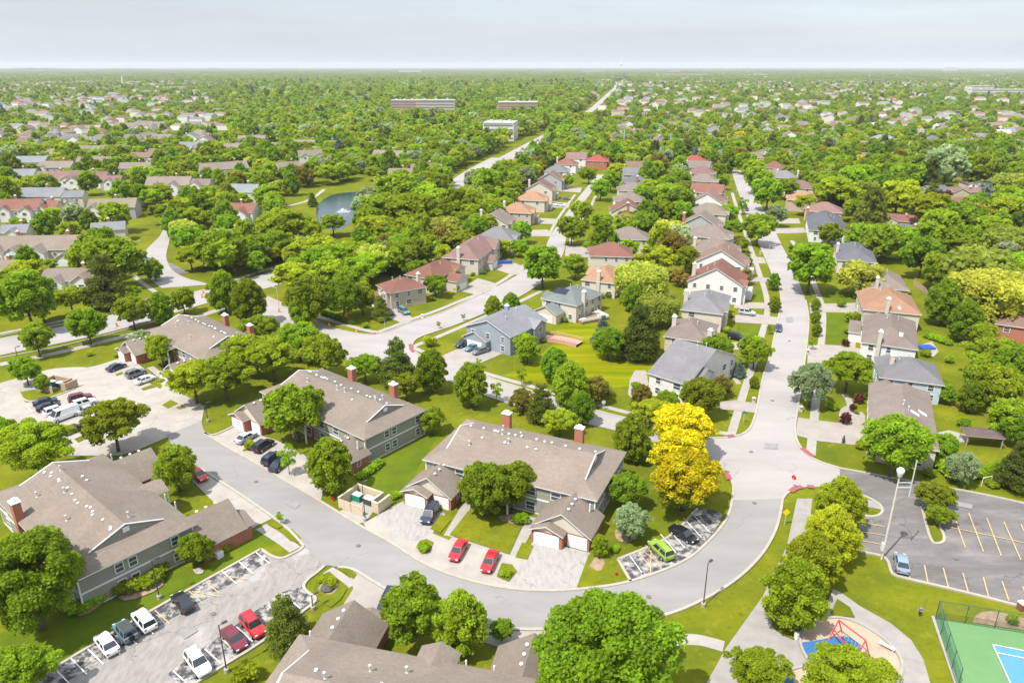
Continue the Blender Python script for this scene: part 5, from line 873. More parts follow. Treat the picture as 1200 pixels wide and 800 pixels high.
for u, v, wp, lb in [(720, 642, 12, 'low plants in the mulch below the grey leaved tree'), (745, 476, 20, 'shrub left of the bronze tree at the patio'), (710, 462, 22, 'dark shrub right of the bronze crab tree'), (830, 396, 10, 'shrub at the low taupe house front'), (853, 388, 12, 'red bed shrub by the grey hip roofed house'), (1036, 300, 14, 'shrub behind the charcoal hip roofed house'), (1118, 600, 0.1, '')]:
    if lb: shrub(u, v, wp, lb)

SHEETS_PX = [[project(Vector((x, y, 0))) for x, y in q] for q in SHEETS if len(q) < 400]
def _in(u, v, q):
    r_ = False; j = len(q)-1
    for i in range(len(q)):
        if (q[i][1] > v) != (q[j][1] > v) and u < (q[j][0]-q[i][0])*(v-q[i][1])/(q[j][1]-q[i][1]+1e-12)+q[i][0]: r_ = not r_
        j = i
    return r_
# garden shrubs along the house fronts and in the yards of the nearer houses
def garden_shrub(x, y, wd, hf=0.85):
    o = link('shrub', rnd.choice(SHR), None); o.location = (x, y, 0); k = wd/1.05; o.scale = (k, k, k*hf); o.rotation_euler = (0, 0, rnd.uniform(0, 6)); o['group'] = 'garden shrubs round the nearer houses'; THINGS.append((o, 'shrub', 'rounded garden shrub', 'g')); TREES.append((x, y, wd/2))
for root in [o for o in COL.objects if o.name.split('.')[0] == 'house' and o.location.y < 275]:
    wl = next(c for c in root.children if c.name.startswith('wall')); xs = [v.co.x for v in wl.data.vertices]; ys = [v.co.y for v in wl.data.vertices]; Ln, Wd = max(xs), max(ys); c, s_ = math.cos(root.rotation_euler.z), math.sin(root.rotation_euler.z)
    for k in range(5):
        f = rnd.choice((0, 0, 1, 3)); a = rnd.uniform(.05, .95); x, y = {0: (Ln*a, -1.3), 1: (Ln+1.4, Wd*a), 3: (-1.4, Wd*a)}[f]; X, Y = root.location.x+c*x-s_*y, root.location.y+s_*x+c*y
        u, v = project(Vector((X, Y, 0)))
        if any(_in(u, v, q) for q in SHEETS_PX): continue
        garden_shrub(X, Y, rnd.uniform(1.2, 2.3))
for u, v in ((812, 432), (836, 430), (846, 424), (858, 440), (742, 372), (731, 410), (724, 422), (660, 392), (612, 425), (590, 396), (1086, 418), (1112, 425), (1102, 452), (1128, 500), (1142, 470), (1066, 345), (975, 480), (984, 496), (1016, 468), (508, 352), (535, 341), (470, 352), (556, 322), (790, 420), (772, 440), (1118, 392), (1100, 366), (446, 378), (428, 384)):
    p = G(u, v)
    if not any(_in(u, v, q) for q in SHEETS_PX): garden_shrub(p.x, p.y, rnd.uniform(1.4, 2.8))
# ================================================================== the neighbourhood farther off
CON = 'townhouse blocks beyond the boulevard'; FAR = 'houses among the trees farther off'
def condo(u, v, wpx, roof, ang=0.0, det=1):
    """a block of joined town houses: long ridge, cross gables, white gable ends, chimneys"""
    z = 5.5; p = G(u, v, z); Ln = wpx*depth_of(p)/FPX*(.82 if roof == 'bluegrey' else .93); Wd = min(13.0, max(8.0, Ln*.55)); r = random.Random(int(u*7+v))
    c, s_ = math.cos(ang), math.sin(ang); o = (p.x-c*Ln/2+s_*Wd/2, p.y-s_*Ln/2-c*Wd/2, 0); root = thing('townhouse_block', o, ang, None, 'townhouse', CON)
    wl = r.choice(('cream', 'white', 'greyw')); rm = [roofm(roof), TRIM, wallm('white')]; e, s = 5.6, 0.58
    b = MB(); b.box(0, Ln, 0, Wd, -.2, e-.05); zt = e+s*Wd/2-.12
    b.face([(0, Wd, e-.05), (0, 0, e-.05), (0, Wd/2, zt)]); b.face([(Ln, 0, e-.05), (Ln, Wd, e-.05), (Ln, Wd/2, zt)]); b.build('wall', wallm(wl), root)
    roof_build('roof', gable_polys(-.4, Ln+.4, -.4, Wd+.4, e-.12, s, 'x'), rm, root)
    for k in range(max(1, int(Ln/8))):
        a = Ln*(k+.3+.35*r.random())/max(1, int(Ln/8)); hw = r.uniform(2.3, 3.4); ev = r.choice((2.9, 5.3, 5.6)); dp = r.uniform(1.5, 4.5); zr = ev+.68*hw
        q = MB(); q.box(a-hw, a+hw, -dp, -.02, -.2, ev-.05); q.face([(a-hw, -dp, ev-.05), (a+hw, -dp, ev-.05), (a, -dp, zr-.12)]); q.build('gable_wing', wallm('white'), root)
        roof_build('wing_roof', gable_polys(a-hw-.3, a+hw+.3, -dp-.4, Wd*.45, ev-.2, .68, 'y'), rm, root); 
        if ev < 4: garage_door(root, a, -dp-.02, .02, 0, 3.6)
        else: window(root, a, -dp-.01, 3.9, 0, 1.6, 1.3)
    for k in range(max(1, int(Ln/14))): chimney(root, Ln*(k+.5+.2*r.random())/max(1, int(Ln/14)), Wd*.62, 0, e+s*Wd/2+1.3, BRICK, 1.0, .8)
    for k in range(int(Ln/4.5)): window(root, 2+k*4.5, -.01, 3.7, 0, 1.2, 1.2)
    for i in range(4): x = Ln*(i+.5)/4; HOUSES.append((o[0]+c*x-s_*Wd/2, o[1]+s_*x+c*Wd/2, Wd/2+2.5))
    THINGS.append((root, 'townhouse', f'{ROOFN[roof]} roofed townhouse block', 'h')); return root
for a in [(48, 288, 112, 'tan', R(4)), (88, 324, 66, 'tan', R(4)), (6, 313, 40, 'tan', R(0)), (128, 267, 42, 'bluegrey', R(20)), (20, 270, 34, 'bluegrey', R(10)), (134, 241, 54, 'tan', R(12)), (18, 243, 66, 'redbrown', R(6)), (57, 241, 28, 'redbrown', R(0)), (52, 228, 60, 'bluegrey', R(3)), (88, 229, 26, 'bluegrey', R(10)), (70, 208, 48, 'mauve', R(5)), (106, 208, 44, 'mauve', R(5)), (132, 211, 24, 'mauve', R(5)), (38, 189, 44, 'bluegrey', R(4)), (22, 205, 50, 'bluegrey', R(6)), (68, 195, 40, 'tan', R(3)), (112, 190, 40, 'tan', R(3)), (110, 176, 34, 'tan', R(0)), (100, 169, 22, 'mauve', R(0)), (168, 183, 28, 'brown', R(0)), (187, 178, 24, 'mauve', R(0)), (160, 196, 36, 'tan', R(8)), (191, 161, 24, 'tan', R(0)), (226, 171, 34, 'bluegrey', R(0)), (164, 148, 34, 'tan', R(0)), (200, 215, 52, 'tan', R(6)), (232, 215, 34, 'tan', R(0)),
          (262, 197, 56, 'tan', R(32)), (296, 164, 34, 'tan', R(0)), (264, 174, 40, 'tan', R(22)), (283, 223, 54, 'bluegrey', R(-8)), (278, 246, 52, 'redbrown', R(-6)), (272, 277, 54, 'tan', R(-10)), (338, 194, 28, 'tan', R(30)), (357, 168, 26, 'tan', R(0)), (388, 168, 20, 'tan', R(0)), (366, 181, 34, 'tan', R(20)), (330, 143, 18, 'tan', R(0)), (456, 182, 38, 'tan', R(-12)), (470, 202, 30, 'tan', R(0)), (500, 198, 38, 'tan', R(0)), (490, 181, 26, 'tan', R(0)), (533, 181, 20, 'tan', R(0)), (436, 169, 16, 'tan', R(0)), (145, 225, 20, 'tan', R(40))]: condo(*a)
FH = [(770, 175, 'bluegrey', 28), (845, 179, 'darkgrey', 28), (882, 182, 'tan', 30), (764, 173, 'white', 24), (812, 162, 'orange', 14), (842, 164, 'redbrown', 13), (774, 161, 'grey', 14), (771, 147, 'taupe', 16), (788, 145, 'mauve', 15), (754, 134, 'orange', 16), (738, 137, 'taupe', 14), (835, 148, 'taupe', 18), (866, 148, 'grey', 18), (881, 145, 'tan', 15), (897, 145, 'grey', 16), (900, 152, 'bluegrey', 15), (890, 168, 'taupe', 16), (904, 165, 'taupe', 15), (912, 203, 'taupe', 26), (985, 188, 'brown', 30), (1035, 161, 'bluegrey', 32), (1072, 184, 'white', 22), (1088, 168, 'grey', 14), (1094, 162, 'darkgrey', 15), (1120, 138, 'taupe', 20), (1150, 138, 'grey', 15), (1172, 144, 'mauve', 18), (1174, 155, 'white', 20), (1146, 159, 'bluegrey', 16), (1108, 151, 'taupe', 20), (1080, 154, 'bluegrey', 14), (1030, 150, 'grey', 20), (1000, 139, 'mauve', 20), (980, 146, 'redbrown', 16), (968, 153, 'taupe', 16), (974, 136, 'grey', 14), (1058, 140, 'mauve', 20), (1038, 138, 'grey', 13), (1192, 166, 'bluegrey', 14), (1140, 165, 'mauve', 12),
      (1110, 158, 'taupe', 16), (1026, 146, 'white', 16), (996, 150, 'tan', 14), (1008, 168, 'taupe', 20), (985, 172, 'tan', 14), (950, 158, 'taupe', 16), (936, 146, 'mauve', 15), (922, 138, 'grey', 14), (915, 135, 'mauve', 13), (872, 133, 'taupe', 14), (852, 128, 'grey', 13), (905, 127, 'tan', 13), (940, 130, 'taupe', 12), (1095, 222, 'darkgrey', 22), (1062, 222, 'taupe', 24), (730, 150, 'redbrown', 14), (722, 158, 'mauve', 13), (716, 165, 'mauve', 14), (706, 170, 'taupe', 14), (698, 176, 'mauve', 14), (727, 135, 'taupe', 13), (800, 132, 'mauve', 12), (818, 130, 'tan', 12), (782, 133, 'grey', 12)]
for i, (u, v, rf, wp) in enumerate(FH):
    p = G(u, v, 5); L_m = wp*depth_of(p)/FPX; r = random.Random(i); wl = r.choice(('cream', 'white', 'white', 'beige', 'greyw'))
    h = ch(u, v, r.choice((0, R(12), R(-15), R(30), R(90))), min(20, max(11, L_m*.75)), r.uniform(9.5, 12), None, roof=rf, wall=wl, rt=r.choice(('hip', 'gx', 'gy', 'gx')), det=1, eave=5.0, s=.52, chim=(.3, .1, 'pale') if i % 3 == 0 else None, group=FAR)
    THINGS.append((h, 'house', f'{ROOFN[rf]} roofed house with {dict(cream="cream", white="white", beige="beige", greyw="grey")[wl]} walls', 'h'))
for (u, v, rf, Ln, Wd, a, wl, rt, lb) in [(1057, 255, 'redbrown', 17, 10, R(-28), 'beige', 'gx', 'low red brown ranch house with a pale driveway among the right hand trees'), (1064, 270, 'darkgrey', 19, 10, R(-12), 'greyw', 'hip', 'low charcoal ranch house below the red brown ranch'), (1130, 303, 'brown', 20, 9, R(-8), 'beige', 'gx', 'long brown ranch roof showing above the tall willow'), (1130, 236, 'redbrown', 15, 9, R(-10), 'white', 'hip', 'red brown roofed house with a pale upper storey and lower wing'), (1130, 222, 'brown', 24, 9, R(-5), 'beige', 'gx', 'long brown roofed house behind the red brown one'), (1141, 212, 'redbrown', 14, 10, R(80), 'white', 'gx', 'house with a broad white gable facing the camera'), (1192, 375, 'mauve', 14, 10, R(60), 'brick', 'hip', 'brown roofed house cut by the right edge beneath the willow'), (1190, 352, 'grey', 12, 9, R(10), 'paleblue', 'gx', 'grey roofed house at the right edge under the willow'), (1016, 213, 'taupe', 15, 10, R(10), 'pink', 'hip', 'small taupe roofed house in the trees right of the avenue')]:
    ch(u, v, a, Ln, Wd, lb, z=4, roof=rf, wall=wl, rt=rt, det=1, eave=4.4 if rt == 'hip' else 3.4, s=.42, chim=(.6, .3, 'brick'), group=FAR)
# ---- big buildings near the horizon road
def slab_building(u, v, wpx, hpx, dpx, label, wm, bands, name='office_building', wing=None, ang=0.0):
    p = G(u, v, 0); k = depth_of(p)/FPX; Ln, h = wpx*k, hpx*k+(6 if hpx > 9 else 2.5); Wd = dpx; root = thing(name, (p.x, p.y, 0), ang, label, 'building')
    b = MB(); b.box(-Ln/2, Ln/2, 0, Wd, -.2, h); b.build('wall', wm, root)
    b = MB(); b.box(-Ln/2-.3, Ln/2+.3, -.3, Wd+.3, h, h+.9); b.build('roof', mat('flat_roof', (.38, .36, .33), .9), root)
    n = max(2, int(h/3.4))
    for i in range(n):
        z = h*(i+.35)/n
        if bands: q = MB(); q.box(-Ln/2+.8, Ln/2-.8, -.12, -.02, z, z+h/n*.42); q.build('window_band', BAND, root)
        else:
            for j in range(int(Ln/7)):
                q = link('window', WINM, root); q.location = (-Ln/2+3.5+j*7, -.02, z+.9)
    for i in range(3): q = MB(); x = Ln*(-.3+.3*i); q.box(x-1.6, x+1.6, Wd*.4, Wd*.55, h+.9, h+2.6); q.build('roof_unit', METALG, root)
    for i in range(5): HOUSES.append((p.x-Ln/2+Ln*(i+.5)/5, p.y+Wd/2, max(Ln/10, Wd/2)+3))
    return root
q = MB(); q.box(-1.5, 1.5, -.05, .03, -.9, .9); WINM = q.mesh('window', GLASS)
BAND = mat('band_glass', (.16, .17, .18), .2, .2, .2, spec=.6); CONC = mat('pale_precast', (.42, .37, .31), .85, .06, .3); WHITEB = mat('white_panel', (.55, .55, .53), .7, .04, .3); BRICKO = mat('orange_brick_far', (.36, .23, .17), .9, .12, .4)
slab_building(474, 137, 30, 13, 20, 'orange brick apartment slab, left wing of the mid rise by the woods', BRICKO, True); slab_building(511, 138, 44, 14, 22, 'pale striped mid rise wing right of the orange brick slab', CONC, True)
slab_building(607, 136, 46, 10, 30, 'long low brick building with flat roof beside the far boulevard', BRICKO, True); slab_building(584, 165, 36, 12, 32, 'white three storey office block with dark window bands', WHITEB, True, ang=R(-8))
for u, v, wp, hp, lb, m_ in [(1172, 114, 68, 7, 'long white warehouse at the right under the horizon', WHITEB), (1150, 111, 26, 8, 'taller white block left of the long warehouse', WHITEB), (375, 134, 20, 3, 'flat white roofed building amid the far woods left of centre', WHITEB), (791, 86, 12, 4, 'pale block just under the horizon right of the far road', CONC), (800, 90, 60, 2.5, 'long pale strip of buildings under the horizon right of the far road', CONC), (760, 106, 20, 4, 'pale flat building beside the end of the far road', CONC), (892, 90, 16, 2.5, 'small white warehouse near the horizon right of centre', WHITEB), (480, 86, 26, 2.5, 'long white roof near the horizon left of centre', WHITEB), (695, 86, 24, 2.5, 'pale roofs near the horizon left of the far road', CONC), (1113, 84, 14, 4.5, 'white tower block on the skyline at right', WHITEB), (1148, 84, 10, 3, 'pale block on the skyline right of the white tower', CONC), (155, 101, 16, 3.5, 'white plant sheds near the tall stack at left', WHITEB), (205, 108, 22, 4, 'pale flat sheds at left beyond the townhouses', CONC), (80, 108, 16, 3, 'white flat roof among trees at far left', WHITEB), (250, 83, 14, 2.6, 'reddish pale block on the skyline left', BRICKO)]:
    slab_building(u, v, wp, hp, 30, lb, m_, hp > 5, 'commercial_building')
def pole_thing(name, u, v, hpx, r0, label, cat, m, top=None):
    p = G(u, v, 0); h = hpx*depth_of(p)/FPX*1.06; t = thing(name, (p.x, p.y, 0), 0, label, cat); b = MB(); b.tube((0, 0, -.2), (0, 0, h), r0, r0*.7, 8); b.build('pole', m, t); return t, h
for i, (u, v, hp, lb) in enumerate([(731, 170, 17, 'pale power pole nearest the far boulevard'), (785, 176, 18, 'pale power pole above the blue grey gable'), (851, 176, 18, 'pale power pole above the charcoal gable'), (1062, 187, 19, 'white power pole in the trees above the pale street'), (1142, 191, 18, 'grey power pole above the white gabled house'), (336, 164, 18, 'pale power pole left of the pond townhouses'), (377, 162, 13, 'pale power pole above the pond townhouses'), (437, 161, 13, 'pale power pole below the brick mid rise')]):
    t, h = pole_thing('power_pole', u, v, hp, .45, lb, 'pole', METALG); b = MB(); b.box(-2.2, 2.2, -.12, .12, h-1.6, h-1.35); b.build('crossarm', WOOD, t)
t, h = pole_thing('chimney_stack', 145, 104, 13, 4.0, 'tall thin white stack near the horizon at left', 'chimney', WHITEB)
p = G(728, 82, 0); t = thing('water_tower', (p.x, p.y, 0), 0, 'white water tower standing on the skyline above the far road', 'water tower'); k = depth_of(p)/FPX
b = MB(); b.tube((0, 0, 0), (0, 0, 5.5*k), 1.0*k*.6, n=12); b.build('stem', WHITEB, t); b = MB(); b.lathe([(.4*k, 4.6*k), (1.7*k, 5.6*k), (2.1*k, 6.5*k), (1.6*k, 7.5*k), (.3*k, 8.0*k)], n=16); b.build('tank', WHITEB, t, True)
# ---- low wooded rises on the skyline at the left
for u0, u1, hh in ((10, 130, 3.2), (110, 220, 2.4), (-200, 20, 2.0)):
    b = MB(); Y = 11000; k = Y/795.0; n = 24; x0, x1 = (u0-600)*k, (u1-600)*k
    prof = [(x0+(x1-x0)*i/n, hh*k*math.sin(math.pi*i/n)**1.3+4*math.sin(i*1.9)) for i in range(n+1)]
    for i in range(n):
        for d0, d1, s0, s1 in ((0, 900, 0, 1), (900, 2200, 1, 0)): b.face([(prof[i][0], Y+d0, prof[i][1]*s0), (prof[i+1][0], Y+d0, prof[i+1][1]*s0), (prof[i+1][0], Y+d1, prof[i+1][1]*s1), (prof[i][0], Y+d1, prof[i][1]*s1)])
    o = b.build('hills', ramp_mat('far_wood', [(.35, (.03, .055, .012)), (.65, (.07, .1, .02))], sc=.02), None, True); o['kind'] = 'structure'
# ---- seeds for every farther tree and house
rs = np.random.RandomState(5)
def in_poly(P, poly):
    x, y = P[:, 0], P[:, 1]; ins = np.zeros(len(P), bool); q = np.array(poly); j = len(q)-1
    if not len(P): return ins
    for i in range(len(q)):
        c = ((q[i, 1] > y) != (q[j, 1] > y)) & (x < (q[j, 0]-q[i, 0])*(y-q[i, 1])/(q[j, 1]-q[i, 1]+1e-12)+q[i, 0]); ins ^= c; j = i
    return ins
def near_line(P, pts, d):
    o = np.zeros(len(P), bool); q = np.array([(p.x, p.y) for p in pts])
    for a, b_ in zip(q, q[1:]):
        ab = b_-a; t = np.clip(((P-a)@ab)/(ab@ab), 0, 1); o |= np.hypot(*(P-(a+t[:, None]*ab)).T) < d
    return o
def near_disc(P, discs, extra=0.0):
    o = np.zeros(len(P), bool)
    for x, y, r in discs: o |= (P[:, 0]-x)**2+(P[:, 1]-y)**2 < (r+extra)**2
    return o
def grid(y0, y1, sp, jit=.42, half=.74):
    ys = np.arange(y0, y1, sp); out = []
    for y in ys: xs = np.arange(-half*y-20, half*y+20, sp); out.append(np.stack([xs, np.full(len(xs), y)], 1))
    P = np.concatenate(out); return P+(rs.rand(*P.shape)-.5)*2*jit*sp
def pix(P, z=0.0):
    dz = z-CAMH; dep = P[:, 1]*CP-dz*SP; return 600+FPX*P[:, 0]/dep, 400-FPX*(P[:, 1]*SP+dz*CP)/dep, dep
AVC = W([(880, 500), (918, 420), (930, 370), (917, 320), (898, 270), (868, 215), (860, 190)]); HSC = W([(460, 395), (560, 356), (620, 322), (655, 280), (680, 235), (705, 205)])
BOULC = wc(ART)+wc(ART2, 1)
def clear(P, house_extra=2.0):
    keep = np.ones(len(P), bool)
    for q in SHEETS: keep &= ~in_poly(P, q)
    keep &= ~near_disc(P, HOUSES, house_extra); keep &= ~near_disc(P, [(x-x/y*9-2, y-9, r*.8) for x, y, r in HOUSES if y > 215], 0); keep &= ~near_disc(P, [(x-x/y*17-2, y-17, r*.75) for x, y, r in HOUSES if y > 260 and x < 0]+[(x-x/y*25-2, y-25, r*.65) for x, y, r in HOUSES if y > 280 and x < -60]+[(x-x/y*q, y-q, r*.8) for x, y, r in HOUSES if y > 235 and x > 60 for q in (17, 26)], 0); keep &= ~near_line(P, wc(ART), 9); keep &= ~near_line(P, wc(ART2, 1)[:-4], 20)
    keep &= ~(near_line(P, AVC, 21) & (P[:, 1] < 520)); keep &= ~(near_line(P, HSC, 19) & (P[:, 1] < 520))
    return keep
# houses of the districts beyond: rows on a slanted street grid, far ones pooled
HP = []
for (y0, y1, sp) in ((560, 900, 30), (900, 1600, 36), (1600, 3200, 52), (3200, 6500, 110)):
    P = grid(y0, y1, sp, .3); u, v, dep = pix(P)
    dens = .5+.5*np.sin(P[:, 0]/170+.6)*np.sin(P[:, 1]/210+1.0); dens = np.where((u > 690) | (u < 260), dens+.12, dens-.45); dens = np.where((u > 300) & (u < 680) & (v > 95) & (v < 150), -1, dens)
    k = (rs.rand(len(P)) < dens*np.where(P[:, 1] > 1600, .5, np.where(P[:, 1] > 900, .52, .8))*np.where(np.sin(P[:, 0]/61+1)*np.sin(P[:, 1]/47+.4) > -.15, 1.15, .45)) & clear(P, 9); HP.append(P[k])
HP = np.concatenate(HP); HP = HP[np.argsort(HP[:, 1])]
MID = [p for p in HP if p[1] < 1150][:90]; MIDS = {tuple(p) for p in MID}
RC = ['taupe', 'mauve', 'grey', 'tan', 'tan', 'bluegrey', 'taupe', 'brown', 'grey', 'redbrown']
STREETANG = R(-9)
for i, p in enumerate(MID):
    r = random.Random(900+i); rf = r.choice(RC); wl = r.choice(('cream', 'white', 'white', 'beige')); h = house((p[0]-6, p[1]-5, 0), STREETANG+r.choice((0, math.pi/2)), r.uniform(12, 16), r.uniform(9.5, 12), None, roof=rf, wall=wl, rt=r.choice(('hip', 'gx', 'gy')), det=0, eave=r.choice((3.4, 5.2, 5.2)), s=.52, group=FAR, chim=(.3, .2, 'pale') if i % 4 == 0 else None, front_gable=False)
    THINGS.append((h, 'house', f'{ROOFN[rf]} roofed house with {wl} walls', 'h'))
REST = [p for p in HP if tuple(p) not in MIDS]; b = MB(); mats = [wallm('white'), wallm('cream')]+[mat('far_roof_'+k, ROOFC[k], .95, .1, .5) for k in ('taupe', 'mauve', 'grey', 'tan', 'redbrown', 'bluegrey')]
for i, p in enumerate(REST):
    r = random.Random(i); big = p[1] > 2500 and r.random() < .3; L_, W_ = (r.uniform(30, 80), r.uniform(20, 40)) if big else (r.uniform(12, 20), r.uniform(9, 13)); a = r.choice((0, math.pi/2, .3, -.4)); c, s_ = math.cos(a), math.sin(a); e = r.uniform(6.5, 8) if p[1] > 900 else r.uniform(4.5, 6); zr = e+(1.0 if big else W_*.26)
    if p[1] > 1200: e += 4*min(1, p[1]/2600); zr += 4*min(1, p[1]/2600)
    def q(x, y, z): return (p[0]+c*x-s_*y, p[1]+s_*x+c*y, z)
    x, y = L_/2, W_/2; A, B_, C_, D_ = (-x, -y), (x, -y), (x, y), (-x, y); w_ = r.randint(0, 1); ri = 2+r.randint(0, 5) if not big else 2+r.choice((2, 3))
    for m_, n_ in ((A, B_), (B_, C_), (C_, D_), (D_, A)): b.face([q(*m_, 0), q(*n_, 0), q(*n_, e), q(*m_, e)], w_)
    ins = 0.0 if r.random() < .5 else W_*.3; r0, r1 = (-x+ins, 0), (x-ins, 0)
    b.face([q(*A, e), q(*B_, e), q(*r1, zr), q(*r0, zr)], ri); b.face([q(*C_, e), q(*D_, e), q(*r0, zr), q(*r1, zr)], ri); b.face([q(*B_, e), q(*C_, e), q(*r1, zr)], ri if ins else w_); b.face([q(*D_, e), q(*A, e), q(*r0, zr)], ri if ins else w_)
o = b.build('distant_houses', mats); tag(o, 'pale walled houses and sheds scattered through the woods towards the horizon', 'houses', kind='stuff')
HD = [(p[0], p[1], 9.0) for p in HP]
# trees: near ones become objects, the rest one mass
cand = []
for (y0, y1, sp, wlo, whi) in ((175, 330, 8.6, 7.5, 11.5), (330, 700, 9.2, 8, 13), (700, 1500, 11, 9, 14.5), (1500, 3200, 16, 12, 20)):
    P = grid(y0, y1, sp); u, v, dep = pix(P); k = (u > -60) & (u < 1260)
    if y0 < 700:
        k &= clear(P, 1.2); k &= ~near_disc(P, TREES, 1.6)
        zone = np.zeros(len(P), bool)
        for zp, d_ in (([(1075, 300), (1260, 290), (1260, 520), (1200, 500), (1130, 478), (1120, 440), (1105, 380), (1085, 335)], .65), ([(330, 300), (470, 245), (600, 190), (600, 225), (560, 275), (515, 300), (470, 320), (430, 345), (330, 345)], .95), ([(700, 300), (720, 225), (760, 190), (815, 190), (800, 250), (812, 300), (790, 340), (740, 345)], .4), ([(-60, 372), (-60, 330), (150, 300), (160, 330), (120, 350), (60, 368)], .7), ([(-60, 325), (-60, 190), (700, 190), (560, 205), (480, 245), (390, 300), (240, 320), (205, 290), (160, 300)], .54), ([(975, 300), (960, 240), (930, 190), (1260, 190), (1260, 300), (1075, 300), (1040, 285)], .58), ([(880, 200), (930, 190), (960, 240), (960, 250), (920, 225)], .5), ([(640, 265), (690, 215), (720, 205), (716, 290), (680, 300)], .25), ([(420, 460), (500, 440), (500, 460), (440, 440)], .3), ([(600, 500), (720, 512), (730, 520), (660, 512)], .4)):
            zone |= in_poly(np.stack([u, v], 1), zp) & (rs.rand(len(P)) < d_)
        far = (v <= 195); k &= zone | (far & (rs.rand(len(P)) < .8))
        pondside = in_poly(np.stack([u, v], 1), [(325, 222), (375, 220), (460, 218), (452, 236), (425, 262), (424, 300), (372, 300), (352, 280), (330, 262), (335, 240)]); k &= ~pondside | (rs.rand(len(P)) < .06)
    else:
        k &= ~near_disc(P, [(x-x/y*q*14, y-q*14, r*1.15) for x, y, r in HD+HOUSES for q in ((0, 1, 2) if y > 900 else (0, 1)) if (y < 1600 if y0 < 1500 else y > 1400)], 0.0); k &= ~near_line(P, wc(ART2, 1), 14)
        u, v, dep_ = pix(P); dist_ = ((u > 690) | (u < 270)); k &= ~dist_ | (rs.rand(len(P)) < .64); op = np.sin(P[:, 0]/95+2)*np.sin(P[:, 1]/80)+.5*np.sin(P[:, 0]/37+P[:, 1]/51); k &= rs.rand(len(P)) < np.where(op > .75, .45, .93)
    P = P[k]; W_ = rs.uniform(wlo, whi, len(P)); ud, vd, _ = pix(P); W_ = np.where((P[:, 1] > 620) & ((ud > 690) | (ud < 270)), W_*.7, W_); cand.append(np.column_stack([P, W_, dep[k]]))
# rows along the boulevard
rows = []
bl = wc(ART)[14:]+wc(ART2, 2)[:10]
for sgn, off in ((1, 16), (-1, 16), (1, 24), (-1, 24), (1, 33), (-1, 33)):
    acc = 0; pts = bl
    for a, b_ in zip(pts, pts[1:]):
        d = (b_-a); n = Vector((-d.y, d.x, 0)).normalized(); l = d.length; t = acc
        while t < l: q_ = a+d*(t/l)+n*sgn*(off+(6 if a.y > 420 else 0)+rnd.uniform(-1, 1)); rows.append((q_.x, q_.y, rnd.uniform(8.5, 11), 0)); t += 10.5
        acc = t-l
rows = np.array(rows); _, _, dd = pix(rows[:, :2]); rows[:, 3] = dd; rk = (rows[:, 1] > 245) & ~near_disc(rows[:, :2], HOUSES, 1); 
ru, rv, _ = pix(rows[:, :2]); rk &= ~((ru > 362) & (ru < 424) & (rv < 303))
for q in SHEETS: rk &= ~in_poly(rows[:, :2], q)
cand.append(rows[rk]); C_ = np.concatenate(cand)
KINDS_ = np.array(list('MMMMMLLLLPPPXCWSBR'), dtype=object)
kd = KINDS_[rs.choice(len(KINDS_), len(C_), p=np.array([1]*5+[1.3]*4+[1]*3+[.8, .35, .7, .08, .3, .06])/np.sum([1]*5+[1.3]*4+[1]*3+[.8, .35, .7, .08, .3, .06]))]
kd[(rs.rand(len(C_)) < .012) & (C_[:, 1] > 500) & (C_[:, 0] > 60)] = 'Y'
size = C_[:, 2]/C_[:, 3]; order = np.argsort(-size); N_OBJ = 130
ind = order[:N_OBJ]
for i in ind: place_tree(Vector((C_[i, 0], C_[i, 1], 0)), C_[i, 2], kd[i])
rest = order[N_OBJ:]
# instanced prototypes of the mass
def far_proto(kind, n, size_, seed):
    tm, cm = tree_proto(kind, seed, n, size_, 1); return cm
col = bpy.data.collections.new('far_trees'); pk = list('MMLLPXCWSBRY'); PI_ = {}
for i, k in enumerate(pk): o = bpy.data.objects.new(f'far_tree_{i:02d}', far_proto(k, 420, .15, 70+i)); col.objects.link(o); PI_.setdefault(k, []).append(i)
for i, k in enumerate(pk): o = bpy.data.objects.new(f'far_tree_{i+12:02d}', PROTO2[k][0][1]); col.objects.link(o)
rsp = np.random.RandomState(8)
for i in range(3):                                                  # a patch of wood, about 80 m across, for beyond 3 km
    cl = [((rsp.uniform(-.5, .5), rsp.uniform(-.5, .5), rsp.uniform(.35, .6)), (rsp.uniform(.06, .12),)*2+(rsp.uniform(.25, .45),)) for _ in range(34)]
    o = bpy.data.objects.new(f'far_tree_{24+i:02d}', leaves('wood_patch', cl, 420, .07, LEAF['D'], i, core=.95)); col.objects.link(o)
far_p = grid(3200, 5200, 62, half=.76); far_q = grid(5200, 11500, 105, half=.76); far_r = grid(11500, 32500, 300, half=.76); ft = np.concatenate([far_p, far_q, far_r])
fk = ~near_line(ft, wc(ART2, 1), 55) & ~near_disc(ft, [h for h in HD if h[1] > 3200 and rs.rand() < .75], 24); fk &= rs.rand(len(ft)) < .93; ft = ft[fk]
pos = np.concatenate([C_[rest, :2], ft]); wdt = np.concatenate([C_[rest, 2], np.where(ft[:, 1] < 5200, 88, np.where(ft[:, 1] < 11500, 140, 380))*rs.uniform(.85, 1.2, len(ft))])
pick = np.concatenate([[PI_[k][rs.randint(len(PI_[k]))]+(12 if y < 620 else 0) for k, y in zip(kd[rest], C_[rest, 1])], 24+rs.randint(0, 3, len(ft))]).astype(np.int32)
asp = np.array([ASPECT[pk[i % 12]] if i < 24 else .17 for i in pick])*rs.uniform(.9, 1.12, len(pick)); asp[pick >= 24] = 13/wdt[pick >= 24]*rs.uniform(.8, 1.3, (pick >= 24).sum())
me = bpy.data.meshes.new('distant_trees'); me.from_pydata(np.column_stack([pos, np.zeros(len(pos))]).tolist(), [], [])
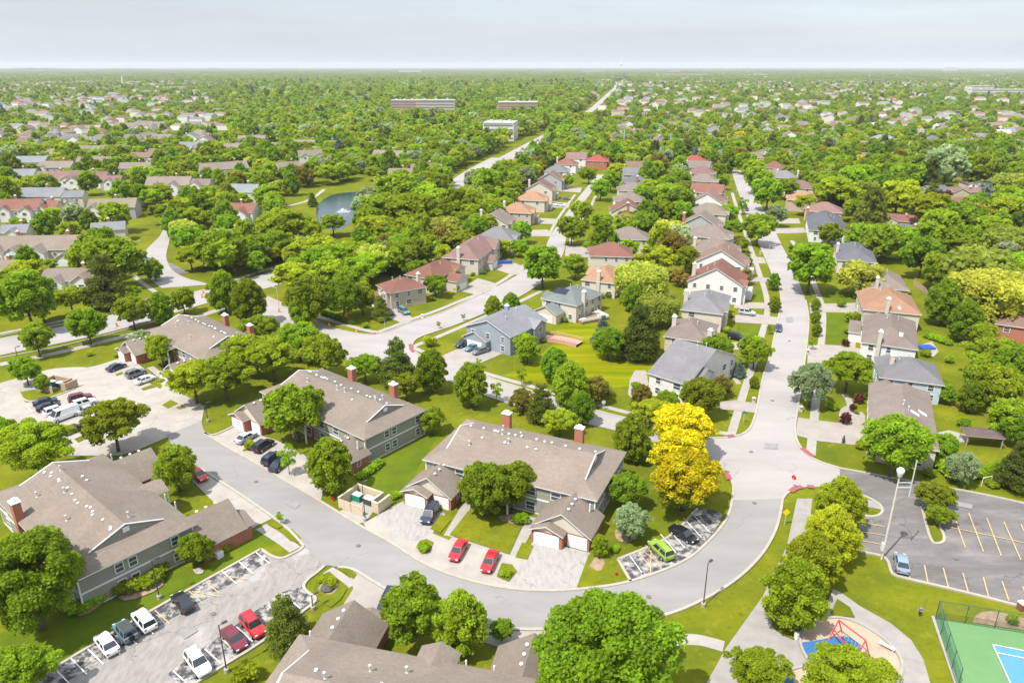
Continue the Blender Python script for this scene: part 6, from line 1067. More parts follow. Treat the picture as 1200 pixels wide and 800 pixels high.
def attr(nm, ty, val): a = me.attributes.new(nm, ty, 'POINT'); a.data.foreach_set('vector' if ty == 'FLOAT_VECTOR' else 'value', np.asarray(val).ravel())
attr('scl', 'FLOAT_VECTOR', np.column_stack([wdt*1.1, wdt*1.1, wdt*asp]).astype(np.float32)); attr('rot', 'FLOAT_VECTOR', np.column_stack([np.zeros((len(pos), 2)), rs.uniform(0, 6.28, len(pos))]).astype(np.float32)); attr('pick', 'INT', pick)
ob = link('distant_trees', me); tag(ob, 'woods and garden trees merging into one canopy as far as the horizon', 'trees', kind='stuff')
ng = bpy.data.node_groups.new('scatter', 'GeometryNodeTree'); ng.interface.new_socket('Geometry', in_out='INPUT', socket_type='NodeSocketGeometry'); ng.interface.new_socket('Geometry', in_out='OUTPUT', socket_type='NodeSocketGeometry')
gi = ng.nodes.new('NodeGroupInput'); go = ng.nodes.new('NodeGroupOutput'); ip = ng.nodes.new('GeometryNodeInstanceOnPoints'); cn = ng.nodes.new('GeometryNodeCollectionInfo'); cn.inputs['Collection'].default_value = col; cn.inputs['Separate Children'].default_value = True; cn.inputs['Reset Children'].default_value = True
def na(nm, ty): n_ = ng.nodes.new('GeometryNodeInputNamedAttribute'); n_.data_type = ty; n_.inputs['Name'].default_value = nm; return n_.outputs['Attribute']
ng.links.new(gi.outputs[0], ip.inputs['Points']); ng.links.new(cn.outputs[0], ip.inputs['Instance']); ip.inputs['Pick Instance'].default_value = True; ng.links.new(na('pick', 'INT'), ip.inputs['Instance Index']); ng.links.new(na('rot', 'FLOAT_VECTOR'), ip.inputs['Rotation']); ng.links.new(na('scl', 'FLOAT_VECTOR'), ip.inputs['Scale']); ng.links.new(ip.outputs[0], go.inputs[0])
md = ob.modifiers.new('scatter', 'NODES'); md.node_group = ng
# ================================================================== vehicles
WHEEL, RIMM = None, None
def wheel_meshes():
    b = MB(); n = 14
    for y0, y1, r in ((-.1, .1, .33),):
        b.tube((0, y0, 0), (0, y1, 0), r, n=n)
    t = b.mesh('wheel', TYRE, False); c = MB(); c.tube((0, -.108, 0), (0, .108, 0), .2, n=10); return t, c.mesh('rim', RIM)
WHEEL, RIMM = wheel_meshes()
CARP = {}
def car_parts(kind):
    """body from cross sections along the length (x forward); glasshouse sections above; panes a little proud"""
    if kind in CARP: return CARP[kind]
    S = {'sedan': dict(L=4.75, W=1.82, belt=.92, hood=.86, roof=1.44, gb=(-1.75, -1.05, .45, 1.25), tail=.98, box=False), 'suv': dict(L=4.75, W=1.92, belt=1.08, hood=1.05, roof=1.74, gb=(-2.22, -1.95, .45, 1.15), tail=1.08, box=True),
         'van': dict(L=5.9, W=2.0, belt=1.3, hood=1.2, roof=2.4, gb=(-2.9, -2.85, 1.5, 2.3), tail=1.3, box=True), 'minivan': dict(L=5.1, W=1.98, belt=1.0, hood=.98, roof=1.75, gb=(-2.42, -2.2, .75, 1.6), tail=1.0, box=True), 'jeep': dict(L=4.3, W=1.88, belt=1.15, hood=1.1, roof=1.86, gb=(-1.95, -1.9, .5, .8), tail=1.15, box=True)}[kind]
    L2, hw = S['L']/2, S['W']/2; zb = .3 if kind in ('suv', 'jeep', 'van') else .22
    xs = [(-L2, .82, zb+.18, S['tail']-.18), (-L2+.12, .95, zb+.04, S['tail']), (-L2+.6, 1, zb, S['belt']), (S['gb'][3]-.1, 1, zb, S['belt']), (S['gb'][3]+.35, .99, zb, S['hood']), (L2-.35, .93, zb+.02, S['hood']-.1), (L2-.08, .84, zb+.08, S['hood']-.22), (L2, .72, zb+.16, S['hood']-.36)]
    b = MB(); rings = []
    for x, f, z0, z1 in xs:
        w_ = hw*f; zm = z0+(z1-z0)*.62; rings.append(len(b.v)); b.v += [(x, -w_*.9, z0), (x, -w_, zm), (x, -w_*.93, z1), (x, w_*.93, z1), (x, w_, zm), (x, w_*.9, z0)]
    for a, c in zip(rings, rings[1:]):
        for i in range(6): j = (i+1) % 6; b.f.append((a+i, a+j, c+j, c+i)); b.m.append(0)
    b.f.append(tuple(rings[0]+i for i in range(5, -1, -1))); b.m.append(0); b.f.append(tuple(rings[-1]+i for i in range(6))); b.m.append(0)
    x0, x1, x2, x3 = S['gb']; zt = S['roof']; bw, tw = hw*.91, hw*.74; z0 = S['belt']-.03
    k = len(b.v); b.v += [(x0, -bw, z0), (x3, -bw, z0-.04), (x3, bw, z0-.04), (x0, bw, z0), (x1, -tw, zt-.04), (x2, -tw, zt-.03), (x2, tw, zt-.03), (x1, tw, zt-.04)]
    xm = (x1+x2)/2; b.v += [(xm, -tw, zt+.01), (xm, tw, zt+.01)]
    for f in ((k+4, k+8, k+9, k+7), (k+8, k+5, k+6, k+9), (k, k+1, k+5, k+8, k+4), (k+2, k+3, k+7, k+9, k+6), (k+1, k+2, k+6, k+5), (k+3, k, k+4, k+7)): b.f.append(f); b.m.append(0)
    body = b
    def quad(p, sh=.9, off=.012):
        P = [Vector(q) for q in p]; c = sum(P, Vector())/len(P); n = (P[1]-P[0]).cross(P[2]-P[0]).normalized()
        if n.dot(c-Vector((0, 0, .8))) < 0: P.reverse(); n = -n
        return [tuple(c+(q-c)*sh+n*off) for q in P]
    v = b.v; g = []
    ws = quad([v[k+1], v[k+2], v[k+6], v[k+5]], .96); rw = quad([v[k+3], v[k], v[k+4], v[k+7]], .93 if kind != 'van' else .6)
    sides = []
    for s_ in (0, 1):
        lo0, lo1, hi0, hi1 = (v[k], v[k+1], v[k+4], v[k+5]) if s_ == 0 else (v[k+3], v[k+2], v[k+7], v[k+6])
        A, B_, C_, D_ = Vector(lo0), Vector(lo1), Vector(hi1), Vector(hi0)
        spans = ((.03, .47), (.52, .97)) if kind != 'van' else ((.78, .97),)
        for a, c in spans: sides.append(quad([A.lerp(B_, a), A.lerp(B_, c), D_.lerp(C_, c), D_.lerp(C_, a)], .93))
    def one(q, name, m): z = MB(); z.face(q); return z.mesh(name, m)
    glass = [one(ws, 'windscreen', CARGLASS), one(rw, 'rear_window', CARGLASS)]+[one(q, 'side_window', CARGLASS) for q in sides]
    lights = []
    for s_ in (-1, 1):
        z = MB(); z.box(L2-.32, L2-.03, s_*hw*.62-.17, s_*hw*.62+.17, S['hood']-.36, S['hood']-.2); lights.append(z.mesh('headlight', LAMPL))
        z = MB(); z.box(-L2-.015, -L2+.2, s_*hw*.7-.15, s_*hw*.7+.15, S['tail']-.34, S['tail']-.12); lights.append(z.mesh('tail_light', TAILL))
    ex = []
    if kind in ('suv', 'minivan'):
        for s_ in (-1, 1): z = MB(); z.box(x1+.2, x2-.1, s_*tw*.86-.03, s_*tw*.86+.03, zt+.01, zt+.07); ex.append(z.mesh('roof_rail', METALD))
    if kind == 'jeep':
        z = MB(); z.tube((-L2-.02, 0, 1.0), (-L2-.26, 0, 1.0), .37, n=14); ex.append(z.mesh('spare_wheel', TYRE)); z = MB(); z.box(x1+.03, x2-.02, -tw+.02, tw-.02, zt+.012, zt+.05); ex.append(z.mesh('soft_top', METALD))
    wr = (.36 if kind in ('suv', 'jeep', 'van') else .33)/.33; wx = L2*.62
    CARP[kind] = (body, glass, lights, ex, wx, hw-.1, wr, {}); return CARP[kind]
def car(p, q, kind, paint, label, group=None, z=0.17):
    """p: middle of the car on the ground, q: a point it heads to (photo pixels)"""
    A, B_ = G(*p), G(*q); d = B_-A; body, glass, lights, ex, wx, wy, wr, cache = car_parts(kind)
    t = thing({'van': 'cargo_van', 'suv': 'parked_suv', 'jeep': 'parked_suv', 'minivan': 'minivan'}.get(kind, 'parked_car'), (A.x, A.y, z), math.atan2(d.y, d.x), label, 'car' if kind != 'van' else 'van', group)
    if paint not in cache: cache[paint] = body.mesh('body', carm(paint), False)
    link('body', cache[paint], t)
    for m in glass+lights+ex: link(m.name.split('.')[0], m, t)
    for sx in (-1, 1):
        for sy in (-1, 1): w_ = link('wheel', WHEEL, t); w_.location = (sx*wx, sy*wy, .33*wr); w_.scale = (wr, wr, wr); link('rim', RIMM, w_)
    return t
LA = 'cars in the worn lot at lower left'; WL = 'cars in the pale lot at left'
for p, q, k, c, lb, g in [((126, 759), (113, 742), 'sedan', 'white', 'white sedan at the lower end of the kerbside row in the worn lot', LA), ((148, 745), (135, 729), 'jeep', 'teal', 'teal off roader with black top and spare wheel on its back', LA), ((170, 732), (157, 716), 'suv', 'white', 'white hatchback parked right of the teal off roader', LA), ((215, 710), (203, 695), 'sedan', 'black', 'black sedan parked by the lamp post in the worn lot', LA),
                         ((233, 782), (246, 800), 'suv', 'white', 'white car with roof bars at the bottom edge in the worn lot', LA), ((275, 753), (288, 768), 'sedan', 'maroon', 'dark maroon sedan beside the lamp post at the bottom left', LA), ((297, 738), (310, 753), 'suv', 'red', 'bright red hatchback right of the dark maroon sedan', LA),
                         ((504, 606), (495, 622), 'minivan', 'navy', 'dark minivan before the left garage of the middle block', None), ((537, 649), (527, 667), 'sedan', 'red', 'left one of two red sedans on the front paving', None), ((574, 662), (565, 681), 'sedan', 'red', 'right one of two red sedans on the front paving', None), ((774, 649), (758, 634), 'suv', 'green', 'lime green car in the curved parking bays', None), ((800, 630), (817, 640), 'sedan', 'black', 'black sedan in the curved parking bays', None),
                         ((289, 516), (303, 508), 'sedan', 'silver', 'silver sedan before the white garage of the dark car block', None), ((309, 526), (323, 517), 'suv', 'black', 'black car right of the low shrub strip on the paving', None), ((320, 541), (331, 533), 'suv', 'navy', 'navy car half under the bushy young tree', None), ((328, 548), (338, 540), 'sedan', 'navy', 'blue car mostly hidden by the bushy young tree', None),
                         ((137, 433), (150, 428), 'sedan', 'navy', 'navy sedan nearest the white garage in the pale lot', WL), ((160, 441), (174, 436), 'suv', 'grey', 'dark grey car between grass strip and white wagon', WL), ((171, 448), (185, 443), 'sedan', 'white', 'white wagon beside the grass strip in the pale lot', WL), ((54, 474), (67, 471), 'sedan', 'navy', 'navy car at the upper left of the parked row by the island', WL), ((58, 480), (71, 477), 'sedan', 'black', 'black car second in the parked row by the island', WL), ((67, 485), (80, 481), 'suv', 'white', 'white car between the black car and the long van', WL), ((76, 491), (60, 497), 'van', 'white', 'long white cargo van in the pale lot', WL), ((95, 470), (108, 467), 'suv', 'maroon', 'maroon car at the back of the parked rows', WL), ((100, 476), (113, 472), 'suv', 'white', 'white car between the maroon car and the silver one', WL), ((105, 483), (118, 479), 'sedan', 'silver', 'silver car tucked behind the long white van', WL), ((88, 506), (101, 501), 'sedan', 'black', 'black car alone at the strip below the long white van', WL),
                         ((233, 560), (244, 568), 'sedan', 'red', 'red car half hidden behind the tree at the lower left block', None), ((455, 710), (450, 720), 'suv', 'navy', 'dark blue car hidden behind the tree on the bottom drive', None), ((543, 406), (530, 410), 'suv', 'navy', 'leftmost of three cars at the blue grey house', None), ((554, 410), (541, 414), 'sedan', 'teal', 'middle of three cars at the blue grey house', None), ((563, 414), (550, 418), 'sedan', 'grey', 'rightmost of three cars at the blue grey house', None), ((456, 368), (466, 374), 'sedan', 'navy', 'dark car on the wooden garage driveway', None), ((473, 367), (483, 373), 'minivan', 'teal', 'teal van on the wooden garage driveway', None),
                         ((912, 387), (910, 400), 'sedan', 'navy', 'navy car driving down the avenue', None), ((863, 398), (880, 402), 'suv', 'black', 'black car on the driveway of the low taupe house', None), ((875, 369), (890, 371), 'suv', 'silver', 'silver car on the driveway of the grey hip roofed house', None), ((1055.5, 664), (1053, 650), 'sedan', 'steel', 'steel blue car alone in the corner bay of the dark lot', None), ((182, 355), (195, 350), 'suv', 'navy', 'dark car passing behind the boulevard corner tree', None),
                         ((650, 241), (662, 242), 'suv', 'white', 'left white car on a driveway of the house street', None), ((657, 242), (669, 243), 'suv', 'white', 'right white car on a driveway of the house street', None), ((875, 247), (878, 253), 'sedan', 'black', 'black car parked under trees by the upper avenue', None), ((664, 234), (676, 235), 'sedan', 'grey', 'grey car higher up on the house street driveways', None), ((1045, 414), (1030, 414), 'sedan', 'silver', 'silver car beside the blue pool cover', None)]:
    if k == 'sedan' and 'silver car beside' in lb: continue
    car(p, q, k, c, lb, g)
bl2 = wc(ART2, 1); dirs = (bl2[2]-bl2[0]).normalized()
FBL = ['grey car in the middle of the far boulevard traffic', 'black car just behind the middle grey one on the far boulevard', 'white car amid the far boulevard traffic near the office block', 'navy car on the far boulevard', 'silver car on the far boulevard', 'red car on the far boulevard', 'black car farthest up the far boulevard', 'grey car low on the far boulevard where trees close in', 'white car lowest on the far boulevard']
for i, (u, v, c) in enumerate([(636, 163.5, 'grey'), (630, 166, 'black'), (620, 170, 'white'), (612, 176, 'navy'), (604, 180, 'silver'), (646, 158.5, 'red'), (655, 153.5, 'black'), (582, 192, 'grey'), (566, 200, 'white')]):
    car((u, v), (u+6, v-3), 'suv' if i % 2 else 'sedan', c, FBL[i], 'cars on the far boulevard', z=.32)
# ================================================================== street furniture
def lamp_post(u, v, hpx, label, arm=0.6, heads=1, base=True, m=None, ang=0.8):
    p = G(u, v); ut, vt = u, v; h = 7.0
    for _ in range(8):
        uu, vv = project(Vector((p.x, p.y, h))); h *= hpx/max(1e-3, math.hypot(uu-u, vv-v))
    m = m or METALD; t = thing('lamp_post', (p.x, p.y, 0), ang, label, 'lamp post'); b = MB(); b.tube((0, 0, .5 if base else -.1), (0, 0, h), .09, .06, 8); b.build('pole', m, t)
    if base: b = MB(); b.lathe([(.32, -.1), (.32, .55), (.28, .6)], n=12); b.build('base', WALK, t)
    for k in range(heads):
        s = 1-2*k; b = MB(); b.tube((0, 0, h-.1), (s*arm, 0, h-.02), .045, n=6); b.box(s*arm-.22, s*arm+.42*s if s > 0 else s*arm+.22, -.17, .17, h-.08, h+.06) if s > 0 else b.box(s*arm-.42, s*arm+.22, -.17, .17, h-.08, h+.06); b.build('lamp_head', m, t)
    return t
for a in [(187, 701, 46, 'dark lamp post standing before the paired windows of the lower left block'), (266, 787, 56, 'dark lamp post beside the dark maroon sedan'), (824, 710, 51, 'dark lamp post on the grass inside the curving drive'), (428, 610, 45, 'dark lamp post beside the tan bin enclosure'), (244, 494, 22, 'slim lamp post at the grass corner above the curving drive'), (22, 424, 18, 'small lamp post by the boulevard path at left'), (367, 714, 17, 'short bollard lamp at the corner of the worn lot'), (820, 490, 18, 'pale post lamp beside the golden trees')]: lamp_post(*a, m=METALG if 'pale' in a[3] else None)
for u, v, hp, lb, an in [(134, 364, 46, 'tall dark street light on the far side of the boulevard', 2.6), (160, 302, 20, 'grey street light where the curving street bends', .4), (327, 362, 25, 'grey street light at the mouth of the house street', 2.4), (899, 310, 23, 'pale curved arm street light on the avenue', .1), (863, 226, 14, 'pale street light high up the avenue', .1), (566, 346, 16, 'thin street light on the house street verge', 3.0), (1045, 168, 8, 'thin far street light among trees', .3), (982, 285, 12, 'pale street light behind the charcoal hip roof', .3)]: lamp_post(u, v, hp, lb, arm=1.9, base=False, m=METALG if 'dark' not in lb else None, ang=an)
# tall floodlight pole at the edge of the dark lot
p = G(1033, 655); t = thing('floodlight_pole', (p.x, p.y, 0), 0, 'tall pale floodlight pole with a bulging white head at the dark lot', 'floodlight'); b = MB(); b.tube((0, 0, -.2), (0, 0, 14.6), .16, .1, 10); b.build('pole', mat('pale_pole', (.55, .5, .45), .7, .08, 1.5), t)
b = MB(); b.lathe([(.15, 13.9), (.34, 14.1), (.38, 14.5), (.52, 14.8), (.54, 15.15), (.3, 15.4), (.08, 15.5)], n=14); b.build('lamp_head', TRIM, t, True)
b = MB(); b.box(-.1, 2.0, -.05, .05, 12.2, 12.32); b.box(-.1, 2.0, -.05, .05, 13.0, 13.12); b.tube((1.95, 0, 10.8), (1.95, 0, 16.6), .09, n=6); b.build('side_mast', METALG, t); b = MB(); b.box(-.35, -.2, -.3, .3, 1.6, 2.9); b.build('control_box', TRIM, t)
def sign(name, u, v, h, col, shape, label, cat='sign', face=0.0, text=None):
    p = G(u, v); t = thing(name, (p.x, p.y, 0), face, label, cat); b = MB(); b.tube((0, 0, -.1), (0, 0, h), .04, n=6); b.build('post', METALG, t); n = {'diamond': 4, 'oct': 8}.get(shape, 4); b = MB(); r = .62 if shape == 'diamond' else .45
    if shape == 'bar': b.box(-.55, .55, -.07, -.04, h-.15, h+.12); b.box(-.04, -.01, -.5, .5, h+.14, h+.38)
    else:
        pts = [(r*math.cos(2*math.pi*(i+(.5 if shape == 'oct' else 0))/n), r*math.sin(2*math.pi*(i+(.5 if shape == 'oct' else 0))/n)) for i in range(n)]; k = len(b.v); b.v += [(x, -.08, h+z) for x, z in pts]+[(x, -.05, h+z) for x, z in pts]; b.f += [tuple(k+i for i in range(n)), tuple(k+n+i for i in range(n-1, -1, -1))]+[(k+i, k+n+i, k+n+(i+1) % n, k+(i+1) % n) for i in range(n)]; b.m += [0]*(n+2)
    b.build('plate', col, t); return t
OR_ = mat('orange_sign', (.8, .16, .02), .6); YE_ = mat('yellow_sign', (.85, .52, .01), .6); GR_ = mat('green_sign', (.01, .2, .1), .6); RE_ = mat('red_sign', (.55, .015, .02), .6)
sign('warning_sign', 333, 362, 2.2, OR_, 'diamond', 'orange diamond road work sign at the mouth of the house street'); sign('warning_sign', 406, 378, 2.2, OR_, 'diamond', 'orange diamond road work sign in front of the clipped hedge'); sign('warning_sign', 919, 616, 2.6, YE_, 'diamond', 'yellow diamond sign on the grass strip below the crossing'); sign('stop_sign', 928, 573, 2.3, RE_, 'oct', 'red stop sign at the park corner of the crossing', face=2.2); sign('street_sign', 871, 496, 2.4, GR_, 'bar', 'green street name sign at the corner above the golden trees'); sign('street_sign', 451, 384, 2.4, GR_, 'bar', 'green street name sign at the house street bend'); sign('street_sign', 276, 322, 2.4, GR_, 'bar', 'green street name sign on the boulevard verge'); sign('notice_sign', 848, 556, 2.2, METALG, 'oct', 'grey backed sign under the golden trees at the kerb', face=2.5); sign('parking_sign', 45, 462, 1.8, mat('blue_sign', (.02, .12, .45), .6), 'oct', 'small blue sign on the island by the wooden bin pen'); sign('parking_sign', 707, 480, 1.8, METALG, 'oct', 'small pale sign on the sidewalk below the striped lawn')
HYD = mat('hydrant_red', (.5, .03, .02), .5)
for u, v, lb in [(390, 587, 'red fire hydrant on the grass beside the bin enclosure'), (722, 675, 'red fire hydrant left of the curved parking bays')]:
    p = G(u, v); t = thing('fire_hydrant', (p.x, p.y, .0), 0, lb, 'hydrant'); b = MB(); b.lathe([(.2, 0), (.2, .08), (.13, .1), (.13, .62), (.17, .64), (.12, .78), (.03, .84)], n=10); b.build('barrel', HYD, t, True); b = MB(); b.tube((-.24, 0, .48), (.24, 0, .48), .07, n=8); b.build('nozzle', HYD, t)
BARR = mat('barrel_orange', (.75, .17, .03), .6)
for i, (u, v, lb) in enumerate([(137, 383, 'orange road barrel at the kerb by the right round tree on the path'), (53, 390, 'orange road barrel beyond the leftmost round tree'), (237, 349, 'orange road barrel in the boulevard junction'), (386, 383, 'orange road barrel at the kerb below the hedge'), (418, 390, 'orange road barrel at the street bend'), (327, 366, 'orange road barrel beneath the orange sign'), (238, 344, 'orange road barrel on the corner of the curving street')]):
    p = G(u, v); t = thing('road_barrel', (p.x, p.y, .12), 0, lb, 'barrel', 'orange road barrels'); b = MB(); b.lathe([(.36, 0), (.36, .1), (.29, .12), (.25, 1.0), (.2, 1.05)], n=10); b.build('drum', BARR, t); b = MB(); b.lathe([(.285, .45), (.28, .6)], n=10); b.build('reflective_band', TRIM, t)
# bin enclosure of tan block, with bins inside
def pen(u, v, ang, m, label, h=1.9):
    p = G(u, v); t = thing('bin_enclosure', (p.x, p.y, 0), ang, label, 'bin enclosure'); 
    for q in ((-2.8, 2.8, 2.3, 2.6), (-2.8, -2.5, -2.3, 2.3), (2.5, 2.8, -.2, 2.3), (2.8, 4.2, -.5, -.2), (3.9, 4.2, -.2, 2.6)): b = MB(); b.box(*q, -.1, h); b.box(q[0]-.05, q[1]+.05, q[2]-.05, q[3]+.05, h, h+.1); b.build('wall', m, t)
    for s in (-1, 1): b = MB(); b.box(min(s*2.45, s*.06), max(s*2.45, s*.06), -2.35, -2.25, .1, h-.1); b.build('gate', m, t)
    b = MB(); b.box(-2.7, 2.7, -2.2, 2.3, .0, .05); b.build('slab', WALK, t)
    for i, (x, y, c) in enumerate([(-1.4, .9, GR_), (.9, 1.0, METALG)]):
        g_ = thing('waste_bin', (p.x+math.cos(ang)*x-math.sin(ang)*y, p.y+math.sin(ang)*x+math.cos(ang)*y, .06), ang, ('green' if i == 0 else 'grey')+' bin inside the '+('tan block' if m is TAN_BLOCK else 'wooden')+' enclosure', 'bin'); b = MB(); b.box(-.8, .8, -.55, .55, .1, 1.15); b.build('body', METALD if i else c, g_); b = MB(); b.box(-.84, .84, -.6, .6, 1.16, 1.24); b.build('lid', TRIM if i else METALG, g_)
pen(423, 592, R(-30), TAN_BLOCK, 'open topped tan block bin enclosure beside the curving drive'); pen(64, 455, R(-20), WOOD, 'wooden bin pen on the island of the pale lot', 1.8)
# playground
REDF = mat('red_frame', (.75, .06, .07), .4)
a = G(979, 746); c = G(1010, 770); d = (c-a); t = thing('swing_set', (a.x, a.y, .1), math.atan2(d.y, d.x), 'red framed swing set over the blue rubber', 'swing set'); Ls = d.length; b = MB(); b.tube((0, 0, 2.6), (Ls, 0, 2.6), .09, n=8); b.build('top_bar', REDF, t)
for x in (0, Ls):
    for s in (-1, 1): b = MB(); b.tube((x, s*1.3, -.1), (x, 0, 2.6), .08, n=8); b.build('leg', REDF, t)
for x in (Ls*.25, Ls*.5, Ls*.75):
    b = MB(); b.box(x-.25, x+.25, -.1, .1, .55, .6); so_ = b.build('swing_seat', METALD, t); b = MB(); b.tube((x-.24, 0, .58), (x-.24, 0, 2.6), .025, n=4); b.tube((x+.24, 0, .58), (x+.24, 0, 2.6), .025, n=4); b.build('chain', METALG, so_)
b = MB(); b.path([(Ls*.55, -.2, .2), (Ls*.4, -1.3, 1.5), (Ls*.1, -1.2, 1.9), (-.6, -.3, 1.0)], .1, 8); b.build('climbing_arch', REDF, t)
p = G(1039, 760); t = thing('park_bench', (p.x, p.y, .02), R(135), 'white slatted park bench on the edge of the play area', 'bench')
for nm, q in (('seat', (-.95, .95, -.25, .25, .42, .48)), ('backrest', (-.95, .95, .26, .32, .55, .92))): b = MB(); b.box(*q); b.build(nm, TRIM, t)
for x in (-.75, .75): b = MB(); b.box(x-.05, x+.05, -.22, .3, 0, .42); b.box(x-.04, x+.04, .24, .3, .42, .9); b.build('leg', METALG, t)
p = G(933, 748); t = thing('litter_bin', (p.x, p.y, .02), 0, 'white litter bin at the left rim of the play area', 'bin'); b = MB(); b.lathe([(.28, 0), (.33, .85)], n=12); b.build('body', TRIM, t); b = MB(); b.lathe([(.35, .85), (.34, .93), (.1, 1.02)], n=12); b.build('lid', METALG, t)
p = G(1196, 714); t = thing('litter_bin', (p.x, p.y, .02), .3, 'brown and white litter bin at the right edge of the dark lot', 'bin'); b = MB(); b.box(-.4, .4, -.4, .4, 0, 1.1); b.build('body', mat('bin_brown', (.2, .08, .05), .7), t); b = MB(); b.box(-.45, .45, -.45, .45, 1.1, 1.2); b.build('lid', TRIM, t)
# the court's chain link fence: posts, rails and wire
def fence_run(px, h, label, name, m, step, wire=True, rails=True, solid=None):
    pts = W(px); A = pts[0]; t = thing(name, (A.x, A.y, 0), 0, label, 'fence')
    for s, e in zip(pts, pts[1:]):
        d = e-s; L_ = d.length; n = max(1, round(L_/step)); o = s-A
        for i in range(n+1): q = o+d*(i/n); b = MB(); b.tube((q.x, q.y, -.1), (q.x, q.y, h), .05, n=6); b.build('post', m, t)
        if rails:
            for z in (h-.03, .12): b = MB(); b.tube((o.x, o.y, z), (o.x+d.x, o.y+d.y, z), .035, n=5); b.build('rail', m, t)
        if wire:
            b = MB(); sp = .3; u_ = d.normalized()
            k = -h
            while k < L_:
                for sg in (1, -1):
                    a0, a1 = max(0, k), min(L_, k+h); z0, z1 = a0-k, a1-k
                    if sg < 0: z0, z1 = h-z0, h-z1
                    if a1 > a0: b.tube((o+u_*a0)+Vector((0, 0, z0)), (o+u_*a1)+Vector((0, 0, z1)), .012, n=3, cap=False)
                k += sp
            b.build('wire_mesh', m, t)
        if solid: 
            b = MB(); u_ = d.normalized(); nn_ = Vector((-u_.y, u_.x, 0))*.03; k = 0.0
            while k < L_-.1: e_ = min(L_, k+.19); q0, q1 = o+u_*k, o+u_*e_; b.prism([(q0-nn_)[:2], (q1-nn_)[:2], (q1+nn_)[:2], (q0+nn_)[:2]], .05, h-.03); k += .2
            b.build('board_panel', solid, t)
    return t
GF = mat('green_coated_wire', (.03, .1, .07), .6)
fence_run([(1122, 806), (1096, 725), (1200, 742), (1260, 753)], 3.0, 'dark green chain link fence round the green court', 'chain_link_fence', GF, 3.0)
fence_run([(1070, 334), (1082, 342), (1090, 352)], 1.8, 'weathered wooden fence behind the orange roofed house', 'wooden_fence', WOOD, 2.4, False, True, WOOD)
fence_run([(599, 222), (604, 214), (622, 216)], 1.8, 'white board fence behind the mauve roofed houses', 'white_fence', TRIM, 2.4, False, True, TRIM)
fence_run([(444, 309), (458, 312), (470, 315)], 1.8, 'pale fence panels behind the first red brown house', 'white_fence', METALG, 2.4, False, True, METALG)
p = G(1150, 569); t = thing('garden_arch', (p.x, p.y, 0), .3, 'white garden frame on the lawn above the dark lot', 'frame'); b = MB(); b.tube((0, 0, 0), (0, 0, 1.6), .06, n=6); b.tube((0, 0, 1.6), (2.0, 0, 1.6), .06, n=6); b.tube((2.0, 0, 1.6), (2.0, 0, 1.1), .06, n=6); b.build('tube', TRIM, t)
# decks, pools, pavilion
PINKD = mat('pinkish_deck', (.48, .27, .22), .85, .15, 2)
p = G(645, 402); t = thing('garden_deck', (p.x, p.y, 0), 0, 'curved pinkish wooden deck on the lawn beside the blue grey house', 'deck'); t.scale = (1.25, 1.3, 1.15)
arc = [Vector((-7+1.9*i*.62, 3.4*math.sin(.35+i*.26)-1.2, 0)) for i in range(12)]
l, r_ = ribbon_pts(arc, 2.6); b = MB()
for i in range(11): b.face([(q.x, q.y, .62) for q in (r_[i], r_[i+1], l[i+1], l[i])]); b.face([(r_[i].x, r_[i].y, 0), (r_[i+1].x, r_[i+1].y, 0), (r_[i+1].x, r_[i+1].y, .62), (r_[i].x, r_[i].y, .62)]); b.face([(l[i+1].x, l[i+1].y, 0), (l[i].x, l[i].y, 0), (l[i].x, l[i].y, .62), (l[i+1].x, l[i+1].y, .62)])
b.build('platform', PINKD, t)
for side in (l, r_):
    b = MB()
    for i in range(11): b.tube((side[i].x, side[i].y, 1.45), (side[i+1].x, side[i+1].y, 1.45), .07, n=5)
    for i in range(45): k = i/4; j = int(k); q = side[min(j, 11)].lerp(side[min(j+1, 11)], k-j); b.box(q.x-.05, q.x+.05, q.y-.05, q.y+.05, .62, 1.43)
    b.build('railing', PINKD, t)
p = G(691, 374); t = thing('garden_deck', (p.x, p.y, 0), R(28), 'square raised wooden deck with white benches behind the slate green house', 'deck'); b = MB(); b.box(-4.5, 4.5, -3, 3, 0, .8); b.build('platform', mat('brown_deck', (.24, .16, .11), .9, .15, 2), t)
for q in ((-4.5, 4.5, -3.06, -2.9), (4.4, 4.56, -2.9, 3)): b = MB(); b.box(*q, .8, 1.25); b.box(q[0], q[1], q[2], q[3], 1.4, 1.5); b.build('railing', TRIM, t)
for x, y in ((-3.4, -1.5), (3, 2), (3, -1)): b = MB(); b.box(x-.9, x+.9, y-.35, y+.35, .82, 1.25); b.build('bench', TRIM, t)
POOL = mat('pool_blue', (.05, .3, .62), .15, .1, .5, spec=.5)
p = G(758, 276); t = thing('garden_pool', (p.x, p.y, 0), .1, 'small bright blue garden pool in the middle row', 'pool'); b = MB(); b.box(-3.6, 3.6, -2, 2, 0, .5); b.build('rim', TRIM, t); b = MB(); b.box(-3.2, 3.2, -1.6, 1.6, .2, .52); b.build('water', POOL, t)
p = G(1085, 408); t = thing('pool_cover', (p.x, p.y, .04), .1, 'dark blue cover on the patio of the white taupe roofed house', 'cover'); b = MB(); b.box(-1.8, 1.8, -1.3, 1.3, 0, .5); b.build('cover', mat('tarp_blue', (.02, .08, .35), .5), t)
p = G(592, 309); t = thing('blue_tarpaulin', (p.x, p.y, .1), .1, 'row of bright blue tarpaulin bundles before the big pale brick house', 'tarpaulin'); b = MB(); r = random.Random(3)
for i in range(4): b.box(-2.6+i*1.35, -1.45+i*1.35, -.7, .7, 0, r.uniform(.8, 1.3))
b.build('bundle', MATS['tarp_blue'], t)
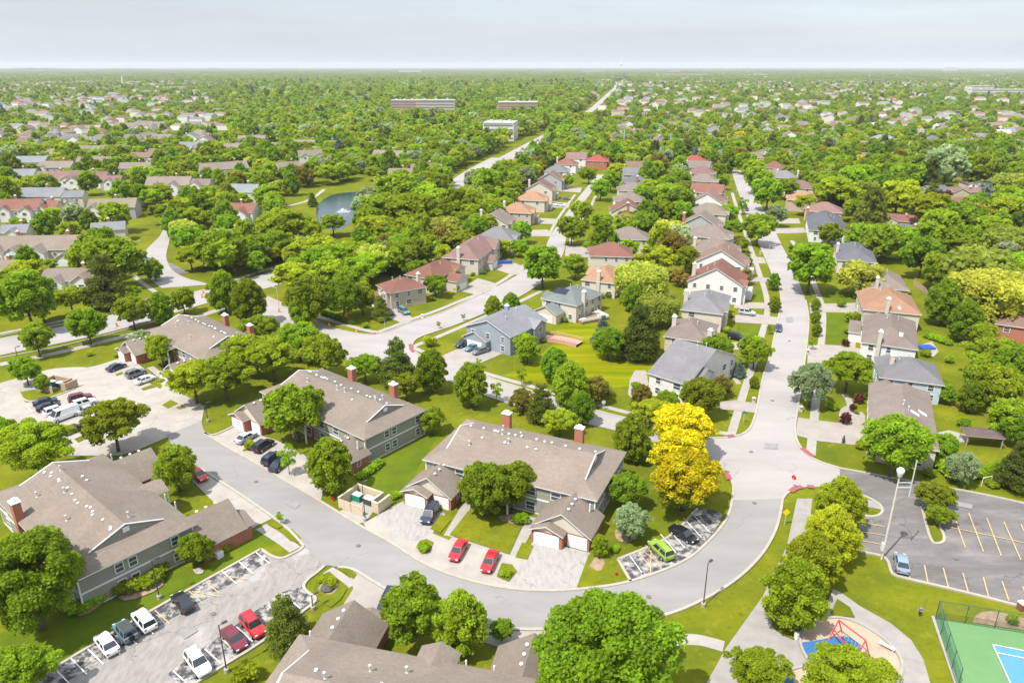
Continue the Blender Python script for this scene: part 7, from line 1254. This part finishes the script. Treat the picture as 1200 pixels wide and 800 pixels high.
p = G(1148, 520); t = thing('garden_pavilion', (p.x, p.y, 0), R(-12), 'brown hip roofed pavilion on the patio at right', 'pavilion'); roof_build('roof', hip_polys(-3.3, 3.3, -2, 2, 2.5, .35), [shingle_mat('shingles_pavilion', (.1, .075, .07)), WOOD], t)
for x in (-3, 3):
    for y in (-1.7, 1.7): b = MB(); b.box(x-.08, x+.08, y-.08, y+.08, 0, 2.5); b.build('post', WOOD, t)
# fountain jets in the pond
p = G(402, 249); t = thing('fountain', (p.x, p.y, .05), 0, 'white spray of the fountain in the pond', 'fountain'); r = random.Random(4); b = MB()
for i in range(170):
    a, q, z = r.uniform(0, 6.28), r.uniform(0, 3.6)**1.0, r.random(); z = z*2.0*(1-q/4); b.box(q*math.cos(a)-.13, q*math.cos(a)+.13, q*math.sin(a)-.13, q*math.sin(a)+.13, z, z+.22)
b.build('spray', mat('spray_white', (.8, .83, .85), .4), t)
# a few small garden things
p = G(988, 519); t = thing('statue', (p.x, p.y, 0), 0, 'dark garden figure on the lawn below the pale driveway', 'statue'); b = MB(); b.lathe([(.3, 0), (.25, .3), (.3, .8), (.2, 1.2), (.12, 1.3), (.17, 1.5), (.05, 1.7)], n=10); b.build('figure', METALD, t, True)
p = G(384, 691); t = thing('boulder', (p.x, p.y, .16), 0, 'dark boulder in the pale ring on the grass island', 'boulder'); b = MB(); b.lathe([(.9, 0), (1.0, .3), (.6, .7), (.2, .8)], n=7); b.build('stone', mat('dark_stone', (.08, .08, .085), .9), t)
for u, v, lb in [(164, 684, 'left white air conditioning unit by the curved hedge'), (168, 681, 'right white air conditioning unit by the curved hedge'), (257, 652, 'small white utility box under the gable corner tree')]:
    p = G(u, v); t = thing('utility_box', (p.x, p.y, 0), R(55), lb, 'utility box'); b = MB(); b.box(-.5, .5, -.5, .5, 0, .95); b.build('body', TRIM, t); b = MB(); b.lathe([(.4, .95), (.38, 1.0)], n=12); b.build('fan_grille', METALG, t)
for u, v, lb in [(883, 472, 'brick mailbox pillar on the verge below the avenue tree'), (891, 298, 'stone mailbox pillar high on the avenue verge'), (938, 482, 'stone mailbox pillar at the pale driveway'), (946, 415, 'stone mailbox pillar by the silvery tree driveway'), (495, 373, 'white mailbox on the house street verge')]:
    p = G(u, v); t = thing('mailbox', (p.x, p.y, 0), 0, lb, 'mailbox'); b = MB(); b.box(-.3, .3, -.3, .3, 0, 1.15); b.box(-.36, .36, -.36, .36, 1.15, 1.25); b.build('pillar', BRICKP if 'white' not in lb else TRIM, t); b = MB(); b.box(-.2, .2, -.32, -.29, .7, .95); b.build('mail_door', METALD, t)
# ---- the person crossing the grass
p = G(1077, 722); t = thing('person', (p.x, p.y, 0), R(200), 'person in a blue top and dark trousers walking on the park grass', 'person')
def skin_fig(name, joints, edges, m, parent):
    me = bpy.data.meshes.new(name); me.from_pydata([j[0] for j in joints], edges, []); o = link(name, me, parent); md = o.modifiers.new('skin', 'SKIN'); 
    for v_, j in zip(me.skin_vertices[0].data, joints): v_.radius = (j[1], j[1])
    me.skin_vertices[0].data[0].use_root = True; ss = o.modifiers.new('sub', 'SUBSURF'); ss.levels = 1; ss.render_levels = 1; me.materials.append(m); return o
J = [((0, 0, .95), .13), ((0, 0, 1.2), .14), ((0, 0, 1.42), .13), ((0, 0, 1.52), .055), ((.01, 0, 1.62), .085), ((.02, 0, 1.73), .08), ((0, .1, .9), .095), ((.13, .1, .5), .065), ((.05, .1, .08), .045), ((.2, .1, .04), .04), ((0, -.1, .9), .095), ((-.05, -.1, .5), .065), ((-.25, -.1, .12), .045), ((-.12, -.1, .05), .04), ((0, .2, 1.4), .06), ((-.08, .25, 1.14), .045), ((.05, .26, .92), .035), ((0, -.2, 1.4), .06), ((.1, -.25, 1.14), .045), ((.25, -.24, .98), .035)]
skin_fig('body', J, [(0, 1), (1, 2), (2, 3), (3, 4), (4, 5), (0, 6), (6, 7), (7, 8), (8, 9), (0, 10), (10, 11), (11, 12), (12, 13), (2, 14), (14, 15), (15, 16), (2, 17), (17, 18), (18, 19)], mat('skin', (.45, .27, .2), .6), t)
skin_fig('shirt', [((0, 0, 1.0), .165), ((0, 0, 1.2), .17), ((0, 0, 1.44), .15), ((0, .21, 1.42), .08), ((-.05, .25, 1.2), .068), ((0, -.21, 1.42), .08), ((.06, -.25, 1.2), .068)], [(0, 1), (1, 2), (2, 3), (3, 4), (2, 5), (5, 6)], mat('blue_cloth', (.03, .12, .45), .8), t)
skin_fig('trousers', [((0, 0, 1.0), .15), ((0, .1, .9), .11), ((.13, .1, .5), .085), ((.06, .1, .14), .065), ((0, -.1, .9), .11), ((-.05, -.1, .5), .085), ((-.23, -.1, .17), .065)], [(0, 1), (1, 2), (2, 3), (0, 4), (4, 5), (5, 6)], mat('dark_cloth', (.02, .022, .03), .9), t)
b = MB(); b.lathe([(.1, 1.64), (.112, 1.7), (.1, 1.8), (.05, 1.85)], n=12); b.build('hair', mat('reddish_hair', (.35, .1, .07), .7), t, True)
# ---- panels on roofs, laid on the slope that is really there
bpy.context.view_layer.update(); DG = bpy.context.evaluated_depsgraph_get()
def on_roof(u, v, w_, h_, m, name, thick=.09):
    d = (G(u, v)-Vector((0, 0, CAMH))).normalized(); o_ = Vector((0, 0, CAMH))
    for _ in range(12):
        hit, loc, nrm, _i, ob_, _m = SC.ray_cast(DG, o_, d)
        if not hit: return
        if ob_.name.startswith(('roof', 'wing_roof')): break
        o_ = loc+d*.05
    else: return
    if nrm.z < 0: nrm = -nrm
    root = ob_.parent; X = Vector((-nrm.y, nrm.x, 0)).normalized(); Y = nrm.cross(X); b = MB(); k = []
    for z in (-.02, thick):
        for sx, sy in ((-1, -1), (1, -1), (1, 1), (-1, 1)): b.v.append(tuple(loc+X*sx*w_/2+Y*sy*h_/2+nrm*z))
    b.f += [(4, 5, 6, 7), (0, 1, 5, 4), (1, 2, 6, 5), (2, 3, 7, 6), (3, 0, 4, 7)]; b.m += [0]*5; o = b.build(name, m, root); o.matrix_parent_inverse = root.matrix_world.inverted()
on_roof(658, 341, 4.2, 2.4, mat('solar_cells', (.012, .014, .03), .15, spec=.6), 'solar_panel')
for u, v in ((1072, 484), (1081, 484)): on_roof(u, v, .9, 1.7, LAMPL, 'skylight')
on_roof(812, 161, 9, 3, mat('solar_blue', (.02, .05, .2), .2), 'solar_panel'); on_roof(1054, 361, .7, 1.1, LAMPL, 'skylight'); on_roof(1056, 392, .8, 1.3, LAMPL, 'skylight')
# ================================================================== labels for everything placed in numbers
LM = [('the pond', 405, 248), ('the fountain side wood', 450, 262), ('the white office block', 584, 165), ('the orange brick slab', 480, 137), ('the long tan condominium', 48, 290), ('the curving street bend', 175, 295), ('the boulevard junction', 225, 345), ('the avenue top end', 862, 205), ('the brick fronted house', 970, 262), ('the charcoal hip roofed house', 1004, 296), ('the orange tan hip roofed house', 1040, 352), ('the tall weeping willow', 1160, 345), ('the huge weeping tree', 752, 330), ('the blue garden pool', 758, 276), ('the red brown ranch', 1057, 256), ('the broad white gable', 1141, 214), ('the far boulevard trees', 600, 183), ('the house street top end', 704, 208), ('the blue grey gabled house', 770, 175), ('the dark red hip roof', 813, 190), ('the white power pole', 1062, 187), ('the grey power pole', 1142, 191), ('the big pale brick house', 550, 295), ('the wooden garage house', 462, 340), ('the tan townhouse by the pond', 272, 282), ('the grey townhouse by the pond', 283, 226), ('the mauve townhouse row', 90, 210), ('the blue grey townhouses', 35, 192), ('the pond power pole', 377, 162), ('the solar roofed house', 812, 162), ('the long white warehouse', 1160, 114), ('the straight road end', 727, 99), ('the pond townhouse cluster', 470, 198), ('the charcoal gable', 845, 180)]
LMW = [(n, G(u, v)) for n, u, v in LM]; bk = {}
for t, cat, look, kd_ in THINGS:
    p = t.matrix_world.translation if False else Vector(t.location); n, q = min(LMW, key=lambda a: (a[1]-p).length); d = p-q
    sz = ''
    if kd_ == 'g': sz = 'small '
    elif kd_ != 'h': s_ = t.scale[0]; sz = 'tall ' if s_ > 12.2 else 'small ' if s_ < 9.2 else ''
    vw = Vector((q.x, q.y)).normalized(); a = d.x*vw.x+d.y*vw.y; r_ = d.x*vw.y-d.y*vw.x
    side = ('beyond' if a > 0 else 'in front of') if abs(a) > abs(r_) else ('right of' if r_ > 0 else 'left of')
    bk.setdefault((sz+look, side, n), []).append((d.length, t, cat))
TENS = ['', '', 'twenty', 'thirty']
def ordinal(i): return ORD[i] if i < 20 else TENS[(i+1)//10]+' '+ORD[(i+1) % 10-1]
for (look, side, n), ls in bk.items():
    ls.sort(key=lambda a: a[0])
    for i, (_, t, cat) in enumerate(ls):
        t['label'] = f'{look}, nearest {side} {n}' if i == 0 else f'{look}, {ordinal(i)} nearest {side} {n}'; t['category'] = cat
        if cat == 'tree' or 'tree' in cat: t['category'] = CATT.get('C') if 'pine' in look else cat; t['group'] = t.get('group') or 'trees among the farther houses'
# ================================================================== the air: a thin haze over everything
b = MB(); b.box(-34500, 34500, -3500, 34500, -1.0, 175); hz = b.mesh('haze', new_mat('haze_air')[0]); hm = hz.materials[0]; hn = hm.node_tree.nodes; hn.remove(hn['Principled BSDF'])
pv = hn.new('ShaderNodeVolumePrincipled'); pv.inputs['Color'].default_value = (0.86, 0.92, 1.0, 1); pv.inputs['Density'].default_value = 5.4e-5; pv.inputs['Anisotropy'].default_value = 0.0
hm.node_tree.links.new(pv.outputs[0], hn['Material Output'].inputs['Volume']); ho = link('haze', hz); ho['kind'] = 'stuff'; ho['label'] = 'thin pale blue haze in the air'; ho['category'] = 'haze'
